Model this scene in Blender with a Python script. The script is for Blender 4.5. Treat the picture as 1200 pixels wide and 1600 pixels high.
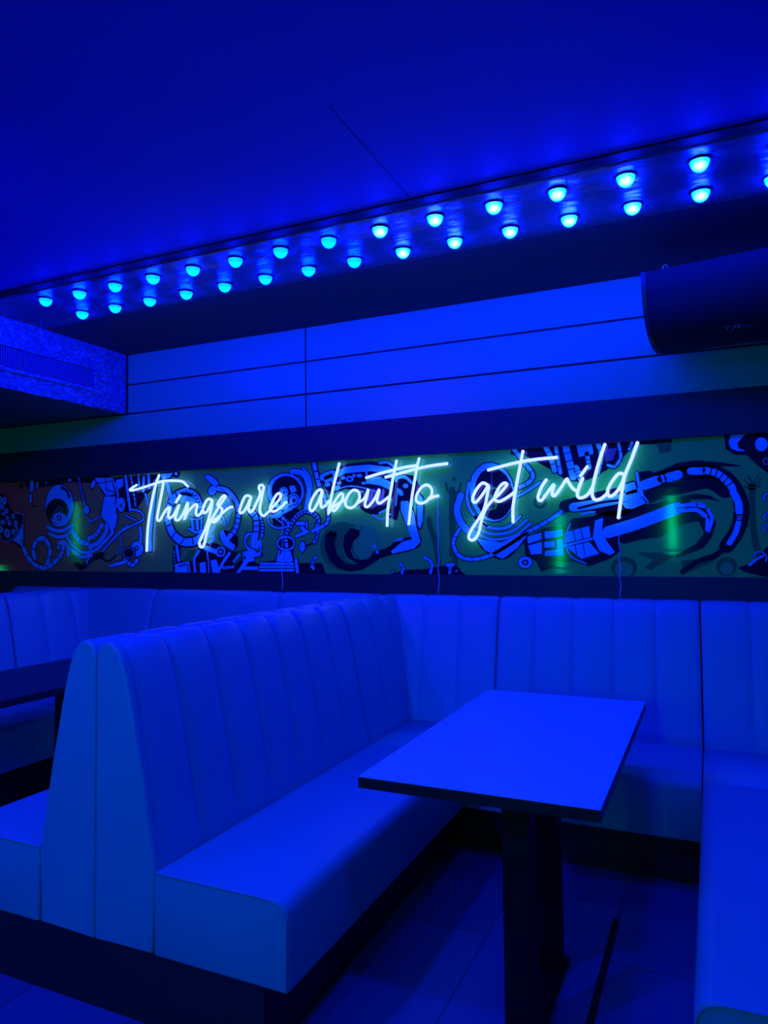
import bpy, bmesh, math, random
from mathutils import Vector, Matrix
from mathutils.geometry import tessellate_polygon

random.seed(7)
for o in list(bpy.data.objects):
    bpy.data.objects.remove(o)
S = bpy.context.scene
COL = S.collection

# ------------------------------------------------------------------ camera
cam_d = bpy.data.cameras.new('camera')
cam = bpy.data.objects.new('camera', cam_d)
COL.objects.link(cam)
S.camera = cam
yaw, pitch, roll = -0.428560635, 0.0440669556, -0.0105432709
fw = Vector((math.sin(yaw) * math.cos(pitch), math.cos(yaw) * math.cos(pitch), math.sin(pitch)))
r0 = Vector((math.cos(yaw), -math.sin(yaw), 0))
u0 = r0.cross(fw)
rt = r0 * math.cos(roll) + u0 * math.sin(roll)
up = -r0 * math.sin(roll) + u0 * math.cos(roll)
m3 = Matrix((rt, up, -fw)).transposed()
cam.matrix_world = Matrix.Translation((0, 0, 1.45)) @ m3.to_4x4()
cam_d.sensor_fit = 'VERTICAL'
cam_d.sensor_height = 32.0
cam_d.lens = 32.0 * 1122.6 / 1600.0
cam_d.clip_start = 0.05

# ------------------------------------------------------------------ world, exposure
w = bpy.data.worlds.new('night')
S.world = w
w.use_nodes = True
w.node_tree.nodes['Background'].inputs[0].default_value = (0.0, 0.01, 0.3, 1)
w.node_tree.nodes['Background'].inputs[1].default_value = 0.004
S.view_settings.view_transform = 'Standard'
S.view_settings.look = 'None'
S.view_settings.exposure = 0.0
S.view_settings.gamma = 1.0
S.view_settings.use_curve_mapping = False
S.cycles.use_light_tree = True
S.cycles.max_bounces = 6
S.cycles.transparent_max_bounces = 16
S.cycles.sample_clamp_indirect = 4.0

# ------------------------------------------------------------------ lamps (unseen ceiling spots added as fill light, green party lamps)
CEIL = 2.872
#           x,    y,    z,     colour,            watts, radius, aim (None = point), cone
FILL_SPOTS = [
    (-0.35, 1.25, CEIL - 0.10, (0.0, 0.020, 1.0), 82, 0.06, (-0.75, 1.95, 0.3), 100),
    (0.9, -0.6, CEIL - 0.10, (0.0, 0.120, 1.0), 26, 0.06, (0.1, 1.8, 0.6), 95),
    (-2.7, 0.8, CEIL - 0.12, (0.060, 0.006, 1.0), 108, 0.06, (-3.9, 3.0, 1.5), 165),
    (-2.1, -0.2, CEIL - 0.10, (0.0, 0.026, 1.0), 225, 0.06, (-1.95, 1.8, 0.55), 88),
]
GREEN_LAMPS = [(-0.43, -1.0, 1.34, 1.95), (-1.73, -1.0, 1.12, 1.75), (-7.75, 1.0, 1.30, 2.02), (-7.9, 2.0, 1.08, 1.22)]
BULB_BLUE_LEFT, BULB_BLUE_RIGHT = 135.0, 175.0

# ------------------------------------------------------------------ materials
def mat(name, color, rough=0.5, metal=0.0, spec=0.5, bump=None, var=None, emis=None, coat=0.0):
    m = bpy.data.materials.new(name)
    m.use_nodes = True
    nt = m.node_tree
    b = nt.nodes['Principled BSDF']
    b.inputs['Base Color'].default_value = (*color, 1)
    b.inputs['Roughness'].default_value = rough
    b.inputs['Metallic'].default_value = metal
    b.inputs['Specular IOR Level'].default_value = spec
    b.inputs['Coat Weight'].default_value = coat
    tc = nt.nodes.new('ShaderNodeTexCoord')
    if bump:
        scale, strength, dist, sc3 = bump
        mp = nt.nodes.new('ShaderNodeMapping')
        mp.inputs['Scale'].default_value = sc3
        nz = nt.nodes.new('ShaderNodeTexNoise')
        nz.inputs['Scale'].default_value = scale
        nz.inputs['Detail'].default_value = 4
        bp = nt.nodes.new('ShaderNodeBump')
        bp.inputs['Strength'].default_value = strength
        bp.inputs['Distance'].default_value = dist
        nt.links.new(tc.outputs['Object'], mp.inputs[0])
        nt.links.new(mp.outputs[0], nz.inputs[0])
        nt.links.new(nz.outputs[0], bp.inputs['Height'])
        nt.links.new(bp.outputs[0], b.inputs['Normal'])
    if var:
        scale, c2 = var
        nz = nt.nodes.new('ShaderNodeTexNoise')
        nz.inputs['Scale'].default_value = scale
        nz.inputs['Detail'].default_value = 5
        rp = nt.nodes.new('ShaderNodeValToRGB')
        rp.color_ramp.elements[0].position = 0.35
        rp.color_ramp.elements[1].position = 0.7
        rp.color_ramp.elements[0].color = (*color, 1)
        rp.color_ramp.elements[1].color = (*c2, 1)
        nt.links.new(tc.outputs['Object'], nz.inputs[0])
        nt.links.new(nz.outputs[0], rp.inputs[0])
        nt.links.new(rp.outputs[0], b.inputs['Base Color'])
    if emis:
        b.inputs['Emission Color'].default_value = (*emis, 1)
        b.inputs['Emission Strength'].default_value = 1.0
    return m

M = {}
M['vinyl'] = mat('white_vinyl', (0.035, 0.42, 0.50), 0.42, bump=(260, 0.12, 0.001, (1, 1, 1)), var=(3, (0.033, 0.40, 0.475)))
M['seam'] = mat('seam_piping', (0.04, 0.35, 0.50), 0.5)
M['plinth'] = mat('black_plinth', (0.02, 0.02, 0.022), 0.5)
M['black'] = mat('black_metal', (0.006, 0.006, 0.010), 0.5, spec=0.25)
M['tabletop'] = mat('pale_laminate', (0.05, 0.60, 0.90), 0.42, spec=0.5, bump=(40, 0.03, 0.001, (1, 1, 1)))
M['darktop'] = mat('dark_laminate', (0.01, 0.02, 0.055), 0.4, spec=0.5)
M['edge'] = mat('black_table_edge', (0.014, 0.014, 0.016), 0.4)
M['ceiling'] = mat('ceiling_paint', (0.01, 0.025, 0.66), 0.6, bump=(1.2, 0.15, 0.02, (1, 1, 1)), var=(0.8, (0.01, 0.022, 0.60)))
M['ceil_dark'] = mat('dark_ceiling_paint', (0.035, 0.035, 0.04), 0.6)
M['wall'] = mat('panel_paint', (0.04, 0.64, 0.31), 0.35)
M['trim_black'] = mat('trim_black', (0.008, 0.008, 0.014), 0.65, spec=0.15)
M['groove'] = mat('groove_black', (0.02, 0.03, 0.06), 0.6)
M['beam'] = mat('dark_band_paint', (0.008, 0.02, 0.045), 0.5, bump=(60, 0.1, 0.001, (1, 1, 1)))
M['dark_wall'] = mat('dark_wall_paint', (0.05, 0.05, 0.055), 0.7)
M['strip'] = mat('lamp_strip_foil', (0.10, 0.10, 0.11), 0.28, metal=0.6, bump=(7, 0.55, 0.02, (1, 2.2, 1)), var=(5, (0.20, 0.20, 0.21)))
M['foil'] = mat('duct_foil', (0.05, 0.22, 0.62), 0.36, metal=0.35, bump=(22, 0.9, 0.012, (1, 0.5, 1.5)), var=(30, (0.09, 0.50, 0.90)))
def crumple(m):
    nt = m.node_tree
    b = nt.nodes['Principled BSDF']
    tc = nt.nodes.new('ShaderNodeTexCoord')
    mp = nt.nodes.new('ShaderNodeMapping')
    mp.inputs['Scale'].default_value = (1, 0.7, 1.6)
    nz = nt.nodes.new('ShaderNodeTexNoise')
    nz.inputs['Scale'].default_value = 14
    nz.inputs['Detail'].default_value = 6
    vo = nt.nodes.new('ShaderNodeTexVoronoi')
    vo.feature = 'DISTANCE_TO_EDGE'
    vo.inputs['Scale'].default_value = 16
    mx = nt.nodes.new('ShaderNodeMixRGB')
    mx.inputs[0].default_value = 0.35
    ad = nt.nodes.new('ShaderNodeMath')
    ad.operation = 'MINIMUM'
    ad.inputs[1].default_value = 0.12
    bp = nt.nodes.new('ShaderNodeBump')
    bp.inputs['Strength'].default_value = 1.0
    bp.inputs['Distance'].default_value = 0.03
    su = nt.nodes.new('ShaderNodeMath')
    su.operation = 'MULTIPLY_ADD'
    su.inputs[1].default_value = 2.5
    nt.links.new(tc.outputs['Object'], mp.inputs[0])
    nt.links.new(mp.outputs[0], nz.inputs[0])
    nt.links.new(mp.outputs[0], mx.inputs[1])
    nt.links.new(nz.outputs['Color'], mx.inputs[2])
    nt.links.new(mx.outputs[0], vo.inputs['Vector'])
    nt.links.new(vo.outputs['Distance'], ad.inputs[0])
    nt.links.new(ad.outputs[0], su.inputs[0])
    nt.links.new(nz.outputs[0], su.inputs[2])
    nt.links.new(su.outputs[0], bp.inputs['Height'])
    nt.links.new(bp.outputs[0], b.inputs['Normal'])
crumple(M['foil'])
M['vent_wire'] = mat('vent_wire', (0.05, 0.15, 0.6), 0.4)
M['duct_under'] = mat('duct_underside', (0.02, 0.08, 0.14), 0.5, bump=(10, 0.4, 0.01, (1, 1, 1)))
M['chrome'] = mat('chrome', (0.7, 0.7, 0.72), 0.2, metal=1.0)
M['cable'] = mat('clear_cable', (0.5, 0.9, 0.95), 0.25)
M['cone'] = mat('speaker_cabinet', (0.015, 0.02, 0.03), 0.35, bump=(300, 0.2, 0.001, (1, 1, 1)))

# dark glossy floor tiles
def floor_mat():
    m = mat('floor_tile', (0.10, 0.10, 0.11), 0.22, spec=0.5)
    nt = m.node_tree
    b = nt.nodes['Principled BSDF']
    tc = nt.nodes.new('ShaderNodeTexCoord')
    mp = nt.nodes.new('ShaderNodeMapping')
    mp.inputs['Rotation'].default_value = (0, 0, math.pi / 2)
    mp.inputs['Location'].default_value = (0.05, 0.80, 0)
    br = nt.nodes.new('ShaderNodeTexBrick')
    br.offset = 0.5
    br.inputs['Color1'].default_value = (0.02, 0.10, 0.36, 1)
    br.inputs['Color2'].default_value = (0.02, 0.09, 0.30, 1)
    br.inputs['Mortar'].default_value = (0.01, 0.03, 0.12, 1)
    br.inputs['Scale'].default_value = 1.0
    br.inputs['Mortar Size'].default_value = 0.003
    br.inputs['Brick Width'].default_value = 1.29
    br.inputs['Row Height'].default_value = 0.43
    nt.links.new(tc.outputs['Object'], mp.inputs[0])
    nt.links.new(mp.outputs[0], br.inputs[0])
    nt.links.new(br.outputs['Color'], b.inputs['Base Color'])
    nz = nt.nodes.new('ShaderNodeTexNoise')
    nz.inputs['Scale'].default_value = 9
    mr = nt.nodes.new('ShaderNodeMapRange')
    mr.inputs[3].default_value = 0.22
    mr.inputs[4].default_value = 0.42
    nt.links.new(tc.outputs['Object'], nz.inputs[0])
    nt.links.new(nz.outputs[0], mr.inputs[0])
    nt.links.new(mr.outputs[0], b.inputs['Roughness'])
    return m
M['floor'] = floor_mat()

# mural inks, printed on a glossy sheet whose slight ripples smear reflections up and down
def ink(name, c):
    return mat(name, c, 0.075, spec=0.5, bump=(4, 0.06, 0.01, (0.25, 1, 6)))
def mural_ground():
    m = ink('mural_ground', (0.3, 0.5, 0.1))
    nt = m.node_tree
    b = nt.nodes['Principled BSDF']
    tc = nt.nodes.new('ShaderNodeTexCoord')
    sp = nt.nodes.new('ShaderNodeSeparateXYZ')
    mr = nt.nodes.new('ShaderNodeMapRange')
    mr.inputs[1].default_value = -5.6
    mr.inputs[2].default_value = 0.2
    nz = nt.nodes.new('ShaderNodeTexNoise')
    nz.inputs['Scale'].default_value = 2.2
    ad = nt.nodes.new('ShaderNodeMath')
    ad.operation = 'MULTIPLY_ADD'
    ad.inputs[1].default_value = 0.25
    rp = nt.nodes.new('ShaderNodeValToRGB')
    e = rp.color_ramp.elements
    e[0].position, e[0].color = 0.22, (0.95, 0.16, 0.06, 1)
    e[1].position, e[1].color = 0.95, (0.06, 0.95, 0.085, 1)
    x = rp.color_ramp.elements.new(0.48)
    x.color = (0.15, 0.72, 0.10, 1)
    nt.links.new(tc.outputs['Object'], sp.inputs[0])
    nt.links.new(sp.outputs[0], mr.inputs[0])
    nt.links.new(tc.outputs['Object'], nz.inputs[0])
    nt.links.new(nz.outputs[0], ad.inputs[0])
    nt.links.new(mr.outputs[0], ad.inputs[2])
    nt.links.new(ad.outputs[0], rp.inputs[0])
    nt.links.new(rp.outputs[0], b.inputs['Base Color'])
    return m
INK = {
    'G0': mural_ground(),
    'K': ink('mural_outline', (0.012, 0.012, 0.030)),
    'k': ink('mural_outline_soft', (0.012, 0.012, 0.030)),
    'B': ink('mural_pale_blue', (0.10, 0.95, 0.95)),
    'L': ink('mural_line_pale', (0.3, 0.7, 0.7)),
    'G': ink('mural_green_shade', (0.03, 0.45, 0.06)),
    'T': ink('mural_teal', (0.05, 0.75, 0.12)),
    'S': ink('mural_dark_teal', (0.02, 0.36, 0.05)),
    'D': ink('mural_deep_blue', (0.10, 0.10, 0.22)),
}

def glow(name, rgb, add=False):
    m = bpy.data.materials.new(name)
    m.use_nodes = True
    nt = m.node_tree
    nt.nodes.remove(nt.nodes['Principled BSDF'])
    em = nt.nodes.new('ShaderNodeEmission')
    em.inputs[0].default_value = (*rgb, 1)
    out = nt.nodes['Material Output']
    if add:
        tr = nt.nodes.new('ShaderNodeBsdfTransparent')
        ad = nt.nodes.new('ShaderNodeAddShader')
        nt.links.new(tr.outputs[0], ad.inputs[0])
        nt.links.new(em.outputs[0], ad.inputs[1])
        nt.links.new(ad.outputs[0], out.inputs[0])
    else:
        nt.links.new(em.outputs[0], out.inputs[0])
    return m
M['neon'] = glow('neon_glow', (0.66, 0.92, 5.8))
M['bulb_l'] = glow('bulb_glow_dim', (0.0, 0.52, BULB_BLUE_LEFT), True)
M['core_l'] = glow('bulb_core_dim', (0.0, 0.035, 1.0), True)
M['bulb_r'] = glow('bulb_glow_bright', (0.0, 1.1, BULB_BLUE_RIGHT), True)
M['core_r'] = glow('bulb_core_bright', (0.12, 0.12, 1.0), True)
M['green'] = glow('green_glow', (0.0, 26.0, 7.0))
M['green_dim'] = glow('green_glow_dim', (0.0, 7.0, 2.0))
M['fill_face'] = glow('fill_glow', (0.0, 0.5, 6.0))  # lens glow of the added fill spots

# speaker grille: hexagonal perforations
def grille_mat():
    m = mat('speaker_grille', (0.05, 0.05, 0.055), 0.55, spec=0.15)
    nt = m.node_tree
    b = nt.nodes['Principled BSDF']
    tc = nt.nodes.new('ShaderNodeTexCoord')
    uv = nt.nodes.new('ShaderNodeMapping')
    uv.inputs['Scale'].default_value = (110, 110, 110)
    vo = nt.nodes.new('ShaderNodeTexVoronoi')
    vo.feature = 'DISTANCE_TO_EDGE'
    vo.voronoi_dimensions = '2D'
    vo.inputs['Scale'].default_value = 1.0
    vo.inputs['Randomness'].default_value = 0.0
    rp = nt.nodes.new('ShaderNodeValToRGB')
    rp.color_ramp.elements[0].position = 0.12
    rp.color_ramp.elements[0].color = (0.016, 0.028, 0.045, 1)
    rp.color_ramp.elements[1].position = 0.2
    rp.color_ramp.elements[1].color = (0.006, 0.006, 0.008, 1)
    # shear the square cells into a staggered honeycomb
    sx = nt.nodes.new('ShaderNodeSeparateXYZ')
    cb = nt.nodes.new('ShaderNodeCombineXYZ')
    ma = nt.nodes.new('ShaderNodeMath'); ma.operation = 'MULTIPLY_ADD'; ma.inputs[1].default_value = 0.5
    nt.links.new(tc.outputs['UV'], uv.inputs[0])
    nt.links.new(uv.outputs[0], sx.inputs[0])
    nt.links.new(sx.outputs[1], ma.inputs[0])
    nt.links.new(sx.outputs[0], ma.inputs[2])
    nt.links.new(ma.outputs[0], cb.inputs[0])
    nt.links.new(sx.outputs[1], cb.inputs[1])
    nt.links.new(cb.outputs[0], vo.inputs['Vector'])
    nt.links.new(vo.outputs['Distance'], rp.inputs[0])
    nt.links.new(rp.outputs[0], b.inputs['Base Color'])
    return m
M['grille'] = grille_mat()

# ------------------------------------------------------------------ helpers
def link(name, bm, m, parent=None, smooth=True, loc=(0, 0, 0), recalc=True):
    if recalc:
        bmesh.ops.recalc_face_normals(bm, faces=bm.faces[:])
    me = bpy.data.meshes.new(name)
    bm.to_mesh(me)
    bm.free()
    o = bpy.data.objects.new(name, me)
    COL.objects.link(o)
    ms = m if isinstance(m, (list, tuple)) else [m]
    for x in ms:
        me.materials.append(x)
    for p in me.polygons:
        p.use_smooth = smooth
    o.location = loc
    if parent:
        o.parent = parent
    return o

def thing(name, label, cat, loc=(0, 0, 0), rotz=0.0, group=None):
    o = bpy.data.objects.new(name, None)
    COL.objects.link(o)
    o.empty_display_size = 0.1
    o.location = loc
    o.rotation_euler = (0, 0, rotz)
    o['label'] = label
    o['category'] = cat
    if group:
        o['group'] = group
    return o

def tag(o, label, cat, group=None):
    o['label'] = label
    o['category'] = cat
    if group:
        o['group'] = group
    return o

def struct(o, label=None):
    o['kind'] = 'structure'
    if label:
        o['label'] = label
    return o

def box(bm, x0, x1, y0, y1, z0, z1, bev=0.0, seg=2, mi=0):
    vs = [bm.verts.new((x, y, z)) for x in (x0, x1) for y in (y0, y1) for z in (z0, z1)]
    q = [(0, 1, 3, 2), (4, 6, 7, 5), (0, 4, 5, 1), (2, 3, 7, 6), (0, 2, 6, 4), (1, 5, 7, 3)]
    fs = [bm.faces.new([vs[i] for i in f]) for f in q]
    for f in fs:
        f.material_index = mi
    if bev > 0:
        es = list({e for f in fs for e in f.edges})
        bmesh.ops.bevel(bm, geom=es, offset=bev, segments=seg, profile=0.5, affect='EDGES')
    return fs

def catmull(pts, sub=6):
    if len(pts) < 3:
        return [Vector(p) for p in pts]
    P = [Vector(p) for p in pts]
    P = [P[0] * 2 - P[1]] + P + [P[-1] * 2 - P[-2]]
    out = []
    for i in range(1, len(P) - 2):
        a, b, c, d = P[i - 1:i + 3]
        for k in range(sub):
            t = k / sub
            out.append(0.5 * ((2 * b) + (c - a) * t + (2 * a - 5 * b + 4 * c - d) * t * t + (3 * b - a - 3 * c + d) * t ** 3))
    out.append(P[-2])
    return out

def tube(bm, pts, r, n=8, caps=True):
    pts = [Vector(p) for p in pts]
    q = [pts[0]]
    for p in pts[1:]:
        if (p - q[-1]).length > r * 0.25:
            q.append(p)
    pts = q
    if len(pts) < 2:
        return
    rings = []
    t0 = (pts[1] - pts[0]).normalized()
    ref = Vector((0, 1, 0)) if abs(t0.y) < 0.8 else Vector((1, 0, 0))
    nrm = (ref - t0 * ref.dot(t0)).normalized()
    for i, p in enumerate(pts):
        t = (pts[min(i + 1, len(pts) - 1)] - pts[max(i - 1, 0)])
        if t.length < 1e-9:
            t = t0.copy()
        t.normalize()
        nrm = nrm - t * nrm.dot(t)
        if nrm.length < 1e-6:
            nrm = t.orthogonal()
        nrm.normalize()
        b = t.cross(nrm)
        rings.append([bm.verts.new(p + r * (math.cos(a) * nrm + math.sin(a) * b)) for a in [2 * math.pi * k / n for k in range(n)]])
    for a, b in zip(rings, rings[1:]):
        for k in range(n):
            bm.faces.new((a[k], a[(k + 1) % n], b[(k + 1) % n], b[k]))
    if caps:
        for rg, p, s in ((rings[0], pts[0], -1), (rings[-1], pts[-1], 1)):
            t = (pts[1] - pts[0]).normalized() if s < 0 else (pts[-1] - pts[-2]).normalized()
            c = bm.verts.new(p + t * r * 0.6 * s)
            for k in range(n):
                bm.faces.new((rg[k], rg[(k + 1) % n], c))

def lathe(bm, prof, n=24, cx=0, cy=0, axis_z=0):
    rings = []
    for r, z in prof:
        if r < 1e-6:
            rings.append([bm.verts.new((cx, cy, z + axis_z))])
        else:
            rings.append([bm.verts.new((cx + r * math.cos(2 * math.pi * k / n), cy + r * math.sin(2 * math.pi * k / n), z + axis_z)) for k in range(n)])
    for a, b in zip(rings, rings[1:]):
        for k in range(n):
            if len(a) == 1 and len(b) == 1:
                continue
            if len(a) == 1:
                bm.faces.new((a[0], b[k], b[(k + 1) % n]))
            elif len(b) == 1:
                bm.faces.new((a[k], a[(k + 1) % n], b[0]))
            else:
                bm.faces.new((a[k], a[(k + 1) % n], b[(k + 1) % n], b[k]))

# ------------------------------------------------------------------ the room shell
XL, XR, YB, YW = -8.3, 3.2, -3.2, 4.03
bm = bmesh.new(); box(bm, XL, XR, YB, YW + 0.1, -0.1, 0)
struct(link('floor', bm, M['floor'], smooth=False), 'dark glossy tiled floor')
bm = bmesh.new(); box(bm, XL - 0.1, XL, YB, YW + 0.1, 0, CEIL)
struct(link('wall_left', bm, M['dark_wall'], smooth=False))
bm = bmesh.new(); box(bm, XR, XR + 0.1, YB, YW + 0.1, 0, CEIL)
struct(link('wall_right', bm, M['dark_wall'], smooth=False))
bm = bmesh.new(); box(bm, XL, XR, YB - 0.1, YB, 0, CEIL)
struct(link('wall_front', bm, M['dark_wall'], smooth=False))
# back wall: dark backing and panel boards with thin open joints
bm = bmesh.new()
box(bm, XL, XR, YW + 0.012, YW + 0.1, 0, CEIL, mi=1)
g = 0.0055
rows = [(2.18, 2.4315), (2.4315, 2.6475), (2.6475, CEIL)]
cols = [XL, -5.80, -2.396, 1.01, XR]
for z0, z1 in rows:
    for x0, x1 in zip(cols, cols[1:]):
        box(bm, x0 + g, x1 - g, YW, YW + 0.012, z0 + g, z1 - (0 if z1 == CEIL else g), bev=0.002, seg=1)
struct(link('wall_back', bm, [M['wall'], M['groove']], smooth=False), 'pale panelled wall with thin dark joints')
# ceiling: pale boards up to the black trim, then the dark strip along the wall
SY0, SY1 = 2.755, 3.292
bm = bmesh.new()
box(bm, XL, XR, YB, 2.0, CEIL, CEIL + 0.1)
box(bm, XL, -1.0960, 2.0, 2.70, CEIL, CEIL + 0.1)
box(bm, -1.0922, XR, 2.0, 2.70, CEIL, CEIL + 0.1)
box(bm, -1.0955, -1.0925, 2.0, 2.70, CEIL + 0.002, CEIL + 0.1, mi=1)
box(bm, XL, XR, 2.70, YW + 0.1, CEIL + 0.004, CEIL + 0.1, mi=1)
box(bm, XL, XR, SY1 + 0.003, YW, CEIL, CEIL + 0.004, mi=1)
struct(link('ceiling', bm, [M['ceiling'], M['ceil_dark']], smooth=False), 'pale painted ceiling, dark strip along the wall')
# black metal trim between ceiling boards and lamp strip
bm = bmesh.new()
box(bm, -3.93, XR, 2.694, 2.742, CEIL - 0.005, CEIL + 0.004, bev=0.003)
box(bm, -3.93, XR, 2.744, 2.757, CEIL - 0.004, CEIL + 0.004, bev=0.002)
struct(link('trim_1', bm, M['trim_black'], smooth=False), 'black metal trim edging the ceiling')
# dark bands above and below the mural
bm = bmesh.new(); box(bm, XL, XR, 3.998, YW + 0.012, 1.98, 2.214, bev=0.003)
struct(link('trim_2', bm, M['beam'], smooth=False), 'dark band above the mural')
bm = bmesh.new(); box(bm, XL, XR, 3.998, YW + 0.012, 0.21, 1.263, bev=0.003)
struct(link('trim_3', bm, M['beam'], smooth=False), 'dark band below the mural')
bm = bmesh.new(); box(bm, -0.388, -0.366, 1.2, 2.93, 0.0, 0.006, bev=0.002)
struct(link('trim_4', bm, M['black'], smooth=False), 'black strip set along the floor tiles')

# ------------------------------------------------------------------ lamp strip in the ceiling
bm = bmesh.new()
nx, ny = 150, 14
x0, x1 = -3.93, XR
V = [[bm.verts.new((x0 + (x1 - x0) * i / nx, SY0 + (SY1 - SY0) * j / ny,
      CEIL - 0.001 + 0.0035 * math.sin(i * 0.9 + 2.1 * math.sin(j * 0.7)) * math.sin(j * math.pi / ny) * math.sin(i * 0.23))) for j in range(ny + 1)] for i in range(nx + 1)]
for i in range(nx):
    for j in range(ny):
        bm.faces.new((V[i][j], V[i + 1][j], V[i + 1][j + 1], V[i][j + 1]))
for row in ((V[i][0] for i in range(nx + 1)), (V[i][ny] for i in range(nx + 1))):
    row = list(row)
    top = [bm.verts.new((v.co.x, v.co.y, CEIL + 0.004)) for v in row]
    for a, b, c, d in zip(row, row[1:], top[1:], top):
        bm.faces.new((a, b, c, d))
tag(link('lamp_strip_panel', bm, M['strip']), 'long crinkled dark foil panel in the ceiling holding two rows of blue bulbs', 'light panel')

def make_bulb(bright):
    t = thing('ceiling_bulb', '', 'light bulb')
    bm = bmesh.new()
    lathe(bm, [(0.0350, 0.0), (0.0420, 0.0), (0.0425, -0.005), (0.0395, -0.008), (0.0350, -0.005), (0.0350, 0.0)], 28)
    link('rim', bm, M['black'], t)
    bm = bmesh.new()
    R = 0.0345
    lathe(bm, [(R * math.cos(a), -0.004 - 0.039 * math.sin(a)) for a in [math.pi / 2 * k / 10 for k in range(11)]], 28)
    link('dome', bm, M['bulb_r' if bright else 'bulb_l'], t)
    bm = bmesh.new()
    for rr in (0.027, 0.0215, 0.016, 0.0105):
        lathe(bm, [(rr * math.sin(a), -0.020 + rr * 0.62 * math.cos(a)) for a in [math.pi * k / 10 for k in range(11)]], 20)
    link('glowing_core', bm, M['core_r' if bright else 'core_l'], t)
    return t

def copy_tree(o, parent=None):
    kids = [c for c in bpy.data.objects if c.parent == o]
    c = o.copy()
    COL.objects.link(c)
    if parent:
        c.parent = parent
    for k in kids:
        copy_tree(k, c)
    return c

ORD = ['first', 'second', 'third', 'fourth', 'fifth', 'sixth', 'seventh', 'eighth', 'ninth', 'tenth', 'eleventh', 'twelfth', 'thirteenth', 'fourteenth', 'fifteenth', 'sixteenth']
protos = {}
for ri, (y, rowname) in enumerate(((2.889, 'row along the black trim'), (3.152, 'row nearer the panelled wall'))):
    for k in range(15):
        bright = k >= 8
        x = -3.435 + 0.2638 * k
        if k == 14 and ri == 0:
            x = x
        if bright not in protos:
            t = protos[bright] = make_bulb(bright)
        else:
            t = copy_tree(protos[bright])
        t.location = (x, y, CEIL - 0.001)
        t['label'] = '%s domed ceiling bulb, %s from the left in the %s' % ('bright white-blue' if bright else 'cyan-blue', ORD[k], rowname)
        t['category'] = 'light bulb'
        t['group'] = 'domed blue bulbs in the ceiling strip'

# ------------------------------------------------------------------ added fill spots and green party lamps, all out of view
def fill_fixture(i, x, y, z, col, watts, rad, aim, cone):  # invented fixture around an unseen spot that brightens benches and table
    where = ['nearest the near end of the big table', 'behind the viewer on the right', 'over the left aisle', 'behind the viewer on the left'][i]
    t = thing('fill_spotlight', 'added fill spotlight in a round black housing with a blue lens, %s' % where, 'spotlight', (x, y, CEIL))
    bm = bmesh.new()
    lathe(bm, [(0.0, 0.0), (0.07, 0.0), (0.075, -0.02), (0.075, -0.07), (0.066, -0.074), (0.062, -0.05), (0, -0.05)], 24)
    link('housing', bm, M['black'], t)
    bm = bmesh.new()
    lathe(bm, [(0.0, -0.053), (0.06, -0.053), (0.06, -0.057), (0.0, -0.062)], 24)
    link('lens', bm, M['fill_face'], t)
    ld = bpy.data.lights.new('fill_lamp', 'SPOT')
    ld.color = col
    ld.energy = watts
    ld.shadow_soft_size = rad
    ld.spot_size = math.radians(cone)
    ld.spot_blend = 0.9
    lo = bpy.data.objects.new('fill_lamp', ld)
    COL.objects.link(lo)
    lo.parent = t
    lo.location = (0, 0, z - CEIL)
    d = Vector(aim) - Vector((x, y, z))
    lo.rotation_euler = d.to_track_quat('-Z', 'Y').to_euler()
for i, a in enumerate(FILL_SPOTS):
    fill_fixture(i, *a)
gl = ['on a thin pole behind the viewer on the right', 'on a thin pole behind the viewer on the left', 'high on the left wall', 'low on the left wall by the corner']
for i, (x, y, z, zt) in enumerate(GREEN_LAMPS):
    t = thing('party_lamp', 'upright green light tube %s' % gl[i], 'lamp', (x, y, 0))
    bm = bmesh.new()
    lathe(bm, [(0, z), (0.022, z), (0.026, z + 0.01), (0.026, zt - 0.01), (0.020, zt), (0, zt)], 16)
    link('light_tube', bm, M['green' if i < 2 else 'green_dim'], t)
    bm = bmesh.new()
    if i < 2:
        lathe(bm, [(0, 0), (0.14, 0), (0.14, 0.015), (0.012, 0.03), (0.012, z - 0.002), (0, z - 0.002)], 16)
    else:
        box(bm, XL - x, -0.028, -0.015, 0.015, (z + zt) / 2 - 0.015, (z + zt) / 2 + 0.015)
        box(bm, XL - x, XL - x + 0.02, -0.05, 0.05, (z + zt) / 2 - 0.06, (z + zt) / 2 + 0.06)
    link('stand' if i < 2 else 'bracket', bm, M['black'], t)

# ------------------------------------------------------------------ upholstered booths
PROF = [(0.236, 0.21), (0.243, 0.34), (0.245, 0.46), (0.222, 0.58), (0.200, 0.707), (0.170, 0.85), (0.142, 0.98),
        (0.120, 1.06), (0.104, 1.10), (0.084, 1.13), (0.056, 1.147), (0.028, 1.143), (0.010, 1.125), (0.0, 1.095)]
PROFS = [tuple(p) for p in catmull(PROF, 3)]

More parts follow.
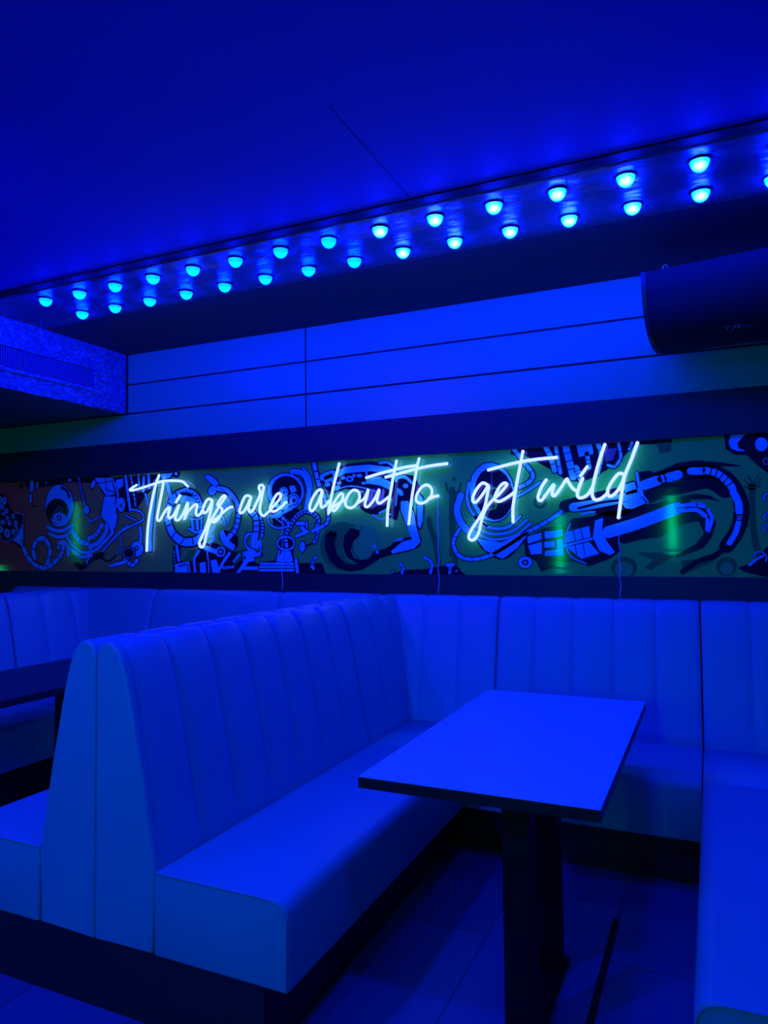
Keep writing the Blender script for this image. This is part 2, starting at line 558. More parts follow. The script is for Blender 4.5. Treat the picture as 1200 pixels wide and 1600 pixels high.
def channel_back(L, nch, M4, depth=0.014, seam=0.0, ends=(0.0, 0.0)):
    """backrest slab: length along local x, thickness along local y (outward), sewn into nch upright channels"""
    bm = bmesh.new()
    us = [0.0, 0.014, 0.045, 0.12, 0.3, 0.5, 0.7, 0.88, 0.955, 0.986]
    ts = []
    for c in range(nch):
        for u in us:
            ts.append(((c + u) / nch, 1 - abs(2 * u - 1) ** 9 if u else 0.0))
    ts.append((1.0, 0.0))
    pr = PROFS
    n = len(pr)
    nrm = []
    for i in range(n):
        a, b = pr[max(i - 1, 0)], pr[min(i + 1, n - 1)]
        t = Vector((b[0] - a[0], b[1] - a[1]))
        t.normalize()
        nrm.append(Vector((t.y, -t.x)))
    rows_ = []
    for k, (t, h) in enumerate(ts):
        end = (k == 0 or k == len(ts) - 1)
        ring = []
        for (d, z), nn in zip(pr, nrm):
            fade = min(1.0, max(0.0, (z - 0.44) / 0.12)) * min(1.0, d / 0.03)
            off = depth * (h - 1.0) * (0.25 + 0.75 * fade)
            if end:
                off -= 0.004
            ring.append(bm.verts.new(M4 @ Vector((t * L, max(0.0, d + nn.x * off), z + nn.y * off))))
        ring.append(bm.verts.new(M4 @ Vector((t * L, 0.0, 0.21))))
        rows_.append(ring)
    m = len(rows_[0])
    for a, b in zip(rows_, rows_[1:]):
        for i in range(m):
            bm.faces.new((a[i], a[(i + 1) % m], b[(i + 1) % m], b[i]))
    bm.faces.new(rows_[0])
    bm.faces.new(rows_[-1])
    return bm

def frame(origin, along, out):
    a, o = Vector(along), Vector(out)
    m = Matrix((a, o, Vector((0, 0, 1)))).transposed().to_4x4()
    return Matrix.Translation(origin) @ m

def seat_bm(x0, x1, y0, y1, front, z0=0.21, z1=0.46, sag=0.006):
    """seat pad; front = the side ('+x', '-x', '-y') that is rounded over"""
    bm = bmesh.new()
    fs = box(bm, x0, x1, y0, y1, z0, z1)
    lim = {'+x': lambda v: abs(v.x - x1) < 1e-5, '-x': lambda v: abs(v.x - x0) < 1e-5, '-y': lambda v: abs(v.y - y0) < 1e-5, None: lambda v: False}
    ed, small = [], []
    for e in bm.edges:
        a, b = e.verts[0].co, e.verts[1].co
        if all(abs(c.z - z1) < 1e-5 for c in (a, b)) and front and lim[front](a) and lim[front](b):
            ed.append(e)
        else:
            small.append(e)
    if ed:
        r = bmesh.ops.bevel(bm, geom=ed, offset=0.045, segments=6, profile=0.5, affect='EDGES')
    es = [e for e in bm.edges if e.calc_face_angle(0) > 1.2]
    bmesh.ops.bevel(bm, geom=es, offset=0.009, segments=3, profile=0.5, affect='EDGES')
    return bm

def end_panel(side, y):
    """flat upholstered panel closing one half of the double back"""
    bm = bmesh.new()
    pr = [(d, z) for d, z in PROFS] + [(0.0015, 1.09), (0.0015, 0.21)]
    def ring(inset, yy):
        c = Vector((0.11, 0.66))
        out = []
        n = len(pr)
        for i in range(n):
            a, b = Vector(pr[i - 1]), Vector(pr[(i + 1) % n])
            t = (b - a)
            t = t.normalized() if t.length > 1e-9 else Vector((0, 1))
            nn = Vector((t.y, -t.x))
            p = Vector(pr[i]) - nn * inset
            out.append(bm.verts.new((side * p.x, yy, p.y)))
        return out
    rs = [ring(0.0005, y + 0.03), ring(0.0, y + 0.010), ring(0.003, y + 0.004), ring(0.009, y)]
    for a, b in zip(rs, rs[1:]):
        for i in range(len(a)):
            bm.faces.new((a[i], a[(i + 1) % len(a)], b[(i + 1) % len(a)], b[i]))
    bm.faces.new(rs[-1])
    bm.faces.new(rs[0])
    return bm

YE, YC, YJ, YF = 1.735, 3.266, 3.785, 3.262      # near end, corner joint, wall seat joint, wall seat front
def double_bench(cx, label):
    t = thing('double_bench', label, 'bench', (cx, 0, 0), 0, 'back-to-back white booth benches')
    for s in (1, -1):
        F = frame((0, YE + 0.02, 0), (0, 1, 0), (s, 0, 0))
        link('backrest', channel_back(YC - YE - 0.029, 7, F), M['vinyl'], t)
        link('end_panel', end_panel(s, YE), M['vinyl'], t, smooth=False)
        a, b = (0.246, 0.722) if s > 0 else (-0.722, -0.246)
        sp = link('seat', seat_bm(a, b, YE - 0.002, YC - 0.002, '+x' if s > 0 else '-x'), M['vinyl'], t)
        bm = bmesh.new()
        P = [(s * 0.252, YE - 0.003, 0.4565), (s * 0.50, YE - 0.003, 0.4570), (s * 0.665, YE - 0.003, 0.4565), (s * 0.690, YE - 0.003, 0.449), (s * 0.706, YE - 0.003, 0.436), (s * 0.716, YE - 0.003, 0.416), (s * 0.719, YE - 0.003, 0.39), (s * 0.719, YE - 0.003, 0.22)]
        tube(bm, P, 0.0022, 6)
        link('piping', bm, M['seam'], sp)
    bm = bmesh.new()
    box(bm, -0.64, 0.64, YE + 0.004, YC - 0.002, 0.0, 0.21)
    link('plinth', bm, M['plinth'], t, smooth=False)
    return t

def corner_bench(cx, s, label, nw=3):
    t = thing('corner_bench', label, 'bench', (cx, 0, 0), 0, 'white corner bench units against the wall')
    F = frame((0, YC + 0.004, 0), (0, 1, 0), (s, 0, 0))
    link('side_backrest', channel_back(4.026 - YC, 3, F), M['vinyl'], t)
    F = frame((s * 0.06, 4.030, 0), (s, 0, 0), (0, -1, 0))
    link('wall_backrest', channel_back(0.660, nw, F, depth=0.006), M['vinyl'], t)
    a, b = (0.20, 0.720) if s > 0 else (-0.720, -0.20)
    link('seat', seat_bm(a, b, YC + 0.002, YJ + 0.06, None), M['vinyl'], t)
    bm = bmesh.new()
    box(bm, *(sorted((0.0, s * 0.72))), YC + 0.08, 3.99, 0, 0.21)
    link('plinth', bm, M['plinth'], t, smooth=False)
    return t

def wall_bench(xa, xb, nch, label):
    t = thing('wall_bench', label, 'bench', ((xa + xb) / 2, 0, 0), 0, 'straight white benches against the wall')
    h = (xb - xa) / 2
    F = frame((-h + 0.004, 4.030, 0), (1, 0, 0), (0, -1, 0))
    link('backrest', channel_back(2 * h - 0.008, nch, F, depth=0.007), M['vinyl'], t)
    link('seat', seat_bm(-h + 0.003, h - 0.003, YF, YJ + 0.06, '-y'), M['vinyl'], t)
    bm = bmesh.new()
    box(bm, -h, h, YF + 0.09, 3.99, 0, 0.21)
    link('plinth', bm, M['plinth'], t, smooth=False)
    return t

C0, CR, CLF = -1.82, 0.655, -4.30
double_bench(C0, 'tall back-to-back white vinyl bench with ribbed backs, its end facing the viewer')
double_bench(CR, 'white vinyl bench at the right edge, right of the big table')
double_bench(CLF, 'white ribbed bench at the left edge behind the dark table')
corner_bench(C0, 1, 'white corner bench unit behind the table, right of the tall double bench')
corner_bench(C0, -1, 'white corner bench unit on the far side of the tall double bench, against the wall', 1)
corner_bench(CLF, 1, 'white corner bench unit at the left, where the left bench meets the wall', 1)
corner_bench(CLF, -1, 'white corner bench unit beyond the left bench, its top just showing')
corner_bench(CR, -1, 'white corner bench unit at the right edge under the loudspeaker')
wall_bench(-1.098, -0.067, 5, 'white ribbed wall bench behind the far end of the big table')
wall_bench(-3.578, -2.542, 1, 'white wall bench in the left booth, seen over the tall double bench')

# ------------------------------------------------------------------ tables
def make_table(x0, x1, y0, y1, top_mat, label, lx, leg_y):
    cx, cy = (x0 + x1) / 2, (y0 + y1) / 2
    t = thing('booth_table', label, 'table', (cx, cy, 0), 0, 'long booth tables')
    hx, hy = (x1 - x0) / 2, (y1 - y0) / 2
    bm = bmesh.new(); box(bm, -hx, hx, -hy, hy, 0.716, 0.748, bev=0.001, seg=1)
    link('table_edge', bm, M['edge'], t, smooth=False)
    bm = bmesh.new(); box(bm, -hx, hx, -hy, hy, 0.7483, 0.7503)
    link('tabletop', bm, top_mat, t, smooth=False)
    bm = bmesh.new(); box(bm, lx - 0.10, lx + 0.10, leg_y[0] - 0.1, leg_y[1] + 0.25, 0.700, 0.7158)
    link('mounting_plate', bm, M['black'], t, smooth=False)
    for yy in leg_y:
        bm = bmesh.new()
        box(bm, lx - 0.043, lx + 0.043, yy - 0.040, yy + 0.040, 0.014, 0.700, bev=0.008, seg=3)
        link('leg', bm, M['black'], t)
    bm = bmesh.new(); box(bm, lx - 0.055, lx + 0.055, leg_y[0] - 0.06, leg_y[1] + 0.06, 0.0, 0.013, bev=0.004)
    link('base_plate', bm, M['black'], t, smooth=False)
    return t
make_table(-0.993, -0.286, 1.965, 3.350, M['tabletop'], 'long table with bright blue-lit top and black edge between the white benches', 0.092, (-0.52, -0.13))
make_table(-3.70, -2.975, 1.95, 3.345, M['darktop'], 'dark-topped table cut off by the left edge, behind the tall double bench', 0.0, (-0.32, 0.32))
ART = [
('p',0,'K',0,[(-5.332,1.882),(-5.243,1.892),(-5.192,1.851),(-5.166,1.772),(-5.091,1.723),(-5.029,1.73),(-4.99,1.699),(-4.987,1.495),(-4.998,1.427),(-5.086,1.479),(-5.148,1.496),(-5.223,1.497),(-5.274,1.532),(-5.326,1.568)]),
('p',1,'B',0,[(-5.251,1.84),(-5.252,1.831),(-5.256,1.824),(-5.262,1.818),(-5.269,1.815),(-5.277,1.815),(-5.285,1.819),(-5.291,1.825),(-5.295,1.833),(-5.296,1.842),(-5.295,1.851),(-5.291,1.858),(-5.286,1.864),(-5.278,1.867),(-5.27,1.867),(-5.263,1.863),(-5.257,1.857),(-5.252,1.849)]),
('p',2,'K',0,[(-5.263,1.841),(-5.265,1.835),(-5.27,1.831),(-5.277,1.831),(-5.282,1.835),(-5.284,1.841),(-5.282,1.847),(-5.277,1.851),(-5.271,1.851),(-5.265,1.847)]),
('p',3,'B',0,[(-5.269,1.841),(-5.27,1.838),(-5.274,1.836),(-5.277,1.838),(-5.278,1.841),(-5.277,1.844),(-5.274,1.846),(-5.271,1.844)]),
('p',1,'B',0,[(-5.195,1.83),(-5.197,1.819),(-5.202,1.81),(-5.209,1.803),(-5.218,1.8),(-5.227,1.8),(-5.236,1.804),(-5.244,1.811),(-5.249,1.821),(-5.251,1.832),(-5.249,1.842),(-5.245,1.851),(-5.237,1.858),(-5.228,1.862),(-5.219,1.861),(-5.21,1.857),(-5.202,1.85),(-5.197,1.84)]),
('p',2,'K',0,[(-5.211,1.83),(-5.213,1.823),(-5.219,1.819),(-5.227,1.819),(-5.233,1.824),(-5.236,1.831),(-5.233,1.838),(-5.227,1.843),(-5.219,1.842),(-5.213,1.838)]),
('p',3,'B',0,[(-5.218,1.83),(-5.219,1.826),(-5.223,1.825),(-5.227,1.827),(-5.229,1.831),(-5.227,1.835),(-5.223,1.836),(-5.219,1.834)]),
('p',1,'B',0,[(-5.229,1.784),(-5.228,1.776),(-5.231,1.769),(-5.236,1.764),(-5.243,1.76),(-5.252,1.76),(-5.261,1.761),(-5.269,1.766),(-5.275,1.772),(-5.278,1.78),(-5.279,1.788),(-5.277,1.795),(-5.271,1.8),(-5.264,1.804),(-5.255,1.805),(-5.247,1.803),(-5.239,1.798),(-5.232,1.792)]),
('p',2,'K',0,[(-5.242,1.782),(-5.244,1.776),(-5.25,1.773),(-5.257,1.774),(-5.263,1.777),(-5.265,1.782),(-5.263,1.788),(-5.257,1.791),(-5.25,1.791),(-5.245,1.787)]),
('p',3,'B',0,[(-5.249,1.782),(-5.25,1.779),(-5.254,1.778),(-5.257,1.779),(-5.259,1.782),(-5.257,1.785),(-5.254,1.786),(-5.25,1.785)]),
('p',1,'B',0,[(-5.178,1.747),(-5.179,1.74),(-5.183,1.734),(-5.189,1.729),(-5.196,1.727),(-5.204,1.727),(-5.211,1.73),(-5.217,1.735),(-5.221,1.741),(-5.223,1.748),(-5.222,1.755),(-5.218,1.761),(-5.212,1.766),(-5.205,1.768),(-5.197,1.768),(-5.189,1.765),(-5.183,1.76),(-5.179,1.754)]),
('p',2,'K',0,[(-5.19,1.747),(-5.192,1.742),(-5.197,1.739),(-5.203,1.74),(-5.208,1.743),(-5.21,1.748),(-5.209,1.753),(-5.204,1.755),(-5.197,1.755),(-5.192,1.752)]),
('p',3,'B',0,[(-5.196,1.747),(-5.197,1.745),(-5.2,1.744),(-5.203,1.745),(-5.205,1.748),(-5.203,1.75),(-5.2,1.751),(-5.197,1.75)]),
('p',1,'B',0,[(-5.224,1.736),(-5.218,1.732),(-5.213,1.728),(-5.212,1.723),(-5.213,1.718),(-5.216,1.714),(-5.221,1.711),(-5.229,1.71),(-5.236,1.71),(-5.244,1.712),(-5.25,1.716),(-5.254,1.72),(-5.256,1.725),(-5.255,1.73),(-5.251,1.734),(-5.246,1.737),(-5.239,1.739),(-5.231,1.738)]),
('p',2,'K',0,[(-5.225,1.724),(-5.226,1.72),(-5.231,1.718),(-5.236,1.718),(-5.241,1.721),(-5.243,1.724),(-5.241,1.728),(-5.237,1.73),(-5.231,1.73),(-5.226,1.728)]),
('p',3,'B',0,[(-5.23,1.724),(-5.231,1.722),(-5.234,1.721),(-5.236,1.722),(-5.238,1.724),(-5.237,1.726),(-5.234,1.727),(-5.231,1.726)]),
('p',1,'B',0,[(-5.229,1.672),(-5.221,1.668),(-5.216,1.662),(-5.214,1.656),(-5.215,1.65),(-5.22,1.645),(-5.226,1.641),(-5.235,1.64),(-5.245,1.64),(-5.254,1.643),(-5.261,1.647),(-5.266,1.653),(-5.268,1.659),(-5.267,1.665),(-5.263,1.67),(-5.256,1.674),(-5.247,1.675),(-5.238,1.675)]),
('p',2,'K',0,[(-5.23,1.657),(-5.232,1.653),(-5.238,1.65),(-5.245,1.65),(-5.25,1.653),(-5.253,1.658),(-5.25,1.662),(-5.245,1.665),(-5.238,1.665),(-5.232,1.662)]),
('p',3,'B',0,[(-5.236,1.657),(-5.238,1.655),(-5.241,1.654),(-5.245,1.655),(-5.246,1.658),(-5.245,1.66),(-5.241,1.661),(-5.238,1.66)]),
('p',1,'B',0,[(-5.17,1.69),(-5.172,1.684),(-5.175,1.678),(-5.18,1.674),(-5.186,1.672),(-5.192,1.672),(-5.198,1.675),(-5.203,1.679),(-5.207,1.685),(-5.208,1.691),(-5.207,1.698),(-5.204,1.704),(-5.199,1.708),(-5.193,1.71),(-5.186,1.71),(-5.18,1.707),(-5.175,1.703),(-5.172,1.697)]),
('p',2,'K',0,[(-5.181,1.691),(-5.182,1.686),(-5.186,1.684),(-5.192,1.684),(-5.196,1.687),(-5.198,1.691),(-5.196,1.696),(-5.192,1.698),(-5.187,1.698),(-5.182,1.695)]),
('p',3,'B',0,[(-5.185,1.691),(-5.187,1.688),(-5.189,1.688),(-5.192,1.689),(-5.193,1.691),(-5.192,1.693),(-5.189,1.694),(-5.187,1.693)]),
('p',1,'B',0,[(-5.141,1.649),(-5.142,1.642),(-5.146,1.635),(-5.152,1.63),(-5.159,1.628),(-5.167,1.628),(-5.174,1.631),(-5.18,1.636),(-5.184,1.643),(-5.186,1.65),(-5.185,1.658),(-5.181,1.665),(-5.175,1.669),(-5.168,1.672),(-5.16,1.672),(-5.153,1.669),(-5.147,1.664),(-5.143,1.657)]),
('p',2,'K',0,[(-5.153,1.65),(-5.155,1.644),(-5.16,1.641),(-5.166,1.641),(-5.172,1.645),(-5.174,1.65),(-5.172,1.655),(-5.167,1.658),(-5.161,1.658),(-5.155,1.655)]),
('p',3,'B',0,[(-5.159,1.65),(-5.16,1.647),(-5.163,1.646),(-5.167,1.647),(-5.168,1.65),(-5.167,1.653),(-5.164,1.654),(-5.16,1.653)]),
('p',1,'B',0,[(-5.101,1.702),(-5.102,1.694),(-5.106,1.687),(-5.111,1.683),(-5.117,1.68),(-5.124,1.68),(-5.131,1.683),(-5.136,1.688),(-5.14,1.695),(-5.141,1.703),(-5.14,1.71),(-5.136,1.717),(-5.131,1.722),(-5.125,1.724),(-5.118,1.724),(-5.112,1.721),(-5.106,1.716),(-5.103,1.709)]),
('p',2,'K',0,[(-5.112,1.702),(-5.114,1.697),(-5.118,1.694),(-5.124,1.694),(-5.128,1.697),(-5.13,1.702),(-5.128,1.708),(-5.124,1.711),(-5.118,1.711),(-5.114,1.707)]),
('p',3,'B',0,[(-5.117,1.702),(-5.118,1.699),(-5.121,1.698),(-5.124,1.699),(-5.125,1.702),(-5.124,1.705),(-5.121,1.706),(-5.118,1.705)]),
('p',1,'B',0,[(-5.067,1.64),(-5.07,1.63),(-5.074,1.621),(-5.081,1.615),(-5.088,1.612),(-5.096,1.613),(-5.103,1.617),(-5.108,1.624),(-5.111,1.633),(-5.111,1.643),(-5.109,1.653),(-5.104,1.661),(-5.097,1.667),(-5.09,1.67),(-5.082,1.67),(-5.075,1.665),(-5.07,1.659),(-5.067,1.65)]),
('p',2,'K',0,[(-5.079,1.641),(-5.081,1.634),(-5.086,1.63),(-5.092,1.63),(-5.097,1.635),(-5.099,1.642),(-5.097,1.648),(-5.092,1.652),(-5.086,1.652),(-5.081,1.648)]),
('p',3,'B',0,[(-5.085,1.641),(-5.086,1.638),(-5.089,1.636),(-5.092,1.638),(-5.094,1.641),(-5.092,1.645),(-5.089,1.647),(-5.086,1.645)]),
('p',1,'B',0,[(-5.093,1.577),(-5.094,1.569),(-5.098,1.563),(-5.104,1.558),(-5.111,1.555),(-5.119,1.556),(-5.126,1.558),(-5.132,1.563),(-5.136,1.57),(-5.137,1.578),(-5.136,1.585),(-5.132,1.592),(-5.127,1.597),(-5.119,1.6),(-5.112,1.599),(-5.104,1.597),(-5.098,1.592),(-5.094,1.585)]),
('p',2,'K',0,[(-5.105,1.577),(-5.107,1.572),(-5.112,1.569),(-5.118,1.569),(-5.123,1.572),(-5.125,1.578),(-5.123,1.583),(-5.118,1.586),(-5.112,1.586),(-5.107,1.583)]),
('p',3,'B',0,[(-5.111,1.577),(-5.112,1.575),(-5.115,1.573),(-5.118,1.575),(-5.12,1.578),(-5.118,1.58),(-5.115,1.581),(-5.112,1.58)]),
('p',1,'B',0,[(-5.155,1.569),(-5.154,1.556),(-5.156,1.544),(-5.162,1.535),(-5.171,1.529),(-5.182,1.528),(-5.194,1.531),(-5.205,1.539),(-5.213,1.55),(-5.219,1.562),(-5.22,1.575),(-5.218,1.587),(-5.212,1.597),(-5.203,1.602),(-5.191,1.603),(-5.18,1.6),(-5.169,1.592),(-5.161,1.582)]),
('p',2,'K',0,[(-5.172,1.565),(-5.175,1.557),(-5.182,1.551),(-5.191,1.551),(-5.199,1.557),(-5.202,1.566),(-5.199,1.575),(-5.192,1.58),(-5.183,1.58),(-5.175,1.574)]),
('p',3,'B',0,[(-5.18,1.566),(-5.182,1.561),(-5.187,1.559),(-5.191,1.561),(-5.193,1.566),(-5.192,1.571),(-5.187,1.573),(-5.182,1.57)]),
('p',1,'B',0,[(-5.245,1.613),(-5.239,1.604),(-5.238,1.594),(-5.241,1.585),(-5.249,1.578),(-5.259,1.574),(-5.272,1.574),(-5.285,1.576),(-5.297,1.582),(-5.306,1.59),(-5.312,1.6),(-5.313,1.61),(-5.31,1.619),(-5.302,1.625),(-5.292,1.629),(-5.279,1.63),(-5.266,1.627),(-5.254,1.622)]),
('p',2,'K',0,[(-5.26,1.602),(-5.262,1.595),(-5.27,1.59),(-5.28,1.591),(-5.288,1.595),(-5.291,1.602),(-5.288,1.609),(-5.281,1.613),(-5.271,1.613),(-5.263,1.609)]),
('p',3,'B',0,[(-5.268,1.602),(-5.27,1.598),(-5.275,1.596),(-5.28,1.598),(-5.283,1.602),(-5.281,1.606),(-5.276,1.607),(-5.271,1.605)]),
('p',1,'B',0,[(-5.064,1.598),(-5.064,1.592),(-5.067,1.587),(-5.07,1.583),(-5.074,1.581),(-5.078,1.581),(-5.082,1.583),(-5.085,1.587),(-5.088,1.593),(-5.088,1.598),(-5.088,1.604),(-5.086,1.609),(-5.083,1.613),(-5.079,1.615),(-5.074,1.615),(-5.07,1.613),(-5.067,1.609),(-5.065,1.604)]),
('p',2,'K',0,[(-5.071,1.598),(-5.072,1.594),(-5.074,1.592),(-5.078,1.592),(-5.081,1.594),(-5.082,1.598),(-5.081,1.602),(-5.078,1.605),(-5.075,1.605),(-5.072,1.602)]),
('p',3,'B',0,[(-5.074,1.598),(-5.074,1.596),(-5.076,1.595),(-5.078,1.596),(-5.079,1.598),(-5.078,1.6),(-5.076,1.601),(-5.074,1.6)]),
('s',2,'L',0.0074,[(-5.103,1.726),(-5.035,1.721),(-5.002,1.699),(-5.006,1.648),(-5.051,1.585),(-5.112,1.53),(-5.173,1.501),(-5.223,1.501),(-5.259,1.532),(-5.275,1.563)]),
('p',1,'B',0,[(-5.004,1.64),(-4.999,1.529),(-5.008,1.452),(-5.043,1.476),(-5.087,1.496),(-5.124,1.506),(-5.063,1.555),(-5.021,1.606)]),
('p',2,'K',0,[(-5.01,1.503),(-5.013,1.496),(-5.019,1.493),(-5.026,1.496),(-5.029,1.504),(-5.027,1.511),(-5.02,1.514),(-5.013,1.511)]),
('s',0,'K',0.0489,[(-4.998,1.444),(-4.963,1.393),(-4.902,1.334),(-4.83,1.298),(-4.748,1.29),(-4.667,1.321),(-4.599,1.375),(-4.56,1.441),(-4.566,1.482)]),
('s',1,'B',0.0335,[(-4.998,1.444),(-4.963,1.393),(-4.902,1.334),(-4.83,1.298),(-4.748,1.29),(-4.667,1.321),(-4.599,1.375),(-4.56,1.441),(-4.566,1.482)]),
('l',2,'K',0.0076,[(-4.937,1.396),(-4.976,1.377)]),
('l',2,'K',0.0074,[(-4.884,1.345),(-4.923,1.325)]),
('l',2,'K',0.0069,[(-4.827,1.315),(-4.833,1.282)]),
('l',2,'K',0.0069,[(-4.754,1.307),(-4.732,1.278)]),
('l',2,'K',0.0069,[(-4.684,1.333),(-4.65,1.311)]),
('l',2,'K',0.0069,[(-4.626,1.379),(-4.592,1.356)]),
('l',2,'K',0.0069,[(-4.592,1.429),(-4.55,1.415)]),
('s',0,'K',0.0509,[(-4.867,1.367),(-4.889,1.426),(-4.863,1.489),(-4.798,1.522),(-4.733,1.492),(-4.703,1.425),(-4.714,1.367),(-4.737,1.309)]),
('s',1,'B',0.0355,[(-4.867,1.367),(-4.889,1.426),(-4.863,1.489),(-4.798,1.522),(-4.733,1.492),(-4.703,1.425),(-4.714,1.367),(-4.737,1.309)]),
('l',2,'K',0.0076,[(-4.909,1.442),(-4.861,1.431)]),
('l',2,'K',0.0069,[(-4.859,1.513),(-4.829,1.484)]),
('l',2,'K',0.0069,[(-4.748,1.52),(-4.774,1.49)]),
('l',2,'K',0.0069,[(-4.69,1.452),(-4.736,1.441)]),
('l',2,'K',0.0069,[(-4.688,1.375),(-4.736,1.38)]),
('p',1,'K',0,[(-4.691,1.305),(-4.693,1.295),(-4.699,1.286),(-4.708,1.28),(-4.719,1.276),(-4.73,1.276),(-4.741,1.279),(-4.75,1.286),(-4.756,1.295),(-4.759,1.305),(-4.757,1.315),(-4.751,1.323),(-4.742,1.33),(-4.731,1.333),(-4.719,1.333),(-4.708,1.33),(-4.699,1.323),(-4.693,1.315)]),
('p',2,'B',0,[(-4.702,1.305),(-4.703,1.297),(-4.707,1.291),(-4.713,1.286),(-4.72,1.283),(-4.729,1.283),(-4.736,1.286),(-4.742,1.291),(-4.747,1.297),(-4.748,1.305),(-4.747,1.312),(-4.743,1.318),(-4.737,1.323),(-4.729,1.326),(-4.721,1.326),(-4.713,1.323),(-4.707,1.319),(-4.703,1.312)]),
('p',3,'K',0,[(-4.717,1.305),(-4.719,1.299),(-4.725,1.296),(-4.73,1.299),(-4.733,1.305),(-4.731,1.311),(-4.725,1.313),(-4.719,1.311)]),
('s',1,'B',0.0296,[(-4.6,1.482),(-4.555,1.49),(-4.509,1.449),(-4.508,1.391)]),
('p',1,'K',0,[(-4.58,1.449),(-4.582,1.44),(-4.587,1.433),(-4.594,1.427),(-4.604,1.424),(-4.614,1.424),(-4.623,1.427),(-4.631,1.433),(-4.636,1.441),(-4.638,1.45),(-4.636,1.458),(-4.631,1.466),(-4.624,1.472),(-4.614,1.475),(-4.604,1.474),(-4.595,1.471),(-4.587,1.466),(-4.582,1.458)]),
('p',2,'B',0,[(-4.591,1.449),(-4.592,1.443),(-4.595,1.438),(-4.6,1.434),(-4.606,1.431),(-4.612,1.431),(-4.618,1.434),(-4.623,1.438),(-4.626,1.443),(-4.627,1.449),(-4.626,1.456),(-4.623,1.461),(-4.618,1.465),(-4.612,1.467),(-4.606,1.467),(-4.6,1.465),(-4.595,1.461),(-4.592,1.455)]),
('p',0,'K',0,[(-4.444,1.767),(-4.453,1.709),(-4.48,1.659),(-4.522,1.622),(-4.574,1.602),(-4.63,1.604),(-4.683,1.625),(-4.728,1.665),(-4.757,1.717),(-4.768,1.777),(-4.759,1.836),(-4.731,1.887),(-4.687,1.924),(-4.634,1.943),(-4.578,1.94),(-4.525,1.917),(-4.482,1.878),(-4.454,1.825)]),
('p',1,'B',0,[(-4.454,1.767),(-4.463,1.712),(-4.488,1.664),(-4.527,1.628),(-4.576,1.61),(-4.628,1.611),(-4.678,1.631),(-4.72,1.669),(-4.747,1.72),(-4.757,1.777),(-4.749,1.833),(-4.723,1.882),(-4.682,1.918),(-4.633,1.935),(-4.58,1.933),(-4.53,1.911),(-4.49,1.873),(-4.464,1.823)]),
('p',2,'K',0,[(-4.505,1.724),(-4.512,1.689),(-4.533,1.66),(-4.565,1.638),(-4.604,1.627),(-4.646,1.628),(-4.686,1.641),(-4.72,1.664),(-4.742,1.695),(-4.75,1.73),(-4.743,1.765),(-4.721,1.795),(-4.689,1.817),(-4.649,1.828),(-4.607,1.826),(-4.567,1.813),(-4.534,1.789),(-4.513,1.758)]),
('p',3,'B',0,[(-4.515,1.687),(-4.521,1.666),(-4.536,1.648),(-4.561,1.635),(-4.592,1.628),(-4.624,1.629),(-4.655,1.637),(-4.681,1.651),(-4.697,1.67),(-4.703,1.692),(-4.698,1.713),(-4.682,1.731),(-4.657,1.744),(-4.626,1.75),(-4.593,1.749),(-4.562,1.741),(-4.537,1.727),(-4.521,1.708)]),
('p',4,'K',0,[(-4.519,1.703),(-4.524,1.686),(-4.541,1.671),(-4.567,1.66),(-4.599,1.655),(-4.633,1.656),(-4.666,1.663),(-4.693,1.675),(-4.71,1.691),(-4.716,1.709),(-4.711,1.726),(-4.694,1.741),(-4.667,1.752),(-4.635,1.757),(-4.6,1.756),(-4.568,1.749),(-4.542,1.737),(-4.525,1.721)]),
('p',5,'B',0,[(-4.532,1.679),(-4.536,1.667),(-4.548,1.656),(-4.567,1.648),(-4.59,1.645),(-4.615,1.645),(-4.638,1.65),(-4.657,1.659),(-4.67,1.67),(-4.674,1.682),(-4.67,1.695),(-4.658,1.706),(-4.639,1.713),(-4.616,1.717),(-4.591,1.716),(-4.568,1.711),(-4.549,1.703),(-4.537,1.691)]),
('p',6,'K',0,[(-4.578,1.676),(-4.581,1.664),(-4.59,1.655),(-4.602,1.652),(-4.615,1.655),(-4.624,1.665),(-4.628,1.677),(-4.625,1.69),(-4.616,1.698),(-4.603,1.701),(-4.59,1.698),(-4.581,1.688)]),
('p',7,'B',0,[(-4.59,1.676),(-4.592,1.669),(-4.599,1.665),(-4.607,1.665),(-4.613,1.67),(-4.615,1.677),(-4.613,1.684),(-4.607,1.688),(-4.599,1.688),(-4.593,1.684)]),
('s',6,'L',0.0055,[(-4.649,1.723),(-4.592,1.763)]),
('s',6,'L',0.0055,[(-4.626,1.698),(-4.569,1.746)]),
('s',2,'K',0.0217,[(-4.583,1.912),(-4.526,1.885),(-4.502,1.835)]),
('s',0,'K',0.0414,[(-4.729,1.609),(-4.647,1.578),(-4.556,1.581),(-4.46,1.62)]),
('s',1,'B',0.0296,[(-4.729,1.609),(-4.647,1.578),(-4.556,1.581),(-4.46,1.62)]),
('s',0,'K',0.0375,[(-4.711,1.557),(-4.624,1.53),(-4.533,1.539),(-4.46,1.587)]),
('s',1,'B',0.0256,[(-4.711,1.557),(-4.624,1.53),(-4.533,1.539),(-4.46,1.587)]),
('s',0,'K',0.0353,[(-4.527,1.531),(-4.442,1.448),(-4.33,1.407),(-4.222,1.426),(-4.136,1.486),(-4.052,1.556)]),
('s',1,'B',0.0247,[(-4.527,1.531),(-4.442,1.448),(-4.33,1.407),(-4.222,1.426),(-4.136,1.486),(-4.052,1.556)]),
('s',0,'K',0.0375,[(-4.481,1.436),(-4.374,1.375),(-4.265,1.386)]),
('s',1,'B',0.0256,[(-4.481,1.436),(-4.374,1.375),(-4.265,1.386)]),
('s',0,'K',0.0454,[(-4.299,1.512),(-4.223,1.539),(-4.159,1.614)]),
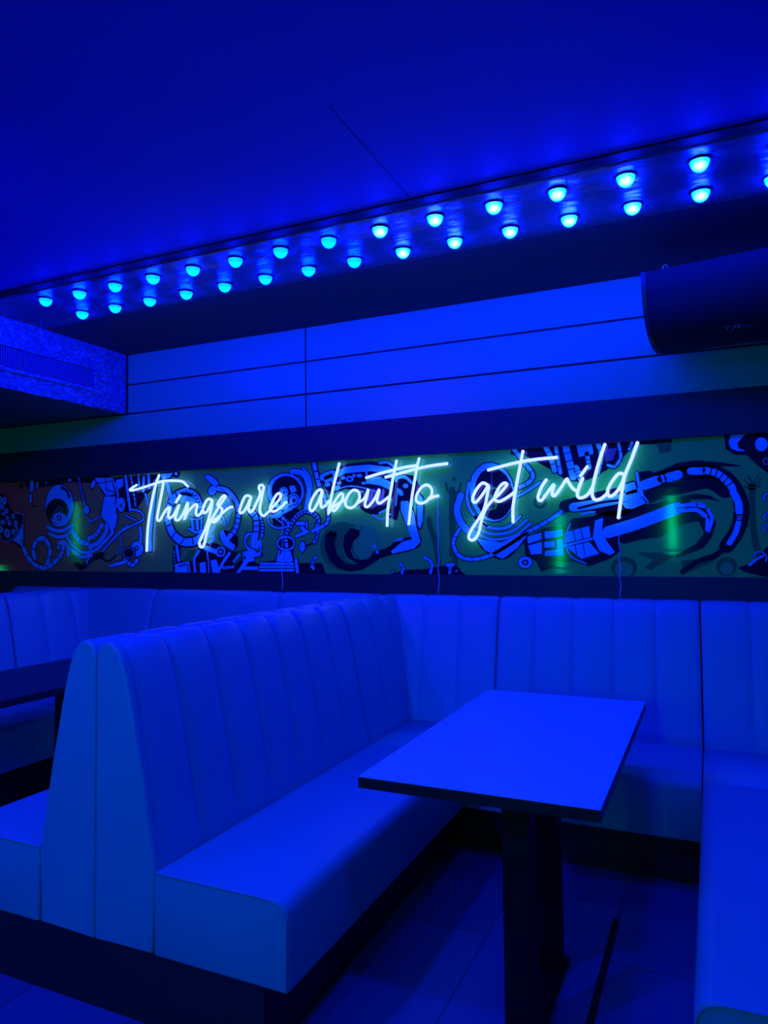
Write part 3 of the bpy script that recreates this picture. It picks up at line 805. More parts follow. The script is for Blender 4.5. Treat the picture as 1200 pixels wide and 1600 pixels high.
('s',1,'B',0.0335,[(-4.299,1.512),(-4.223,1.539),(-4.159,1.614)]),
('s',0,'K',0.0473,[(-4.282,1.447),(-4.19,1.486),(-4.116,1.565),(-4.116,1.605)]),
('s',1,'B',0.0355,[(-4.282,1.447),(-4.19,1.486),(-4.116,1.565),(-4.116,1.605)]),
('s',0,'K',0.0529,[(-4.454,1.554),(-4.375,1.488),(-4.309,1.479)]),
('s',1,'B',0.042,[(-4.454,1.554),(-4.375,1.488),(-4.309,1.479)]),
('s',0,'K',0.0256,[(-4.157,1.414),(-4.073,1.485),(-4,1.547)]),
('s',1,'B',0.0138,[(-4.157,1.414),(-4.073,1.485),(-4,1.547)]),
('l',2,'K',0.0059,[(-4.386,1.546),(-4.433,1.513)]),
('l',2,'K',0.0055,[(-4.353,1.522),(-4.4,1.488)]),
('l',2,'K',0.0059,[(-4.32,1.498),(-4.367,1.464)]),
('l',2,'K',0.0055,[(-4.316,1.515),(-4.289,1.47)]),
('l',2,'K',0.0055,[(-4.275,1.528),(-4.247,1.484)]),
('l',2,'K',0.0059,[(-4.246,1.536),(-4.195,1.505)]),
('l',2,'K',0.0059,[(-4.218,1.561),(-4.168,1.531)]),
('l',2,'K',0.0055,[(-4.19,1.587),(-4.14,1.556)]),
('s',0,'K',0.0256,[(-4.293,1.487),(-4.276,1.423),(-4.313,1.326)]),
('s',1,'B',0.0158,[(-4.293,1.487),(-4.276,1.423),(-4.313,1.326)]),
('s',0,'k',0.0147,[(-4.139,1.825),(-4.028,1.821),(-4.038,1.73),(-4.006,1.674),(-4.026,1.595),(-4.068,1.54),(-4.095,1.612),(-4.17,1.678),(-4.158,1.758),(-4.139,1.825)]),
('p',0,'K',0,[(-4.139,1.825),(-4.028,1.821),(-4.038,1.73),(-4.006,1.674),(-4.026,1.595),(-4.068,1.54),(-4.095,1.612),(-4.17,1.678),(-4.158,1.758)]),
('p',1,'B',0,[(-4.139,1.825),(-4.028,1.821),(-4.038,1.73),(-4.006,1.674),(-4.026,1.595),(-4.068,1.54),(-4.095,1.612),(-4.17,1.678),(-4.158,1.758)]),
('s',0,'k',0.0164,[(-4.243,1.972),(-4.077,1.964),(-4.028,1.841),(-4.118,1.827),(-4.194,1.912),(-4.243,1.972)]),
('p',0,'K',0,[(-4.243,1.972),(-4.077,1.964),(-4.028,1.841),(-4.118,1.827),(-4.194,1.912)]),
('p',1,'B',0,[(-4.243,1.972),(-4.077,1.964),(-4.028,1.841),(-4.118,1.827),(-4.194,1.912)]),
('l',2,'K',0.0073,[(-4.126,1.937),(-4.123,1.929)]),
('s',2,'K',0.0064,[(-4.205,1.928),(-4.055,1.938)]),
('s',2,'K',0.0064,[(-4.135,1.885),(-4.033,1.849)]),
('s',2,'K',0.0064,[(-4.13,1.965),(-4.107,1.836)]),
('s',0,'k',0.0164,[(-4.026,1.944),(-3.956,1.953),(-3.955,1.894),(-4,1.876),(-4.026,1.944)]),
('p',0,'K',0,[(-4.026,1.944),(-3.956,1.953),(-3.955,1.894),(-4,1.876)]),
('p',1,'B',0,[(-4.026,1.944),(-3.956,1.953),(-3.955,1.894),(-4,1.876)]),
('s',0,'K',0.0256,[(-4.066,1.962),(-4.007,1.848),(-4.012,1.785),(-4.032,1.714)]),
('s',1,'B',0.0164,[(-4.066,1.962),(-4.007,1.848),(-4.012,1.785),(-4.032,1.714)]),
('s',0,'K',0.0307,[(-3.93,1.972),(-3.908,1.836)]),
('s',1,'B',0.018,[(-3.93,1.972),(-3.908,1.836)]),
('p',0,'K',0,[(-3.927,1.75),(-3.93,1.732),(-3.937,1.716),(-3.949,1.704),(-3.964,1.698),(-3.979,1.698),(-3.994,1.705),(-4.006,1.718),(-4.014,1.735),(-4.017,1.753),(-4.014,1.772),(-4.007,1.788),(-3.995,1.8),(-3.98,1.806),(-3.965,1.805),(-3.95,1.798),(-3.938,1.786),(-3.93,1.769)]),
('p',1,'B',0,[(-3.937,1.751),(-3.939,1.735),(-3.945,1.721),(-3.954,1.71),(-3.965,1.705),(-3.978,1.705),(-3.989,1.711),(-3.999,1.722),(-4.005,1.737),(-4.007,1.753),(-4.005,1.769),(-3.999,1.783),(-3.99,1.794),(-3.978,1.799),(-3.966,1.798),(-3.955,1.792),(-3.945,1.781),(-3.939,1.767)]),
('p',2,'K',0,[(-3.962,1.752),(-3.963,1.745),(-3.969,1.741),(-3.975,1.741),(-3.98,1.746),(-3.982,1.752),(-3.98,1.759),(-3.975,1.763),(-3.969,1.762),(-3.964,1.758)]),
('s',0,'K',0.0355,[(-4.403,1.974),(-4.386,1.912),(-4.357,1.829),(-4.34,1.772)]),
('s',1,'B',0.0217,[(-4.403,1.974),(-4.386,1.912),(-4.357,1.829),(-4.34,1.772)]),
('l',2,'K',0.0089,[(-4.385,1.957),(-4.411,1.954)]),
('l',2,'K',0.0089,[(-4.379,1.938),(-4.406,1.936)]),
('l',2,'K',0.0082,[(-4.374,1.92),(-4.4,1.917)]),
('l',2,'K',0.0082,[(-4.368,1.902),(-4.394,1.898)]),
('l',2,'K',0.0089,[(-4.362,1.884),(-4.388,1.88)]),
('l',2,'K',0.0089,[(-4.356,1.865),(-4.382,1.862)]),
('l',2,'K',0.0082,[(-4.35,1.847),(-4.375,1.843)]),
('l',2,'K',0.0082,[(-4.343,1.828),(-4.369,1.825)]),
('l',2,'K',0.0089,[(-4.338,1.81),(-4.364,1.807)]),
('l',2,'K',0.0082,[(-4.332,1.792),(-4.358,1.788)]),
('p',0,'K',0,[(-4.28,1.729),(-4.282,1.716),(-4.289,1.705),(-4.3,1.697),(-4.313,1.693),(-4.327,1.693),(-4.341,1.698),(-4.352,1.707),(-4.359,1.719),(-4.361,1.732),(-4.359,1.745),(-4.352,1.756),(-4.341,1.764),(-4.328,1.768),(-4.314,1.768),(-4.301,1.763),(-4.29,1.754),(-4.283,1.742)]),
('p',1,'B',0,[(-4.29,1.73),(-4.292,1.719),(-4.297,1.71),(-4.305,1.703),(-4.315,1.7),(-4.326,1.7),(-4.336,1.704),(-4.344,1.711),(-4.349,1.721),(-4.351,1.731),(-4.35,1.742),(-4.344,1.751),(-4.336,1.758),(-4.326,1.761),(-4.316,1.761),(-4.305,1.757),(-4.297,1.75),(-4.292,1.74)]),
('s',0,'K',0.0168,[(-4.444,1.669),(-4.367,1.703)]),
('s',1,'B',0.0069,[(-4.444,1.669),(-4.367,1.703)]),
('s',0,'K',0.018,[(-4.317,1.682),(-4.278,1.644),(-4.186,1.678)]),
('s',1,'B',0.0098,[(-4.317,1.682),(-4.278,1.644),(-4.186,1.678)]),
('s',0,'K',0.0183,[(-4.278,1.644),(-4.31,1.601)]),
('s',1,'B',0.0091,[(-4.278,1.644),(-4.31,1.601)]),
('s',0,'K',0.0173,[(-3.989,1.555),(-3.968,1.484),(-4.009,1.39)]),
('s',1,'B',0.0082,[(-3.989,1.555),(-3.968,1.484),(-4.009,1.39)]),
('s',0,'K',0.0237,[(-4,1.547),(-3.907,1.601)]),
('s',1,'B',0.0146,[(-4,1.547),(-3.907,1.601)]),
('s',0,'K',0.0292,[(-4.071,1.307),(-3.998,1.319),(-3.905,1.342)]),
('s',1,'B',0.0201,[(-4.071,1.307),(-3.998,1.319),(-3.905,1.342)]),
('s',0,'K',0.0138,[(-4.009,1.39),(-4.093,1.341),(-4.178,1.366)]),
('s',0,'K',0.0456,[(-4.452,1.367),(-4.373,1.294),(-4.264,1.358),(-4.157,1.39)]),
('s',0,'K',0.0548,[(-4.912,1.973),(-4.911,1.909)]),
('s',1,'B',0.0394,[(-4.912,1.973),(-4.911,1.909)]),
('s',0,'K',0.0396,[(-4.923,1.867),(-4.922,1.812)]),
('s',1,'B',0.0232,[(-4.923,1.867),(-4.922,1.812)]),
('s',0,'K',0.0351,[(-4.846,1.961),(-4.852,1.928)]),
('s',1,'B',0.0197,[(-4.846,1.961),(-4.852,1.928)]),
('s',0,'K',0.0099,[(-4.928,1.816),(-4.897,1.781),(-4.855,1.776)]),
('p',0,'K',0,[(-4.226,1.914),(-4.234,1.902),(-4.244,1.892),(-4.255,1.887),(-4.266,1.885),(-4.276,1.888),(-4.283,1.895),(-4.286,1.906),(-4.286,1.918),(-4.281,1.931),(-4.274,1.943),(-4.263,1.953),(-4.252,1.959),(-4.241,1.96),(-4.231,1.957),(-4.224,1.95),(-4.221,1.939),(-4.221,1.927)]),
('p',1,'B',0,[(-4.235,1.917),(-4.241,1.907),(-4.249,1.899),(-4.257,1.894),(-4.265,1.892),(-4.271,1.894),(-4.276,1.9),(-4.277,1.908),(-4.276,1.918),(-4.272,1.928),(-4.266,1.938),(-4.258,1.946),(-4.25,1.951),(-4.242,1.953),(-4.236,1.951),(-4.232,1.945),(-4.23,1.937),(-4.231,1.927)]),
('p',0,'K',0,[(-4.468,1.965),(-4.47,1.957),(-4.475,1.951),(-4.483,1.946),(-4.493,1.944),(-4.503,1.945),(-4.513,1.948),(-4.522,1.953),(-4.527,1.96),(-4.529,1.968),(-4.527,1.975),(-4.522,1.982),(-4.514,1.986),(-4.504,1.989),(-4.493,1.988),(-4.483,1.985),(-4.475,1.98),(-4.47,1.973)]),
('p',1,'B',0,[(-4.478,1.965),(-4.479,1.96),(-4.483,1.956),(-4.488,1.953),(-4.495,1.952),(-4.502,1.952),(-4.508,1.954),(-4.514,1.958),(-4.517,1.962),(-4.519,1.967),(-4.517,1.972),(-4.514,1.977),(-4.509,1.98),(-4.502,1.981),(-4.495,1.981),(-4.488,1.979),(-4.483,1.975),(-4.479,1.971)]),
('p',1,'K',0,[(-5.006,1.943),(-5.008,1.935),(-5.012,1.928),(-5.019,1.923),(-5.028,1.92),(-5.037,1.921),(-5.046,1.924),(-5.053,1.929),(-5.058,1.937),(-5.06,1.945),(-5.058,1.953),(-5.054,1.96),(-5.047,1.965),(-5.038,1.968),(-5.029,1.967),(-5.02,1.964),(-5.013,1.959),(-5.008,1.951)]),
('p',0,'K',0,[(-4.997,1.977),(-4.227,1.978),(-4.226,1.929),(-4.515,1.951),(-4.792,1.921),(-4.984,1.933)]),
('p',1,'B',0,[(-4.742,1.957),(-4.745,1.95),(-4.751,1.947),(-4.758,1.95),(-4.761,1.958),(-4.758,1.965),(-4.752,1.967),(-4.745,1.964)]),
('p',0,'K',0,[(-4.104,1.96),(-3.49,1.969),(-3.501,1.931),(-3.663,1.931),(-3.684,1.855),(-3.739,1.814),(-3.816,1.731),(-3.884,1.699),(-3.986,1.71),(-4.102,1.723)]),
('p',1,'B',0,[(-4.034,1.922),(-3.965,1.953),(-3.959,1.901),(-3.999,1.872)]),
('s',1,'B',0.0239,[(-3.931,1.969),(-3.91,1.847),(-3.884,1.716)]),
('s',1,'B',0.0161,[(-3.88,1.967),(-3.862,1.888),(-3.833,1.749)]),
('s',1,'B',0.0152,[(-3.807,1.972),(-3.8,1.894)]),
('s',1,'B',0.0216,[(-3.756,1.952),(-3.761,1.849)]),
('s',1,'B',0.0221,[(-3.712,1.971),(-3.704,1.873)]),
('s',1,'B',0.0201,[(-3.739,1.827),(-3.719,1.754)]),
('l',2,'K',0.0072,[(-3.862,1.936),(-3.884,1.935)]),
('l',2,'K',0.0072,[(-3.855,1.905),(-3.877,1.903)]),
('l',2,'K',0.008,[(-3.848,1.874),(-3.87,1.872)]),
('l',2,'K',0.008,[(-3.842,1.843),(-3.864,1.841)]),
('l',2,'K',0.008,[(-3.835,1.812),(-3.857,1.81)]),
('l',2,'K',0.008,[(-3.829,1.781),(-3.851,1.779)]),
('p',0,'K',0,[(-3.925,1.759),(-3.927,1.739),(-3.936,1.721),(-3.948,1.708),(-3.964,1.702),(-3.981,1.702),(-3.997,1.71),(-4.01,1.723),(-4.018,1.742),(-4.021,1.762),(-4.019,1.782),(-4.01,1.8),(-3.997,1.813),(-3.982,1.819),(-3.965,1.819),(-3.949,1.811),(-3.936,1.797),(-3.928,1.779)]),
('p',1,'B',0,[(-3.934,1.759),(-3.936,1.742),(-3.943,1.726),(-3.953,1.715),(-3.966,1.709),(-3.979,1.709),(-3.992,1.716),(-4.003,1.728),(-4.009,1.744),(-4.012,1.762),(-4.01,1.78),(-4.003,1.795),(-3.993,1.806),(-3.98,1.812),(-3.966,1.812),(-3.954,1.805),(-3.943,1.793),(-3.936,1.777)]),
('p',2,'K',0,[(-3.964,1.758),(-3.966,1.752),(-3.973,1.749),(-3.979,1.752),(-3.982,1.758),(-3.979,1.764),(-3.973,1.767),(-3.966,1.764)]),
('s',0,'K',0.0271,[(-3.873,1.72),(-3.794,1.705),(-3.752,1.661),(-3.777,1.634),(-3.861,1.604),(-3.985,1.554),(-4.054,1.494)]),
('s',1,'B',0.0144,[(-3.873,1.72),(-3.794,1.705),(-3.752,1.661),(-3.777,1.634),(-3.861,1.604),(-3.985,1.554),(-4.054,1.494)]),
('s',0,'K',0.0235,[(-3.94,1.683),(-3.827,1.637)]),
('s',1,'B',0.0108,[(-3.94,1.683),(-3.827,1.637)]),
('s',0,'K',0.0397,[(-3.788,1.585),(-3.78,1.525),(-3.787,1.483)]),
('s',1,'B',0.0269,[(-3.788,1.585),(-3.78,1.525),(-3.787,1.483)]),
('p',0,'K',0,[(-3.748,1.431),(-3.752,1.41),(-3.764,1.391),(-3.782,1.377),(-3.805,1.369),(-3.829,1.369),(-3.851,1.377),(-3.87,1.391),(-3.882,1.41),(-3.887,1.432),(-3.883,1.454),(-3.871,1.473),(-3.852,1.487),(-3.829,1.494),(-3.805,1.494),(-3.783,1.486),(-3.764,1.472),(-3.752,1.453)]),
('p',1,'B',0,[(-3.757,1.431),(-3.76,1.412),(-3.771,1.395),(-3.787,1.383),(-3.806,1.376),(-3.827,1.376),(-3.847,1.383),(-3.863,1.396),(-3.874,1.413),(-3.877,1.432),(-3.874,1.451),(-3.863,1.468),(-3.847,1.481),(-3.828,1.487),(-3.807,1.487),(-3.787,1.48),(-3.771,1.467),(-3.761,1.451)]),
('p',2,'K',0,[(-3.826,1.402),(-3.83,1.385),(-3.841,1.37),(-3.859,1.359),(-3.881,1.353),(-3.904,1.353),(-3.927,1.359),(-3.945,1.37),(-3.957,1.385),(-3.961,1.402),(-3.957,1.42),(-3.945,1.435),(-3.927,1.446),(-3.905,1.451),(-3.882,1.451),(-3.86,1.445),(-3.842,1.434),(-3.83,1.419)]),
('p',3,'L',0,[(-3.835,1.402),(-3.838,1.394),(-3.845,1.395),(-3.848,1.402),(-3.845,1.409),(-3.838,1.409)]),
('p',3,'L',0,[(-3.84,1.383),(-3.847,1.378),(-3.854,1.38),(-3.852,1.388),(-3.845,1.393),(-3.839,1.391)]),
('p',3,'L',0,[(-3.856,1.368),(-3.866,1.366),(-3.87,1.37),(-3.865,1.377),(-3.855,1.379),(-3.851,1.375)]),
('p',3,'L',0,[(-3.88,1.36),(-3.89,1.361),(-3.892,1.366),(-3.883,1.37),(-3.873,1.369),(-3.871,1.364)]),
('p',3,'L',0,[(-3.906,1.36),(-3.915,1.364),(-3.913,1.369),(-3.903,1.37),(-3.894,1.366),(-3.896,1.361)]),
('p',3,'L',0,[(-3.929,1.369),(-3.935,1.375),(-3.931,1.379),(-3.921,1.377),(-3.915,1.37),(-3.92,1.366)]),
('p',3,'L',0,[(-3.946,1.384),(-3.947,1.391),(-3.941,1.394),(-3.934,1.388),(-3.932,1.38),(-3.939,1.378)]),
('p',3,'L',0,[(-3.952,1.402),(-3.949,1.41),(-3.942,1.41),(-3.938,1.402),(-3.942,1.395),(-3.949,1.395)]),
('p',3,'L',0,[(-3.946,1.421),(-3.939,1.427),(-3.933,1.424),(-3.934,1.417),(-3.941,1.411),(-3.947,1.413)]),
('p',3,'L',0,[(-3.93,1.436),(-3.92,1.439),(-3.916,1.434),(-3.921,1.428),(-3.931,1.425),(-3.935,1.429)]),
('p',3,'L',0,[(-3.906,1.444),(-3.896,1.443),(-3.895,1.438),(-3.903,1.434),(-3.914,1.435),(-3.915,1.44)]),
('p',3,'L',0,[(-3.88,1.444),(-3.871,1.44),(-3.873,1.435),(-3.883,1.434),(-3.892,1.438),(-3.891,1.443)]),
('p',3,'L',0,[(-3.857,1.435),(-3.851,1.429),(-3.855,1.425),(-3.865,1.427),(-3.871,1.434),(-3.866,1.438)]),
('p',3,'L',0,[(-3.84,1.42),(-3.839,1.413),(-3.845,1.41),(-3.853,1.416),(-3.854,1.424),(-3.848,1.426)]),
('p',2,'K',0,[(-3.802,1.436),(-3.806,1.425),(-3.815,1.418),(-3.826,1.418),(-3.835,1.425),(-3.838,1.436),(-3.835,1.447),(-3.826,1.454),(-3.815,1.454),(-3.806,1.447)]),
('p',3,'B',0,[(-3.811,1.436),(-3.814,1.429),(-3.82,1.427),(-3.827,1.429),(-3.829,1.436),(-3.827,1.443),(-3.82,1.445),(-3.814,1.443)]),
('s',0,'K',0.0444,[(-3.932,1.359),(-3.87,1.312),(-3.814,1.346)]),
('s',1,'B',0.0301,[(-3.932,1.359),(-3.87,1.312),(-3.814,1.346)]),
('l',2,'K',0.008,[(-3.89,1.348),(-3.917,1.327)]),
('l',2,'K',0.0072,[(-3.862,1.327),(-3.889,1.306)]),
('l',2,'K',0.0072,[(-3.857,1.339),(-3.833,1.316)]),
('s',0,'K',0.0332,[(-4.029,1.32),(-3.927,1.339)]),
('s',1,'B',0.0194,[(-4.029,1.32),(-3.927,1.339)]),
('s',0,'k',0.0164,[(-3.598,1.97),(-3.488,1.97),(-3.512,1.939),(-3.587,1.925),(-3.598,1.97)]),
('p',0,'K',0,[(-3.598,1.97),(-3.488,1.97),(-3.512,1.939),(-3.587,1.925)]),
('p',1,'B',0,[(-3.598,1.97),(-3.488,1.97),(-3.512,1.939),(-3.587,1.925)]),
('s',0,'K',0.0442,[(-3.646,1.896),(-3.673,1.71),(-3.694,1.541),(-3.693,1.422)]),
('s',1,'B',0.0301,[(-3.646,1.896),(-3.673,1.71),(-3.694,1.541),(-3.693,1.422)]),
('s',0,'K',0.0484,[(-3.544,1.908),(-3.509,1.806)]),
('s',1,'B',0.0341,[(-3.544,1.908),(-3.509,1.806)]),
('p',1,'B',0,[(-3.444,1.962),(-3.448,1.953),(-3.459,1.949),(-3.469,1.954),(-3.473,1.964),(-3.469,1.973),(-3.459,1.976),(-3.448,1.972)]),
('p',0,'K',0,[(-3.423,1.961),(-3.425,1.951),(-3.431,1.942),(-3.441,1.936),(-3.452,1.933),(-3.465,1.933),(-3.477,1.938),(-3.486,1.945),(-3.493,1.954),(-3.495,1.965),(-3.493,1.975),(-3.486,1.984),(-3.477,1.99),(-3.465,1.993),(-3.452,1.992),(-3.441,1.988),(-3.431,1.981),(-3.425,1.971)]),
('s',0,'K',0.079,[(-3.364,1.832),(-3.458,1.804),(-3.519,1.722),(-3.527,1.622),(-3.479,1.529),(-3.384,1.477),(-3.281,1.485),(-3.23,1.517)]),
('s',1,'B',0.0557,[(-3.364,1.832),(-3.458,1.804),(-3.519,1.722),(-3.527,1.622),(-3.479,1.529),(-3.384,1.477),(-3.281,1.485),(-3.23,1.517)]),
('l',2,'K',0.009,[(-3.439,1.782),(-3.464,1.83)]),
('l',2,'K',0.009,[(-3.475,1.731),(-3.53,1.758)]),
('l',2,'K',0.009,[(-3.491,1.671),(-3.555,1.675)]),
('l',2,'K',0.009,[(-3.485,1.608),(-3.544,1.59)]),
('l',2,'K',0.0081,[(-3.459,1.549),(-3.495,1.508)]),
('l',2,'K',0.0083,[(-3.381,1.505),(-3.416,1.464)]),
('l',2,'K',0.0081,[(-3.312,1.508),(-3.304,1.459)]),
('s',0,'K',0.0642,[(-3.374,1.832),(-3.292,1.806),(-3.245,1.739),(-3.225,1.681)]),
('s',1,'B',0.0422,[(-3.374,1.832),(-3.292,1.806),(-3.245,1.739),(-3.225,1.681)]),
('l',2,'K',0.008,[(-3.339,1.834),(-3.349,1.811)]),
('l',2,'K',0.0073,[(-3.308,1.824),(-3.318,1.801)]),
('l',2,'K',0.008,[(-3.274,1.805),(-3.301,1.794)]),
('l',2,'K',0.0073,[(-3.258,1.782),(-3.285,1.771)]),
('l',2,'K',0.008,[(-3.242,1.759),(-3.269,1.748)]),
('l',2,'K',0.0066,[(-3.228,1.733),(-3.257,1.727)]),
('l',2,'K',0.0072,[(-3.219,1.708),(-3.248,1.703)]),
('p',2,'B',0,[(-3.284,1.756),(-3.292,1.748),(-3.308,1.743),(-3.332,1.742),(-3.359,1.746),(-3.387,1.753),(-3.412,1.762),(-3.432,1.774),(-3.443,1.785),(-3.445,1.796),(-3.437,1.804),(-3.42,1.808),(-3.396,1.809),(-3.369,1.806),(-3.341,1.799),(-3.316,1.789),(-3.297,1.778),(-3.286,1.766)]),
('p',3,'K',0,[(-3.303,1.802),(-3.307,1.798),(-3.319,1.796),(-3.336,1.796),(-3.356,1.798),(-3.377,1.802),(-3.397,1.807),(-3.413,1.813),(-3.423,1.819),(-3.426,1.824),(-3.421,1.828),(-3.409,1.83),(-3.392,1.83),(-3.372,1.828),(-3.35,1.824),(-3.331,1.819),(-3.315,1.813),(-3.305,1.807)]),
('s',0,'K',0.0261,[(-3.332,1.642),(-3.271,1.633),(-3.225,1.648)]),
('s',1,'B',0.0141,[(-3.332,1.642),(-3.271,1.633),(-3.225,1.648)]),
('s',0,'K',0.0361,[(-3.317,1.626),(-3.307,1.572)]),
('s',1,'B',0.0241,[(-3.317,1.626),(-3.307,1.572)]),
('s',0,'K',0.0341,[(-3.271,1.625),(-3.266,1.567)]),
('s',1,'B',0.0234,[(-3.271,1.625),(-3.266,1.567)]),
('s',0,'K',0.0275,[(-3.232,1.632),(-3.235,1.567)]),
('s',1,'B',0.0165,[(-3.232,1.632),(-3.235,1.567)]),
('s',0,'K',0.0281,[(-3.341,1.57),(-3.281,1.543),(-3.225,1.557)]),
('s',1,'B',0.0161,[(-3.341,1.57),(-3.281,1.543),(-3.225,1.557)]),
('p',0,'K',0,[(-3.084,1.861),(-3.095,1.857),(-3.112,1.857),(-3.132,1.864),(-3.155,1.874),(-3.176,1.889),(-3.193,1.905),(-3.204,1.92),(-3.209,1.934),(-3.205,1.944),(-3.194,1.948),(-3.177,1.947),(-3.156,1.941),(-3.134,1.93),(-3.113,1.916),(-3.096,1.9),(-3.085,1.884),(-3.081,1.871)]),
('p',1,'B',0,[(-3.091,1.866),(-3.099,1.863),(-3.114,1.864),(-3.131,1.87),(-3.151,1.88),(-3.17,1.893),(-3.185,1.907),(-3.196,1.92),(-3.201,1.931),(-3.198,1.939),(-3.19,1.942),(-3.175,1.941),(-3.157,1.934),(-3.138,1.924),(-3.119,1.912),(-3.104,1.898),(-3.093,1.885),(-3.089,1.873)]),
('p',0,'K',0,[(-3.101,1.815),(-3.111,1.803),(-3.124,1.795),(-3.139,1.791),(-3.154,1.791),(-3.168,1.797),(-3.178,1.807),(-3.183,1.819),(-3.183,1.833),(-3.178,1.847),(-3.168,1.859),(-3.154,1.868),(-3.139,1.872),(-3.124,1.871),(-3.111,1.865),(-3.101,1.856),(-3.096,1.843),(-3.096,1.829)]),
('p',1,'B',0,[(-3.108,1.818),(-3.117,1.808),(-3.128,1.801),(-3.14,1.797),(-3.152,1.798),(-3.163,1.802),(-3.171,1.81),(-3.175,1.821),(-3.175,1.832),(-3.17,1.844),(-3.162,1.854),(-3.151,1.861),(-3.139,1.865),(-3.126,1.865),(-3.116,1.86),(-3.108,1.852),(-3.104,1.842),(-3.104,1.83)]),
('s',0,'K',0.0541,[(-3.089,1.843),(-3.01,1.819),(-2.942,1.745),(-2.921,1.664),(-2.943,1.569),(-3.003,1.502)]),
('s',1,'B',0.0344,[(-3.089,1.843),(-3.01,1.819),(-2.942,1.745),(-2.921,1.664),(-2.943,1.569),(-3.003,1.502)]),
('l',2,'K',0.008,[(-2.912,1.711),(-2.953,1.705)]),
('l',2,'K',0.0073,[(-2.902,1.674),(-2.944,1.668)]),
('l',2,'K',0.0066,[(-2.907,1.63),(-2.949,1.638)]),
('l',2,'K',0.0066,[(-2.915,1.594),(-2.957,1.601)]),
('l',2,'K',0.0066,[(-2.932,1.552),(-2.966,1.573)]),
('l',2,'K',0.0066,[(-2.959,1.522),(-2.993,1.543)]),
('s',2,'K',0.0057,[(-3.07,1.838),(-2.971,1.77),(-2.942,1.665),(-2.972,1.546)]),
('s',0,'K',0.0144,[(-3.119,1.686),(-3.07,1.789)]),
('s',1,'B',0.0072,[(-3.119,1.686),(-3.07,1.789)]),
('s',0,'K',0.0161,[(-3.109,1.681),(-3.056,1.778)]),
('s',1,'B',0.008,[(-3.109,1.681),(-3.056,1.778)]),
('s',0,'K',0.0147,[(-3.099,1.676),(-3.042,1.766)]),
('s',1,'B',0.0073,[(-3.099,1.676),(-3.042,1.766)]),
('s',0,'K',0.0131,[(-3.089,1.67),(-3.028,1.754)]),
('s',1,'B',0.0066,[(-3.089,1.67),(-3.028,1.754)]),
('s',0,'K',0.0131,[(-3.08,1.665),(-3.014,1.742)]),
('s',1,'B',0.0066,[(-3.08,1.665),(-3.014,1.742)]),
('s',0,'K',0.0161,[(-3.07,1.66),(-3.001,1.731)]),
('s',1,'B',0.008,[(-3.07,1.66),(-3.001,1.731)]),
('s',1,'B',0.0098,[(-3.07,1.789),(-3.006,1.751),(-2.986,1.682),(-3.02,1.603),(-3.055,1.595)]),
('s',0,'K',0.0262,[(-3.055,1.652),(-3.035,1.603)]),
('s',1,'B',0.0164,[(-3.055,1.652),(-3.035,1.603)]),
('p',0,'K',0,[(-3.03,1.555),(-2.928,1.513),(-2.924,1.45),(-2.962,1.402),(-3.04,1.443),(-3.085,1.499),(-3.08,1.548)]),
('p',1,'B',0,[(-3.077,1.543),(-3.045,1.553),(-3.016,1.494),(-2.948,1.448),(-2.962,1.412),(-3.04,1.451),(-3.073,1.498)]),
('p',0,'K',0,[(-3.484,1.454),(-3.415,1.454),(-3.415,1.346),(-3.311,1.346),(-3.271,1.42),(-3.189,1.468),(-3.109,1.467),(-2.972,1.402),(-2.876,1.418),(-2.781,1.433),(-2.781,1.26),(-3.488,1.255)]),
('p',1,'G',0,[(-3.405,1.338),(-3.332,1.42),(-3.281,1.42),(-3.311,1.346)]),
('p',1,'G',0,[(-2.943,1.386),(-2.885,1.433),(-2.895,1.354),(-2.962,1.307)]),
('p',1,'B',0,[(-3.457,1.322),(-3.342,1.342),(-3.327,1.26),(-3.472,1.259)]),
('s',2,'K',0.008,[(-3.431,1.305),(-3.358,1.318),(-3.347,1.26)]),
('s',1,'B',0.0234,[(-3.452,1.446),(-3.431,1.346)]),
('s',1,'B',0.01,[(-3.473,1.413),(-3.465,1.305)]),
('s',1,'B',0.0201,[(-3.255,1.412),(-3.296,1.355),(-3.286,1.261)]),
('s',1,'B',0.0115,[(-3.184,1.403),(-3.174,1.338),(-3.169,1.262)]),
('s',1,'B',0.033,[(-3.2,1.432),(-3.109,1.407),(-3.08,1.387)]),
('s',1,'B',0.023,[(-2.996,1.394),(-3.04,1.346),(-3.08,1.286)]),
('s',1,'B',0.0202,[(-3.045,1.297),(-2.967,1.303)]),
('s',1,'B',0.0148,[(-2.962,1.339),(-2.914,1.386)]),
('s',1,'B',0.0262,[(-2.857,1.346),(-2.924,1.263)]),
('s',1,'B',0.0238,[(-2.866,1.295),(-2.772,1.296)]),
('s',1,'B',0.0202,[(-3.21,1.509),(-3.149,1.549),(-3.119,1.581)]),
('s',1,'B',0.0147,[(-3.169,1.517),(-3.119,1.5),(-3.169,1.468)]),
('p',1,'B',0,[(-3.25,1.33),(-3.199,1.338),(-3.191,1.261),(-3.245,1.261)]),
('p',1,'B',0,[(-3.157,1.346),(-3.107,1.354),(-3.07,1.262),(-3.137,1.262)]),
('p',1,'B',0,[(-2.88,1.394),(-2.819,1.403),(-2.786,1.346),(-2.847,1.335),(-2.876,1.354)]),
('l',2,'K',0.0054,[(-3.033,1.313),(-3.033,1.292)]),
('l',2,'K',0.0055,[(-3.015,1.313),(-3.015,1.292)]),
('l',2,'K',0.0055,[(-2.997,1.313),(-2.997,1.292)]),
('l',2,'K',0.0055,[(-2.98,1.313),(-2.98,1.292)]),
('l',2,'K',0.0082,[(-3.464,1.391),(-3.479,1.391)]),
('l',2,'K',0.01,[(-3.462,1.37),(-3.477,1.369)]),
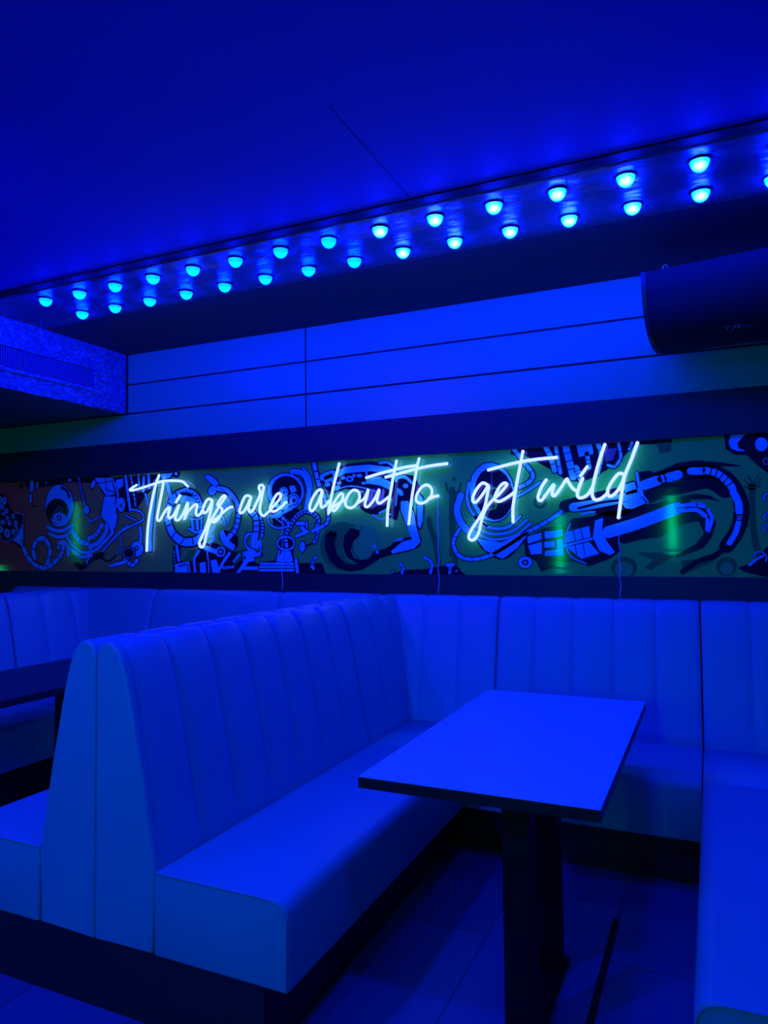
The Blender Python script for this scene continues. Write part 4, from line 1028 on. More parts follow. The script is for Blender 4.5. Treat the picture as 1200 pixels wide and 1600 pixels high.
('l',2,'K',0.0082,[(-3.461,1.348),(-3.476,1.348)]),
('l',2,'K',0.009,[(-3.459,1.327),(-3.474,1.326)]),
('p',2,'B',0,[(-3.029,1.406),(-3.031,1.394),(-3.038,1.384),(-3.048,1.376),(-3.061,1.372),(-3.075,1.372),(-3.088,1.376),(-3.098,1.384),(-3.105,1.395),(-3.107,1.407),(-3.105,1.419),(-3.098,1.43),(-3.088,1.437),(-3.075,1.442),(-3.061,1.441),(-3.048,1.437),(-3.038,1.429),(-3.031,1.419)]),
('p',3,'K',0,[(-3.042,1.407),(-3.044,1.399),(-3.048,1.392),(-3.055,1.387),(-3.063,1.384),(-3.072,1.385),(-3.081,1.387),(-3.088,1.392),(-3.092,1.399),(-3.094,1.407),(-3.092,1.414),(-3.088,1.421),(-3.081,1.426),(-3.072,1.429),(-3.063,1.429),(-3.055,1.426),(-3.048,1.421),(-3.044,1.414)]),
('p',4,'B',0,[(-3.055,1.407),(-3.057,1.4),(-3.064,1.396),(-3.072,1.396),(-3.078,1.4),(-3.081,1.407),(-3.078,1.413),(-3.072,1.417),(-3.064,1.417),(-3.057,1.413)]),
('p',2,'K',0,[(-2.861,1.366),(-2.864,1.359),(-2.871,1.357),(-2.878,1.36),(-2.881,1.366),(-2.878,1.373),(-2.871,1.376),(-2.864,1.373)]),
('s',0,'K',0.0268,[(-2.799,1.519),(-2.847,1.526),(-2.87,1.481),(-2.849,1.437),(-2.79,1.409)]),
('s',1,'B',0.0138,[(-2.799,1.519),(-2.847,1.526),(-2.87,1.481),(-2.849,1.437),(-2.79,1.409)]),
('p',2,'B',0,[(-2.814,1.512),(-2.767,1.511),(-2.771,1.425),(-2.819,1.437)]),
('s',0,'K',0.0623,[(-2.822,1.677),(-2.784,1.637),(-2.775,1.574),(-2.784,1.503)]),
('s',1,'B',0.0426,[(-2.822,1.677),(-2.784,1.637),(-2.775,1.574),(-2.784,1.503)]),
('l',2,'K',0.0073,[(-2.774,1.66),(-2.814,1.635)]),
('l',2,'K',0.0072,[(-2.755,1.615),(-2.806,1.611)]),
('l',2,'K',0.0073,[(-2.75,1.579),(-2.8,1.574)]),
('l',2,'K',0.0066,[(-2.754,1.537),(-2.805,1.543)]),
('s',0,'K',0.0312,[(-2.742,1.636),(-2.727,1.573),(-2.733,1.51)]),
('s',1,'B',0.0197,[(-2.742,1.636),(-2.727,1.573),(-2.733,1.51)]),
('l',2,'K',0.0074,[(-2.725,1.617),(-2.749,1.613)]),
('l',2,'K',0.0074,[(-2.72,1.596),(-2.744,1.593)]),
('l',2,'K',0.0074,[(-2.715,1.575),(-2.739,1.572)]),
('l',2,'K',0.0074,[(-2.717,1.551),(-2.741,1.553)]),
('l',2,'K',0.0074,[(-2.719,1.531),(-2.743,1.532)]),
('s',0,'K',0.0231,[(-2.834,1.526),(-2.869,1.481),(-2.846,1.425),(-2.78,1.393),(-2.741,1.409),(-2.742,1.444)]),
('s',1,'B',0.0115,[(-2.834,1.526),(-2.869,1.481),(-2.846,1.425),(-2.78,1.393),(-2.741,1.409),(-2.742,1.444)]),
('p',2,'B',0,[(-2.825,1.464),(-2.742,1.486),(-2.733,1.448),(-2.771,1.423),(-2.808,1.429)]),
('s',0,'k',0.0134,[(-2.884,1.406),(-2.827,1.416),(-2.738,1.392),(-2.743,1.376),(-2.818,1.368),(-2.851,1.323),(-2.885,1.283),(-2.884,1.406)]),
('p',0,'K',0,[(-2.884,1.406),(-2.827,1.416),(-2.738,1.392),(-2.743,1.376),(-2.818,1.368),(-2.851,1.323),(-2.885,1.283)]),
('p',1,'B',0,[(-2.884,1.406),(-2.827,1.416),(-2.738,1.392),(-2.743,1.376),(-2.818,1.368),(-2.851,1.323),(-2.885,1.283)]),
('p',2,'K',0,[(-2.861,1.366),(-2.863,1.358),(-2.87,1.355),(-2.877,1.358),(-2.88,1.366),(-2.877,1.374),(-2.87,1.377),(-2.863,1.374)]),
('p',0,'K',0,[(-2.904,1.267),(-2.904,1.315),(-2.762,1.315),(-2.752,1.339),(-2.632,1.347),(-2.604,1.431),(-2.487,1.415),(-2.487,1.362),(-2.447,1.362),(-2.439,1.263),(-2.904,1.26)]),
('s',1,'B',0.0238,[(-2.875,1.295),(-2.773,1.296)]),
('s',1,'B',0.0164,[(-2.743,1.325),(-2.492,1.325)]),
('s',1,'B',0.0147,[(-2.748,1.304),(-2.488,1.305)]),
('s',1,'B',0.0164,[(-2.752,1.282),(-2.488,1.284)]),
('s',1,'B',0.023,[(-2.468,1.35),(-2.458,1.274)]),
('s',1,'B',0.0147,[(-2.597,1.408),(-2.612,1.347)]),
('p',1,'B',0,[(-2.577,1.408),(-2.509,1.408),(-2.492,1.347),(-2.505,1.337),(-2.614,1.337)]),
('s',0,'K',0.0231,[(-2.481,1.459),(-2.487,1.44),(-2.505,1.425),(-2.531,1.417),(-2.56,1.418),(-2.586,1.426),(-2.604,1.441),(-2.61,1.46),(-2.604,1.479),(-2.586,1.494),(-2.559,1.502),(-2.53,1.501),(-2.505,1.493),(-2.487,1.477),(-2.481,1.459)]),
('s',1,'B',0.0115,[(-2.481,1.459),(-2.487,1.44),(-2.505,1.425),(-2.531,1.417),(-2.56,1.418),(-2.586,1.426),(-2.604,1.441),(-2.61,1.46),(-2.604,1.479),(-2.586,1.494),(-2.559,1.502),(-2.53,1.501),(-2.505,1.493),(-2.487,1.477),(-2.481,1.459)]),
('p',1,'K',0,[(-2.491,1.459),(-2.495,1.447),(-2.504,1.436),(-2.518,1.429),(-2.536,1.425),(-2.555,1.425),(-2.572,1.429),(-2.587,1.437),(-2.596,1.448),(-2.6,1.46),(-2.596,1.472),(-2.587,1.483),(-2.572,1.49),(-2.554,1.494),(-2.536,1.494),(-2.518,1.49),(-2.504,1.482),(-2.494,1.471)]),
('s',0,'K',0.0443,[(-2.539,1.442),(-2.545,1.508),(-2.513,1.569),(-2.468,1.629),(-2.397,1.667),(-2.336,1.648),(-2.3,1.61),(-2.309,1.565)]),
('s',2,'B',0.0262,[(-2.539,1.442),(-2.545,1.508),(-2.513,1.569),(-2.468,1.629),(-2.397,1.667),(-2.336,1.648),(-2.3,1.61),(-2.309,1.565)]),
('l',3,'K',0.0074,[(-2.557,1.465),(-2.525,1.467)]),
('l',3,'K',0.0074,[(-2.559,1.489),(-2.527,1.491)]),
('l',3,'K',0.0083,[(-2.557,1.519),(-2.527,1.508)]),
('l',3,'K',0.0066,[(-2.545,1.541),(-2.516,1.53)]),
('l',3,'K',0.0074,[(-2.534,1.563),(-2.504,1.551)]),
('l',3,'K',0.0074,[(-2.52,1.586),(-2.492,1.571)]),
('l',3,'K',0.0074,[(-2.505,1.606),(-2.477,1.591)]),
('l',3,'K',0.0074,[(-2.49,1.626),(-2.463,1.61)]),
('l',3,'K',0.0074,[(-2.466,1.646),(-2.449,1.623)]),
('l',3,'K',0.0074,[(-2.443,1.659),(-2.426,1.635)]),
('l',3,'K',0.0074,[(-2.42,1.671),(-2.402,1.648)]),
('l',3,'K',0.0074,[(-2.382,1.677),(-2.391,1.651)]),
('l',3,'K',0.0074,[(-2.356,1.669),(-2.365,1.643)]),
('l',3,'K',0.0074,[(-2.323,1.656),(-2.347,1.639)]),
('l',3,'K',0.0074,[(-2.306,1.638),(-2.33,1.621)]),
('l',3,'K',0.0066,[(-2.288,1.619),(-2.312,1.602)]),
('l',3,'K',0.0074,[(-2.289,1.585),(-2.319,1.59)]),
('s',3,'K',0.0049,[(-2.545,1.508),(-2.513,1.569),(-2.468,1.629),(-2.397,1.667),(-2.336,1.648),(-2.3,1.61),(-2.309,1.565)]),
('p',0,'K',0,[(-2.411,1.845),(-2.398,1.802),(-2.403,1.759),(-2.425,1.719),(-2.461,1.689),(-2.508,1.672),(-2.56,1.67),(-2.611,1.683),(-2.654,1.71),(-2.684,1.748),(-2.698,1.792),(-2.693,1.837),(-2.67,1.877),(-2.632,1.907),(-2.584,1.923),(-2.532,1.925),(-2.482,1.91),(-2.44,1.883)]),
('p',1,'B',0,[(-2.418,1.843),(-2.405,1.802),(-2.41,1.76),(-2.431,1.723),(-2.465,1.695),(-2.51,1.678),(-2.559,1.676),(-2.607,1.688),(-2.648,1.714),(-2.677,1.75),(-2.69,1.792),(-2.686,1.835),(-2.664,1.873),(-2.628,1.901),(-2.583,1.917),(-2.533,1.918),(-2.485,1.905),(-2.445,1.879)]),
('p',2,'K',0,[(-2.429,1.828),(-2.422,1.792),(-2.428,1.757),(-2.447,1.727),(-2.478,1.706),(-2.515,1.695),(-2.555,1.697),(-2.594,1.712),(-2.626,1.737),(-2.647,1.769),(-2.655,1.806),(-2.648,1.841),(-2.628,1.872),(-2.597,1.893),(-2.559,1.903),(-2.519,1.901),(-2.481,1.886),(-2.45,1.861)]),
('s',0,'K',0.0239,[(-2.684,1.674),(-2.677,1.603),(-2.631,1.565),(-2.567,1.561),(-2.513,1.58)]),
('s',1,'B',0.0123,[(-2.684,1.674),(-2.677,1.603),(-2.631,1.565),(-2.567,1.561),(-2.513,1.58)]),
('p',0,'K',0,[(-2.672,1.697),(-2.494,1.707),(-2.441,1.674),(-2.513,1.569),(-2.64,1.579)]),
('s',0,'K',0.0492,[(-2.493,1.928),(-2.422,1.915),(-2.378,1.855),(-2.368,1.786),(-2.388,1.688)]),
('s',1,'B',0.0344,[(-2.493,1.928),(-2.422,1.915),(-2.378,1.855),(-2.368,1.786),(-2.388,1.688)]),
('s',2,'K',0.0066,[(-2.484,1.914),(-2.422,1.88),(-2.4,1.803),(-2.423,1.689)]),
('s',0,'K',0.0247,[(-2.413,1.947),(-2.362,1.885),(-2.348,1.808)]),
('s',1,'B',0.0131,[(-2.413,1.947),(-2.362,1.885),(-2.348,1.808)]),
('p',3,'B',0,[(-2.524,1.794),(-2.527,1.782),(-2.533,1.772),(-2.542,1.765),(-2.553,1.762),(-2.565,1.762),(-2.576,1.766),(-2.585,1.774),(-2.591,1.785),(-2.593,1.797),(-2.591,1.808),(-2.585,1.818),(-2.576,1.825),(-2.565,1.829),(-2.553,1.829),(-2.541,1.824),(-2.532,1.816),(-2.526,1.806)]),
('p',4,'K',0,[(-2.531,1.794),(-2.532,1.785),(-2.537,1.776),(-2.545,1.771),(-2.554,1.768),(-2.564,1.768),(-2.573,1.772),(-2.581,1.778),(-2.585,1.787),(-2.587,1.796),(-2.585,1.806),(-2.58,1.814),(-2.573,1.82),(-2.564,1.823),(-2.554,1.823),(-2.545,1.819),(-2.537,1.812),(-2.532,1.804)]),
('p',5,'B',0,[(-2.535,1.794),(-2.536,1.786),(-2.54,1.779),(-2.547,1.774),(-2.555,1.772),(-2.563,1.772),(-2.571,1.775),(-2.577,1.781),(-2.582,1.788),(-2.583,1.796),(-2.581,1.804),(-2.577,1.811),(-2.571,1.816),(-2.563,1.819),(-2.554,1.819),(-2.547,1.815),(-2.54,1.81),(-2.536,1.802)]),
('p',6,'K',0,[(-2.545,1.792),(-2.547,1.786),(-2.552,1.782),(-2.558,1.782),(-2.564,1.786),(-2.565,1.792),(-2.563,1.798),(-2.558,1.802),(-2.552,1.802),(-2.547,1.798)]),
('p',3,'B',0,[(-2.439,1.739),(-2.442,1.724),(-2.449,1.711),(-2.461,1.702),(-2.476,1.697),(-2.491,1.697),(-2.506,1.703),(-2.518,1.713),(-2.526,1.727),(-2.528,1.742),(-2.525,1.758),(-2.518,1.771),(-2.506,1.78),(-2.491,1.785),(-2.475,1.784),(-2.461,1.779),(-2.449,1.768),(-2.441,1.755)]),
('p',4,'K',0,[(-2.447,1.74),(-2.449,1.727),(-2.455,1.716),(-2.465,1.709),(-2.477,1.705),(-2.49,1.705),(-2.502,1.71),(-2.512,1.718),(-2.518,1.729),(-2.52,1.742),(-2.518,1.755),(-2.511,1.765),(-2.502,1.773),(-2.49,1.777),(-2.477,1.777),(-2.465,1.772),(-2.455,1.763),(-2.449,1.752)]),
('p',5,'B',0,[(-2.452,1.74),(-2.454,1.729),(-2.46,1.72),(-2.468,1.713),(-2.478,1.71),(-2.489,1.71),(-2.499,1.714),(-2.508,1.722),(-2.513,1.731),(-2.515,1.742),(-2.513,1.752),(-2.507,1.762),(-2.499,1.768),(-2.489,1.772),(-2.478,1.771),(-2.468,1.767),(-2.459,1.76),(-2.454,1.75)]),
('p',6,'K',0,[(-2.466,1.737),(-2.469,1.729),(-2.476,1.725),(-2.484,1.725),(-2.491,1.73),(-2.493,1.738),(-2.491,1.746),(-2.484,1.75),(-2.476,1.75),(-2.469,1.745)]),
('p',3,'B',0,[(-2.516,1.834),(-2.476,1.837),(-2.458,1.797),(-2.503,1.788)]),
('p',3,'B',0,[(-2.575,1.756),(-2.512,1.769),(-2.517,1.707),(-2.571,1.663),(-2.594,1.694)]),
('p',3,'B',0,[(-2.663,1.638),(-2.594,1.671),(-2.503,1.695),(-2.49,1.68),(-2.571,1.647),(-2.592,1.628),(-2.649,1.626)]),
('s',0,'K',0.0198,[(-2.622,1.625),(-2.558,1.581)]),
('s',1,'B',0.0082,[(-2.622,1.625),(-2.558,1.581)]),
('s',3,'B',0.0213,[(-2.562,1.624),(-2.526,1.592)]),
('l',4,'K',0.0066,[(-2.541,1.621),(-2.559,1.606)]),
('l',4,'K',0.0073,[(-2.529,1.61),(-2.547,1.595)]),
('s',0,'K',0.0492,[(-2.329,1.971),(-2.312,1.898),(-2.287,1.813),(-2.264,1.771)]),
('s',1,'B',0.0279,[(-2.329,1.971),(-2.312,1.898),(-2.287,1.813),(-2.264,1.771)]),
('l',2,'K',0.0092,[(-2.302,1.922),(-2.333,1.918)]),
('l',2,'K',0.0073,[(-2.288,1.872),(-2.319,1.866)]),
('l',2,'K',0.0073,[(-2.273,1.821),(-2.303,1.815)]),
('s',0,'K',0.0377,[(-2.257,1.767),(-2.228,1.653),(-2.233,1.593),(-2.25,1.575)]),
('s',1,'B',0.0213,[(-2.257,1.767),(-2.228,1.653),(-2.233,1.593),(-2.25,1.575)]),
('l',2,'K',0.0049,[(-2.238,1.741),(-2.261,1.737)]),
('l',2,'K',0.0055,[(-2.231,1.713),(-2.254,1.709)]),
('l',2,'K',0.0044,[(-2.224,1.685),(-2.247,1.68)]),
('l',2,'K',0.0044,[(-2.217,1.657),(-2.24,1.652)]),
('l',2,'K',0.0049,[(-2.218,1.625),(-2.242,1.627)]),
('l',2,'K',0.0044,[(-2.22,1.597),(-2.244,1.599)]),
('s',0,'K',0.0324,[(-2.345,1.535),(-2.258,1.57)]),
('s',1,'B',0.022,[(-2.345,1.535),(-2.258,1.57)]),
('s',0,'K',0.0329,[(-2.464,1.505),(-2.38,1.534)]),
('s',1,'B',0.0213,[(-2.464,1.505),(-2.38,1.534)]),
('s',0,'K',0.0346,[(-2.458,1.587),(-2.408,1.586)]),
('s',1,'B',0.023,[(-2.458,1.587),(-2.408,1.586)]),
('s',0,'K',0.0362,[(-2.424,1.559),(-2.398,1.536)]),
('s',1,'B',0.0246,[(-2.424,1.559),(-2.398,1.536)]),
('s',0,'K',0.028,[(-2.302,1.534),(-2.315,1.489),(-2.333,1.463)]),
('s',1,'B',0.0164,[(-2.302,1.534),(-2.315,1.489),(-2.333,1.463)]),
('l',2,'K',0.0049,[(-2.297,1.517),(-2.315,1.522)]),
('l',2,'K',0.0049,[(-2.301,1.503),(-2.32,1.507)]),
('l',2,'K',0.0049,[(-2.306,1.488),(-2.324,1.492)]),
('l',2,'K',0.0055,[(-2.316,1.472),(-2.332,1.481)]),
('s',0,'K',0.0231,[(-2.384,1.597),(-2.389,1.559)]),
('s',1,'B',0.0115,[(-2.384,1.597),(-2.389,1.559)]),
('p',0,'K',0,[(-2.392,1.436),(-2.394,1.422),(-2.399,1.411),(-2.406,1.402),(-2.416,1.397),(-2.426,1.397),(-2.435,1.402),(-2.442,1.411),(-2.447,1.423),(-2.449,1.436),(-2.447,1.45),(-2.442,1.462),(-2.434,1.471),(-2.425,1.475),(-2.415,1.475),(-2.406,1.47),(-2.399,1.461),(-2.394,1.449)]),
('p',1,'B',0,[(-2.399,1.436),(-2.401,1.425),(-2.404,1.415),(-2.41,1.407),(-2.417,1.403),(-2.424,1.403),(-2.431,1.407),(-2.437,1.415),(-2.44,1.425),(-2.442,1.436),(-2.44,1.448),(-2.436,1.458),(-2.431,1.465),(-2.424,1.469),(-2.416,1.469),(-2.41,1.465),(-2.404,1.457),(-2.4,1.447)]),
('s',0,'K',0.0128,[(-2.407,1.434),(-2.337,1.46)]),
('s',0,'K',0.0213,[(-2.325,1.369),(-2.347,1.339),(-2.354,1.305)]),
('s',1,'B',0.0131,[(-2.325,1.369),(-2.347,1.339),(-2.354,1.305)]),
('l',2,'K',0.0044,[(-2.326,1.353),(-2.341,1.361)]),
('l',2,'K',0.0049,[(-2.335,1.341),(-2.349,1.349)]),
('l',2,'K',0.0049,[(-2.339,1.331),(-2.356,1.334)]),
('l',2,'K',0.0049,[(-2.342,1.318),(-2.359,1.32)]),
('s',0,'K',0.0588,[(-2.265,1.88),(-2.196,1.9)]),
('s',1,'B',0.0458,[(-2.265,1.88),(-2.196,1.9)]),
('p',0,'K',0,[(-2.31,1.913),(-2.271,1.897),(-2.1,1.956),(-1.921,1.964),(-1.776,1.932),(-1.726,1.877),(-1.635,1.859),(-1.595,1.793),(-1.637,1.717),(-1.722,1.694),(-1.751,1.59),(-1.808,1.611),(-1.778,1.722),(-1.864,1.778),(-1.982,1.78),(-2.102,1.798),(-2.225,1.765)]),
('p',1,'B',0,[(-2.258,1.883),(-2.1,1.939),(-1.936,1.943),(-1.79,1.919),(-1.759,1.872),(-1.921,1.902),(-2.101,1.898),(-2.248,1.837)]),
('p',1,'B',0,[(-2.211,1.835),(-2.213,1.826),(-2.222,1.819),(-2.235,1.817),(-2.247,1.82),(-2.253,1.827),(-2.252,1.835),(-2.243,1.842),(-2.229,1.845),(-2.218,1.842)]),
('p',1,'B',0,[(-2.168,1.855),(-2.169,1.847),(-2.176,1.84),(-2.187,1.838),(-2.198,1.841),(-2.204,1.849),(-2.202,1.857),(-2.195,1.864),(-2.184,1.866),(-2.173,1.863)]),
('p',1,'B',0,[(-2.129,1.839),(-2.131,1.832),(-2.14,1.827),(-2.151,1.826),(-2.161,1.829),(-2.165,1.835),(-2.163,1.841),(-2.155,1.846),(-2.144,1.847),(-2.134,1.845)]),
('p',1,'B',0,[(-2.044,1.859),(-2.049,1.848),(-2.063,1.842),(-2.079,1.843),(-2.093,1.85),(-2.098,1.861),(-2.093,1.872),(-2.079,1.879),(-2.062,1.878),(-2.049,1.87)]),
('p',1,'B',0,[(-1.982,1.876),(-1.986,1.87),(-1.997,1.867),(-2.01,1.867),(-2.02,1.872),(-2.024,1.878),(-2.02,1.884),(-2.009,1.888),(-1.997,1.887),(-1.986,1.883)]),
('p',1,'B',0,[(-2.029,1.878),(-2.031,1.872),(-2.037,1.869),(-2.044,1.869),(-2.05,1.873),(-2.053,1.88),(-2.05,1.886),(-2.044,1.889),(-2.037,1.889),(-2.031,1.885)]),
('p',1,'B',0,[(-2.101,1.871),(-2.103,1.864),(-2.11,1.859),(-2.119,1.858),(-2.127,1.861),(-2.131,1.867),(-2.13,1.874),(-2.123,1.879),(-2.114,1.88),(-2.105,1.877)]),
('p',1,'B',0,[(-2.139,1.815),(-2.142,1.807),(-2.152,1.8),(-2.167,1.797),(-2.18,1.799),(-2.187,1.805),(-2.184,1.813),(-2.173,1.82),(-2.159,1.823),(-2.146,1.821)]),
('p',1,'B',0,[(-1.959,1.828),(-1.962,1.823),(-1.969,1.82),(-1.978,1.82),(-1.986,1.824),(-1.989,1.83),(-1.986,1.835),(-1.978,1.838),(-1.969,1.838),(-1.962,1.834)]),
('p',2,'K',0,[(-2.057,1.86),(-2.061,1.852),(-2.071,1.849),(-2.081,1.853),(-2.084,1.861),(-2.08,1.868),(-2.071,1.871),(-2.061,1.867)]),
('s',1,'B',0.008,[(-2.194,1.788),(-2.086,1.814),(-1.981,1.801),(-1.864,1.767)]),
('p',1,'B',0,[(-1.951,1.861),(-1.863,1.864),(-1.77,1.82),(-1.778,1.772),(-1.864,1.811),(-1.959,1.828)]),
('s',2,'B',0.0119,[(-1.954,1.921),(-1.949,1.828)]),
('p',1,'K',0,[(-1.793,1.709),(-1.8,1.682),(-1.819,1.658),(-1.848,1.64),(-1.883,1.632),(-1.921,1.633),(-1.957,1.643),(-1.987,1.663),(-2.006,1.688),(-2.012,1.717),(-2.005,1.745),(-1.985,1.769),(-1.956,1.786),(-1.92,1.795),(-1.881,1.793),(-1.846,1.782),(-1.817,1.762),(-1.799,1.737)]),
('s',2,'D',0.0107,[(-1.959,1.788),(-1.953,1.688)]),
('s',2,'D',0.0107,[(-1.939,1.787),(-1.935,1.687)]),
('s',2,'D',0.0119,[(-1.918,1.786),(-1.918,1.687)]),
('s',2,'D',0.0107,[(-1.898,1.786),(-1.9,1.686)]),
('s',2,'D',0.0119,[(-1.877,1.785),(-1.883,1.686)]),
('s',2,'D',0.0107,[(-1.857,1.784),(-1.865,1.685)]),
('s',2,'D',0.0119,[(-1.837,1.783),(-1.848,1.685)]),
('s',2,'B',0.0134,[(-1.866,1.639),(-1.808,1.664)]),
('s',2,'B',0.0104,[(-1.91,1.627),(-1.852,1.599),(-1.794,1.631)]),
('s',0,'K',0.0252,[(-1.862,1.95),(-1.804,1.949),(-1.759,1.904),(-1.751,1.832)]),
('s',1,'B',0.0162,[(-1.862,1.95),(-1.804,1.949),(-1.759,1.904),(-1.751,1.832)]),
('s',0,'K',0.0291,[(-1.745,1.851),(-1.694,1.854),(-1.65,1.818)]),
('s',1,'B',0.0187,[(-1.745,1.851),(-1.694,1.854),(-1.65,1.818)]),
('p',1,'B',0,[(-1.709,1.769),(-1.704,1.745),(-1.719,1.738),(-1.739,1.754),(-1.743,1.778),(-1.728,1.785)]),
('p',2,'B',0,[(-1.67,1.798),(-1.68,1.785),(-1.699,1.786),(-1.709,1.8),(-1.699,1.813),(-1.679,1.812)]),
('s',2,'B',0.008,[(-1.742,1.786),(-1.757,1.682)]),
('s',0,'k',0.012,[(-1.722,1.707),(-1.676,1.708),(-1.638,1.639),(-1.619,1.536),(-1.596,1.459),(-1.641,1.418),(-1.782,1.388),(-1.794,1.402),(-1.718,1.46),(-1.652,1.475),(-1.688,1.563),(-1.725,1.655),(-1.722,1.707)]),
('p',0,'K',0,[(-1.722,1.707),(-1.676,1.708),(-1.638,1.639),(-1.619,1.536),(-1.596,1.459),(-1.641,1.418),(-1.782,1.388),(-1.794,1.402),(-1.718,1.46),(-1.652,1.475),(-1.688,1.563),(-1.725,1.655)]),
('p',1,'B',0,[(-1.722,1.707),(-1.676,1.708),(-1.638,1.639),(-1.619,1.536),(-1.596,1.459),(-1.641,1.418),(-1.782,1.388),(-1.794,1.402),(-1.718,1.46),(-1.652,1.475),(-1.688,1.563),(-1.725,1.655)]),
('s',0,'k',0.0104,[(-1.606,1.754),(-1.575,1.715),(-1.58,1.586),(-1.598,1.535),(-1.614,1.561),(-1.617,1.677),(-1.606,1.754)]),
('p',0,'K',0,[(-1.606,1.754),(-1.575,1.715),(-1.58,1.586),(-1.598,1.535),(-1.614,1.561),(-1.617,1.677)]),
('p',1,'B',0,[(-1.606,1.754),(-1.575,1.715),(-1.58,1.586),(-1.598,1.535),(-1.614,1.561),(-1.617,1.677)]),
('s',0,'K',0.0507,[(-1.641,1.465),(-1.725,1.453),(-1.811,1.402),(-1.898,1.38)]),
('p',1,'B',0,[(-1.703,1.483),(-1.731,1.483),(-1.774,1.463),(-1.718,1.468)]),
('p',2,'K',0,[(-2.246,1.513),(-2.254,1.438),(-2.228,1.357),(-2.167,1.303),(-2.076,1.276),(-1.987,1.29),(-1.913,1.33),(-1.84,1.376),(-1.868,1.409),(-1.912,1.389),(-1.957,1.35),(-2.031,1.323),(-2.106,1.33),(-2.167,1.384),(-2.181,1.451),(-2.165,1.532)]),
('p',3,'K',0,[(-2.066,1.551),(-2.112,1.504),(-2.123,1.437),(-2.098,1.37),(-2.031,1.33),(-1.971,1.337),(-1.957,1.357),(-1.994,1.35),(-2.046,1.363),(-2.068,1.41),(-2.052,1.463),(-2.007,1.503)]),
('p',2,'K',0,[(-2.246,1.509),(-2.211,1.54),(-2.178,1.519),(-2.163,1.492)]),
('p',3,'K',0,[(-2.074,1.544),(-2.044,1.55),(-2.002,1.529),(-2.007,1.496)]),
('p',4,'B',0,[(-1.893,1.433),(-1.895,1.426),(-1.9,1.422),(-1.906,1.422),(-1.911,1.426),(-1.913,1.433),(-1.911,1.44),(-1.906,1.444),(-1.9,1.444),(-1.895,1.44)]),
('p',4,'B',0,[(-1.873,1.398),(-1.875,1.392),(-1.88,1.387),(-1.886,1.387),(-1.891,1.392),(-1.893,1.399),(-1.891,1.405),(-1.886,1.41),(-1.88,1.41),(-1.875,1.405)]),
('p',0,'G',0,[(-1.956,1.436),(-1.966,1.384),(-1.995,1.338),(-2.039,1.304),(-2.093,1.285),(-2.151,1.285),(-2.206,1.303),(-2.251,1.338),(-2.28,1.385),(-2.29,1.439),(-2.279,1.492),(-2.249,1.539),(-2.203,1.573),(-2.148,1.59),(-2.09,1.589),(-2.036,1.57),(-1.993,1.535),(-1.965,1.488)]),
('p',0,'T',0,[(-1.846,1.435),(-1.855,1.39),(-1.879,1.351),(-1.917,1.321),(-1.962,1.306),(-2.011,1.305),(-2.057,1.321),(-2.095,1.351),(-2.12,1.391),(-2.128,1.437),(-2.119,1.483),(-2.093,1.523),(-2.055,1.553),(-2.008,1.568),(-1.959,1.567),(-1.914,1.55),(-1.878,1.52),(-1.854,1.48)]),
('s',1,'S',0.0089,[(-1.984,1.556),(-2.044,1.503),(-2.053,1.41),(-1.986,1.33)]),
('s',0,'K',0.0283,[(-2.338,1.295),(-2.346,1.329),(-2.322,1.364)]),
('s',1,'B',0.0194,[(-2.338,1.295),(-2.346,1.329),(-2.322,1.364)]),
('l',2,'K',0.0045,[(-2.353,1.312),(-2.331,1.315)]),
('l',2,'K',0.0045,[(-2.354,1.336),(-2.335,1.327)]),
('l',2,'K',0.0045,[(-2.343,1.353),(-2.324,1.343)]),
('s',0,'K',0.0253,[(-1.72,1.272),(-1.71,1.305),(-1.733,1.328)]),
('s',1,'B',0.0173,[(-1.72,1.272),(-1.71,1.305),(-1.733,1.328)]),
('l',2,'K',0.004,[(-1.724,1.291),(-1.706,1.286)]),
('l',2,'K',0.004,[(-1.719,1.306),(-1.701,1.302)]),
('l',2,'K',0.004,[(-1.729,1.31),(-1.714,1.322)]),
('s',0,'K',0.0253,[(-1.536,1.274),(-1.526,1.331),(-1.573,1.366)]),
('s',1,'B',0.0173,[(-1.536,1.274),(-1.526,1.331),(-1.573,1.366)]),
('l',2,'K',0.004,[(-1.54,1.303),(-1.522,1.301)]),
('l',2,'K',0.0035,[(-1.535,1.332),(-1.516,1.329)]),
('l',2,'K',0.0035,[(-1.555,1.341),(-1.543,1.355)]),
('s',0,'K',0.0253,[(-1.415,1.275),(-1.409,1.306),(-1.392,1.325)]),
('s',1,'B',0.0173,[(-1.415,1.275),(-1.409,1.306),(-1.392,1.325)]),
('l',2,'K',0.004,[(-1.422,1.29),(-1.404,1.287)]),
('l',2,'K',0.004,[(-1.419,1.304),(-1.401,1.301)]),
('l',2,'K',0.004,[(-1.409,1.32),(-1.395,1.308)]),
('p',0,'K',0,[(-1.77,1.278),(-1.771,1.274),(-1.773,1.27),(-1.777,1.267),(-1.781,1.265),(-1.786,1.265),(-1.791,1.267),(-1.794,1.27),(-1.796,1.274),(-1.797,1.278),(-1.796,1.283),(-1.794,1.287),(-1.79,1.29),(-1.786,1.292),(-1.781,1.292),(-1.777,1.29),(-1.773,1.287),(-1.771,1.283)]),
('p',1,'B',0,[(-1.776,1.278),(-1.777,1.276),(-1.778,1.273),(-1.78,1.272),(-1.782,1.271),(-1.785,1.271),(-1.787,1.272),(-1.789,1.273),(-1.79,1.276),(-1.791,1.278),(-1.79,1.281),(-1.789,1.283),(-1.787,1.285),(-1.785,1.286),(-1.782,1.286),(-1.78,1.285),(-1.778,1.283),(-1.777,1.281)]),
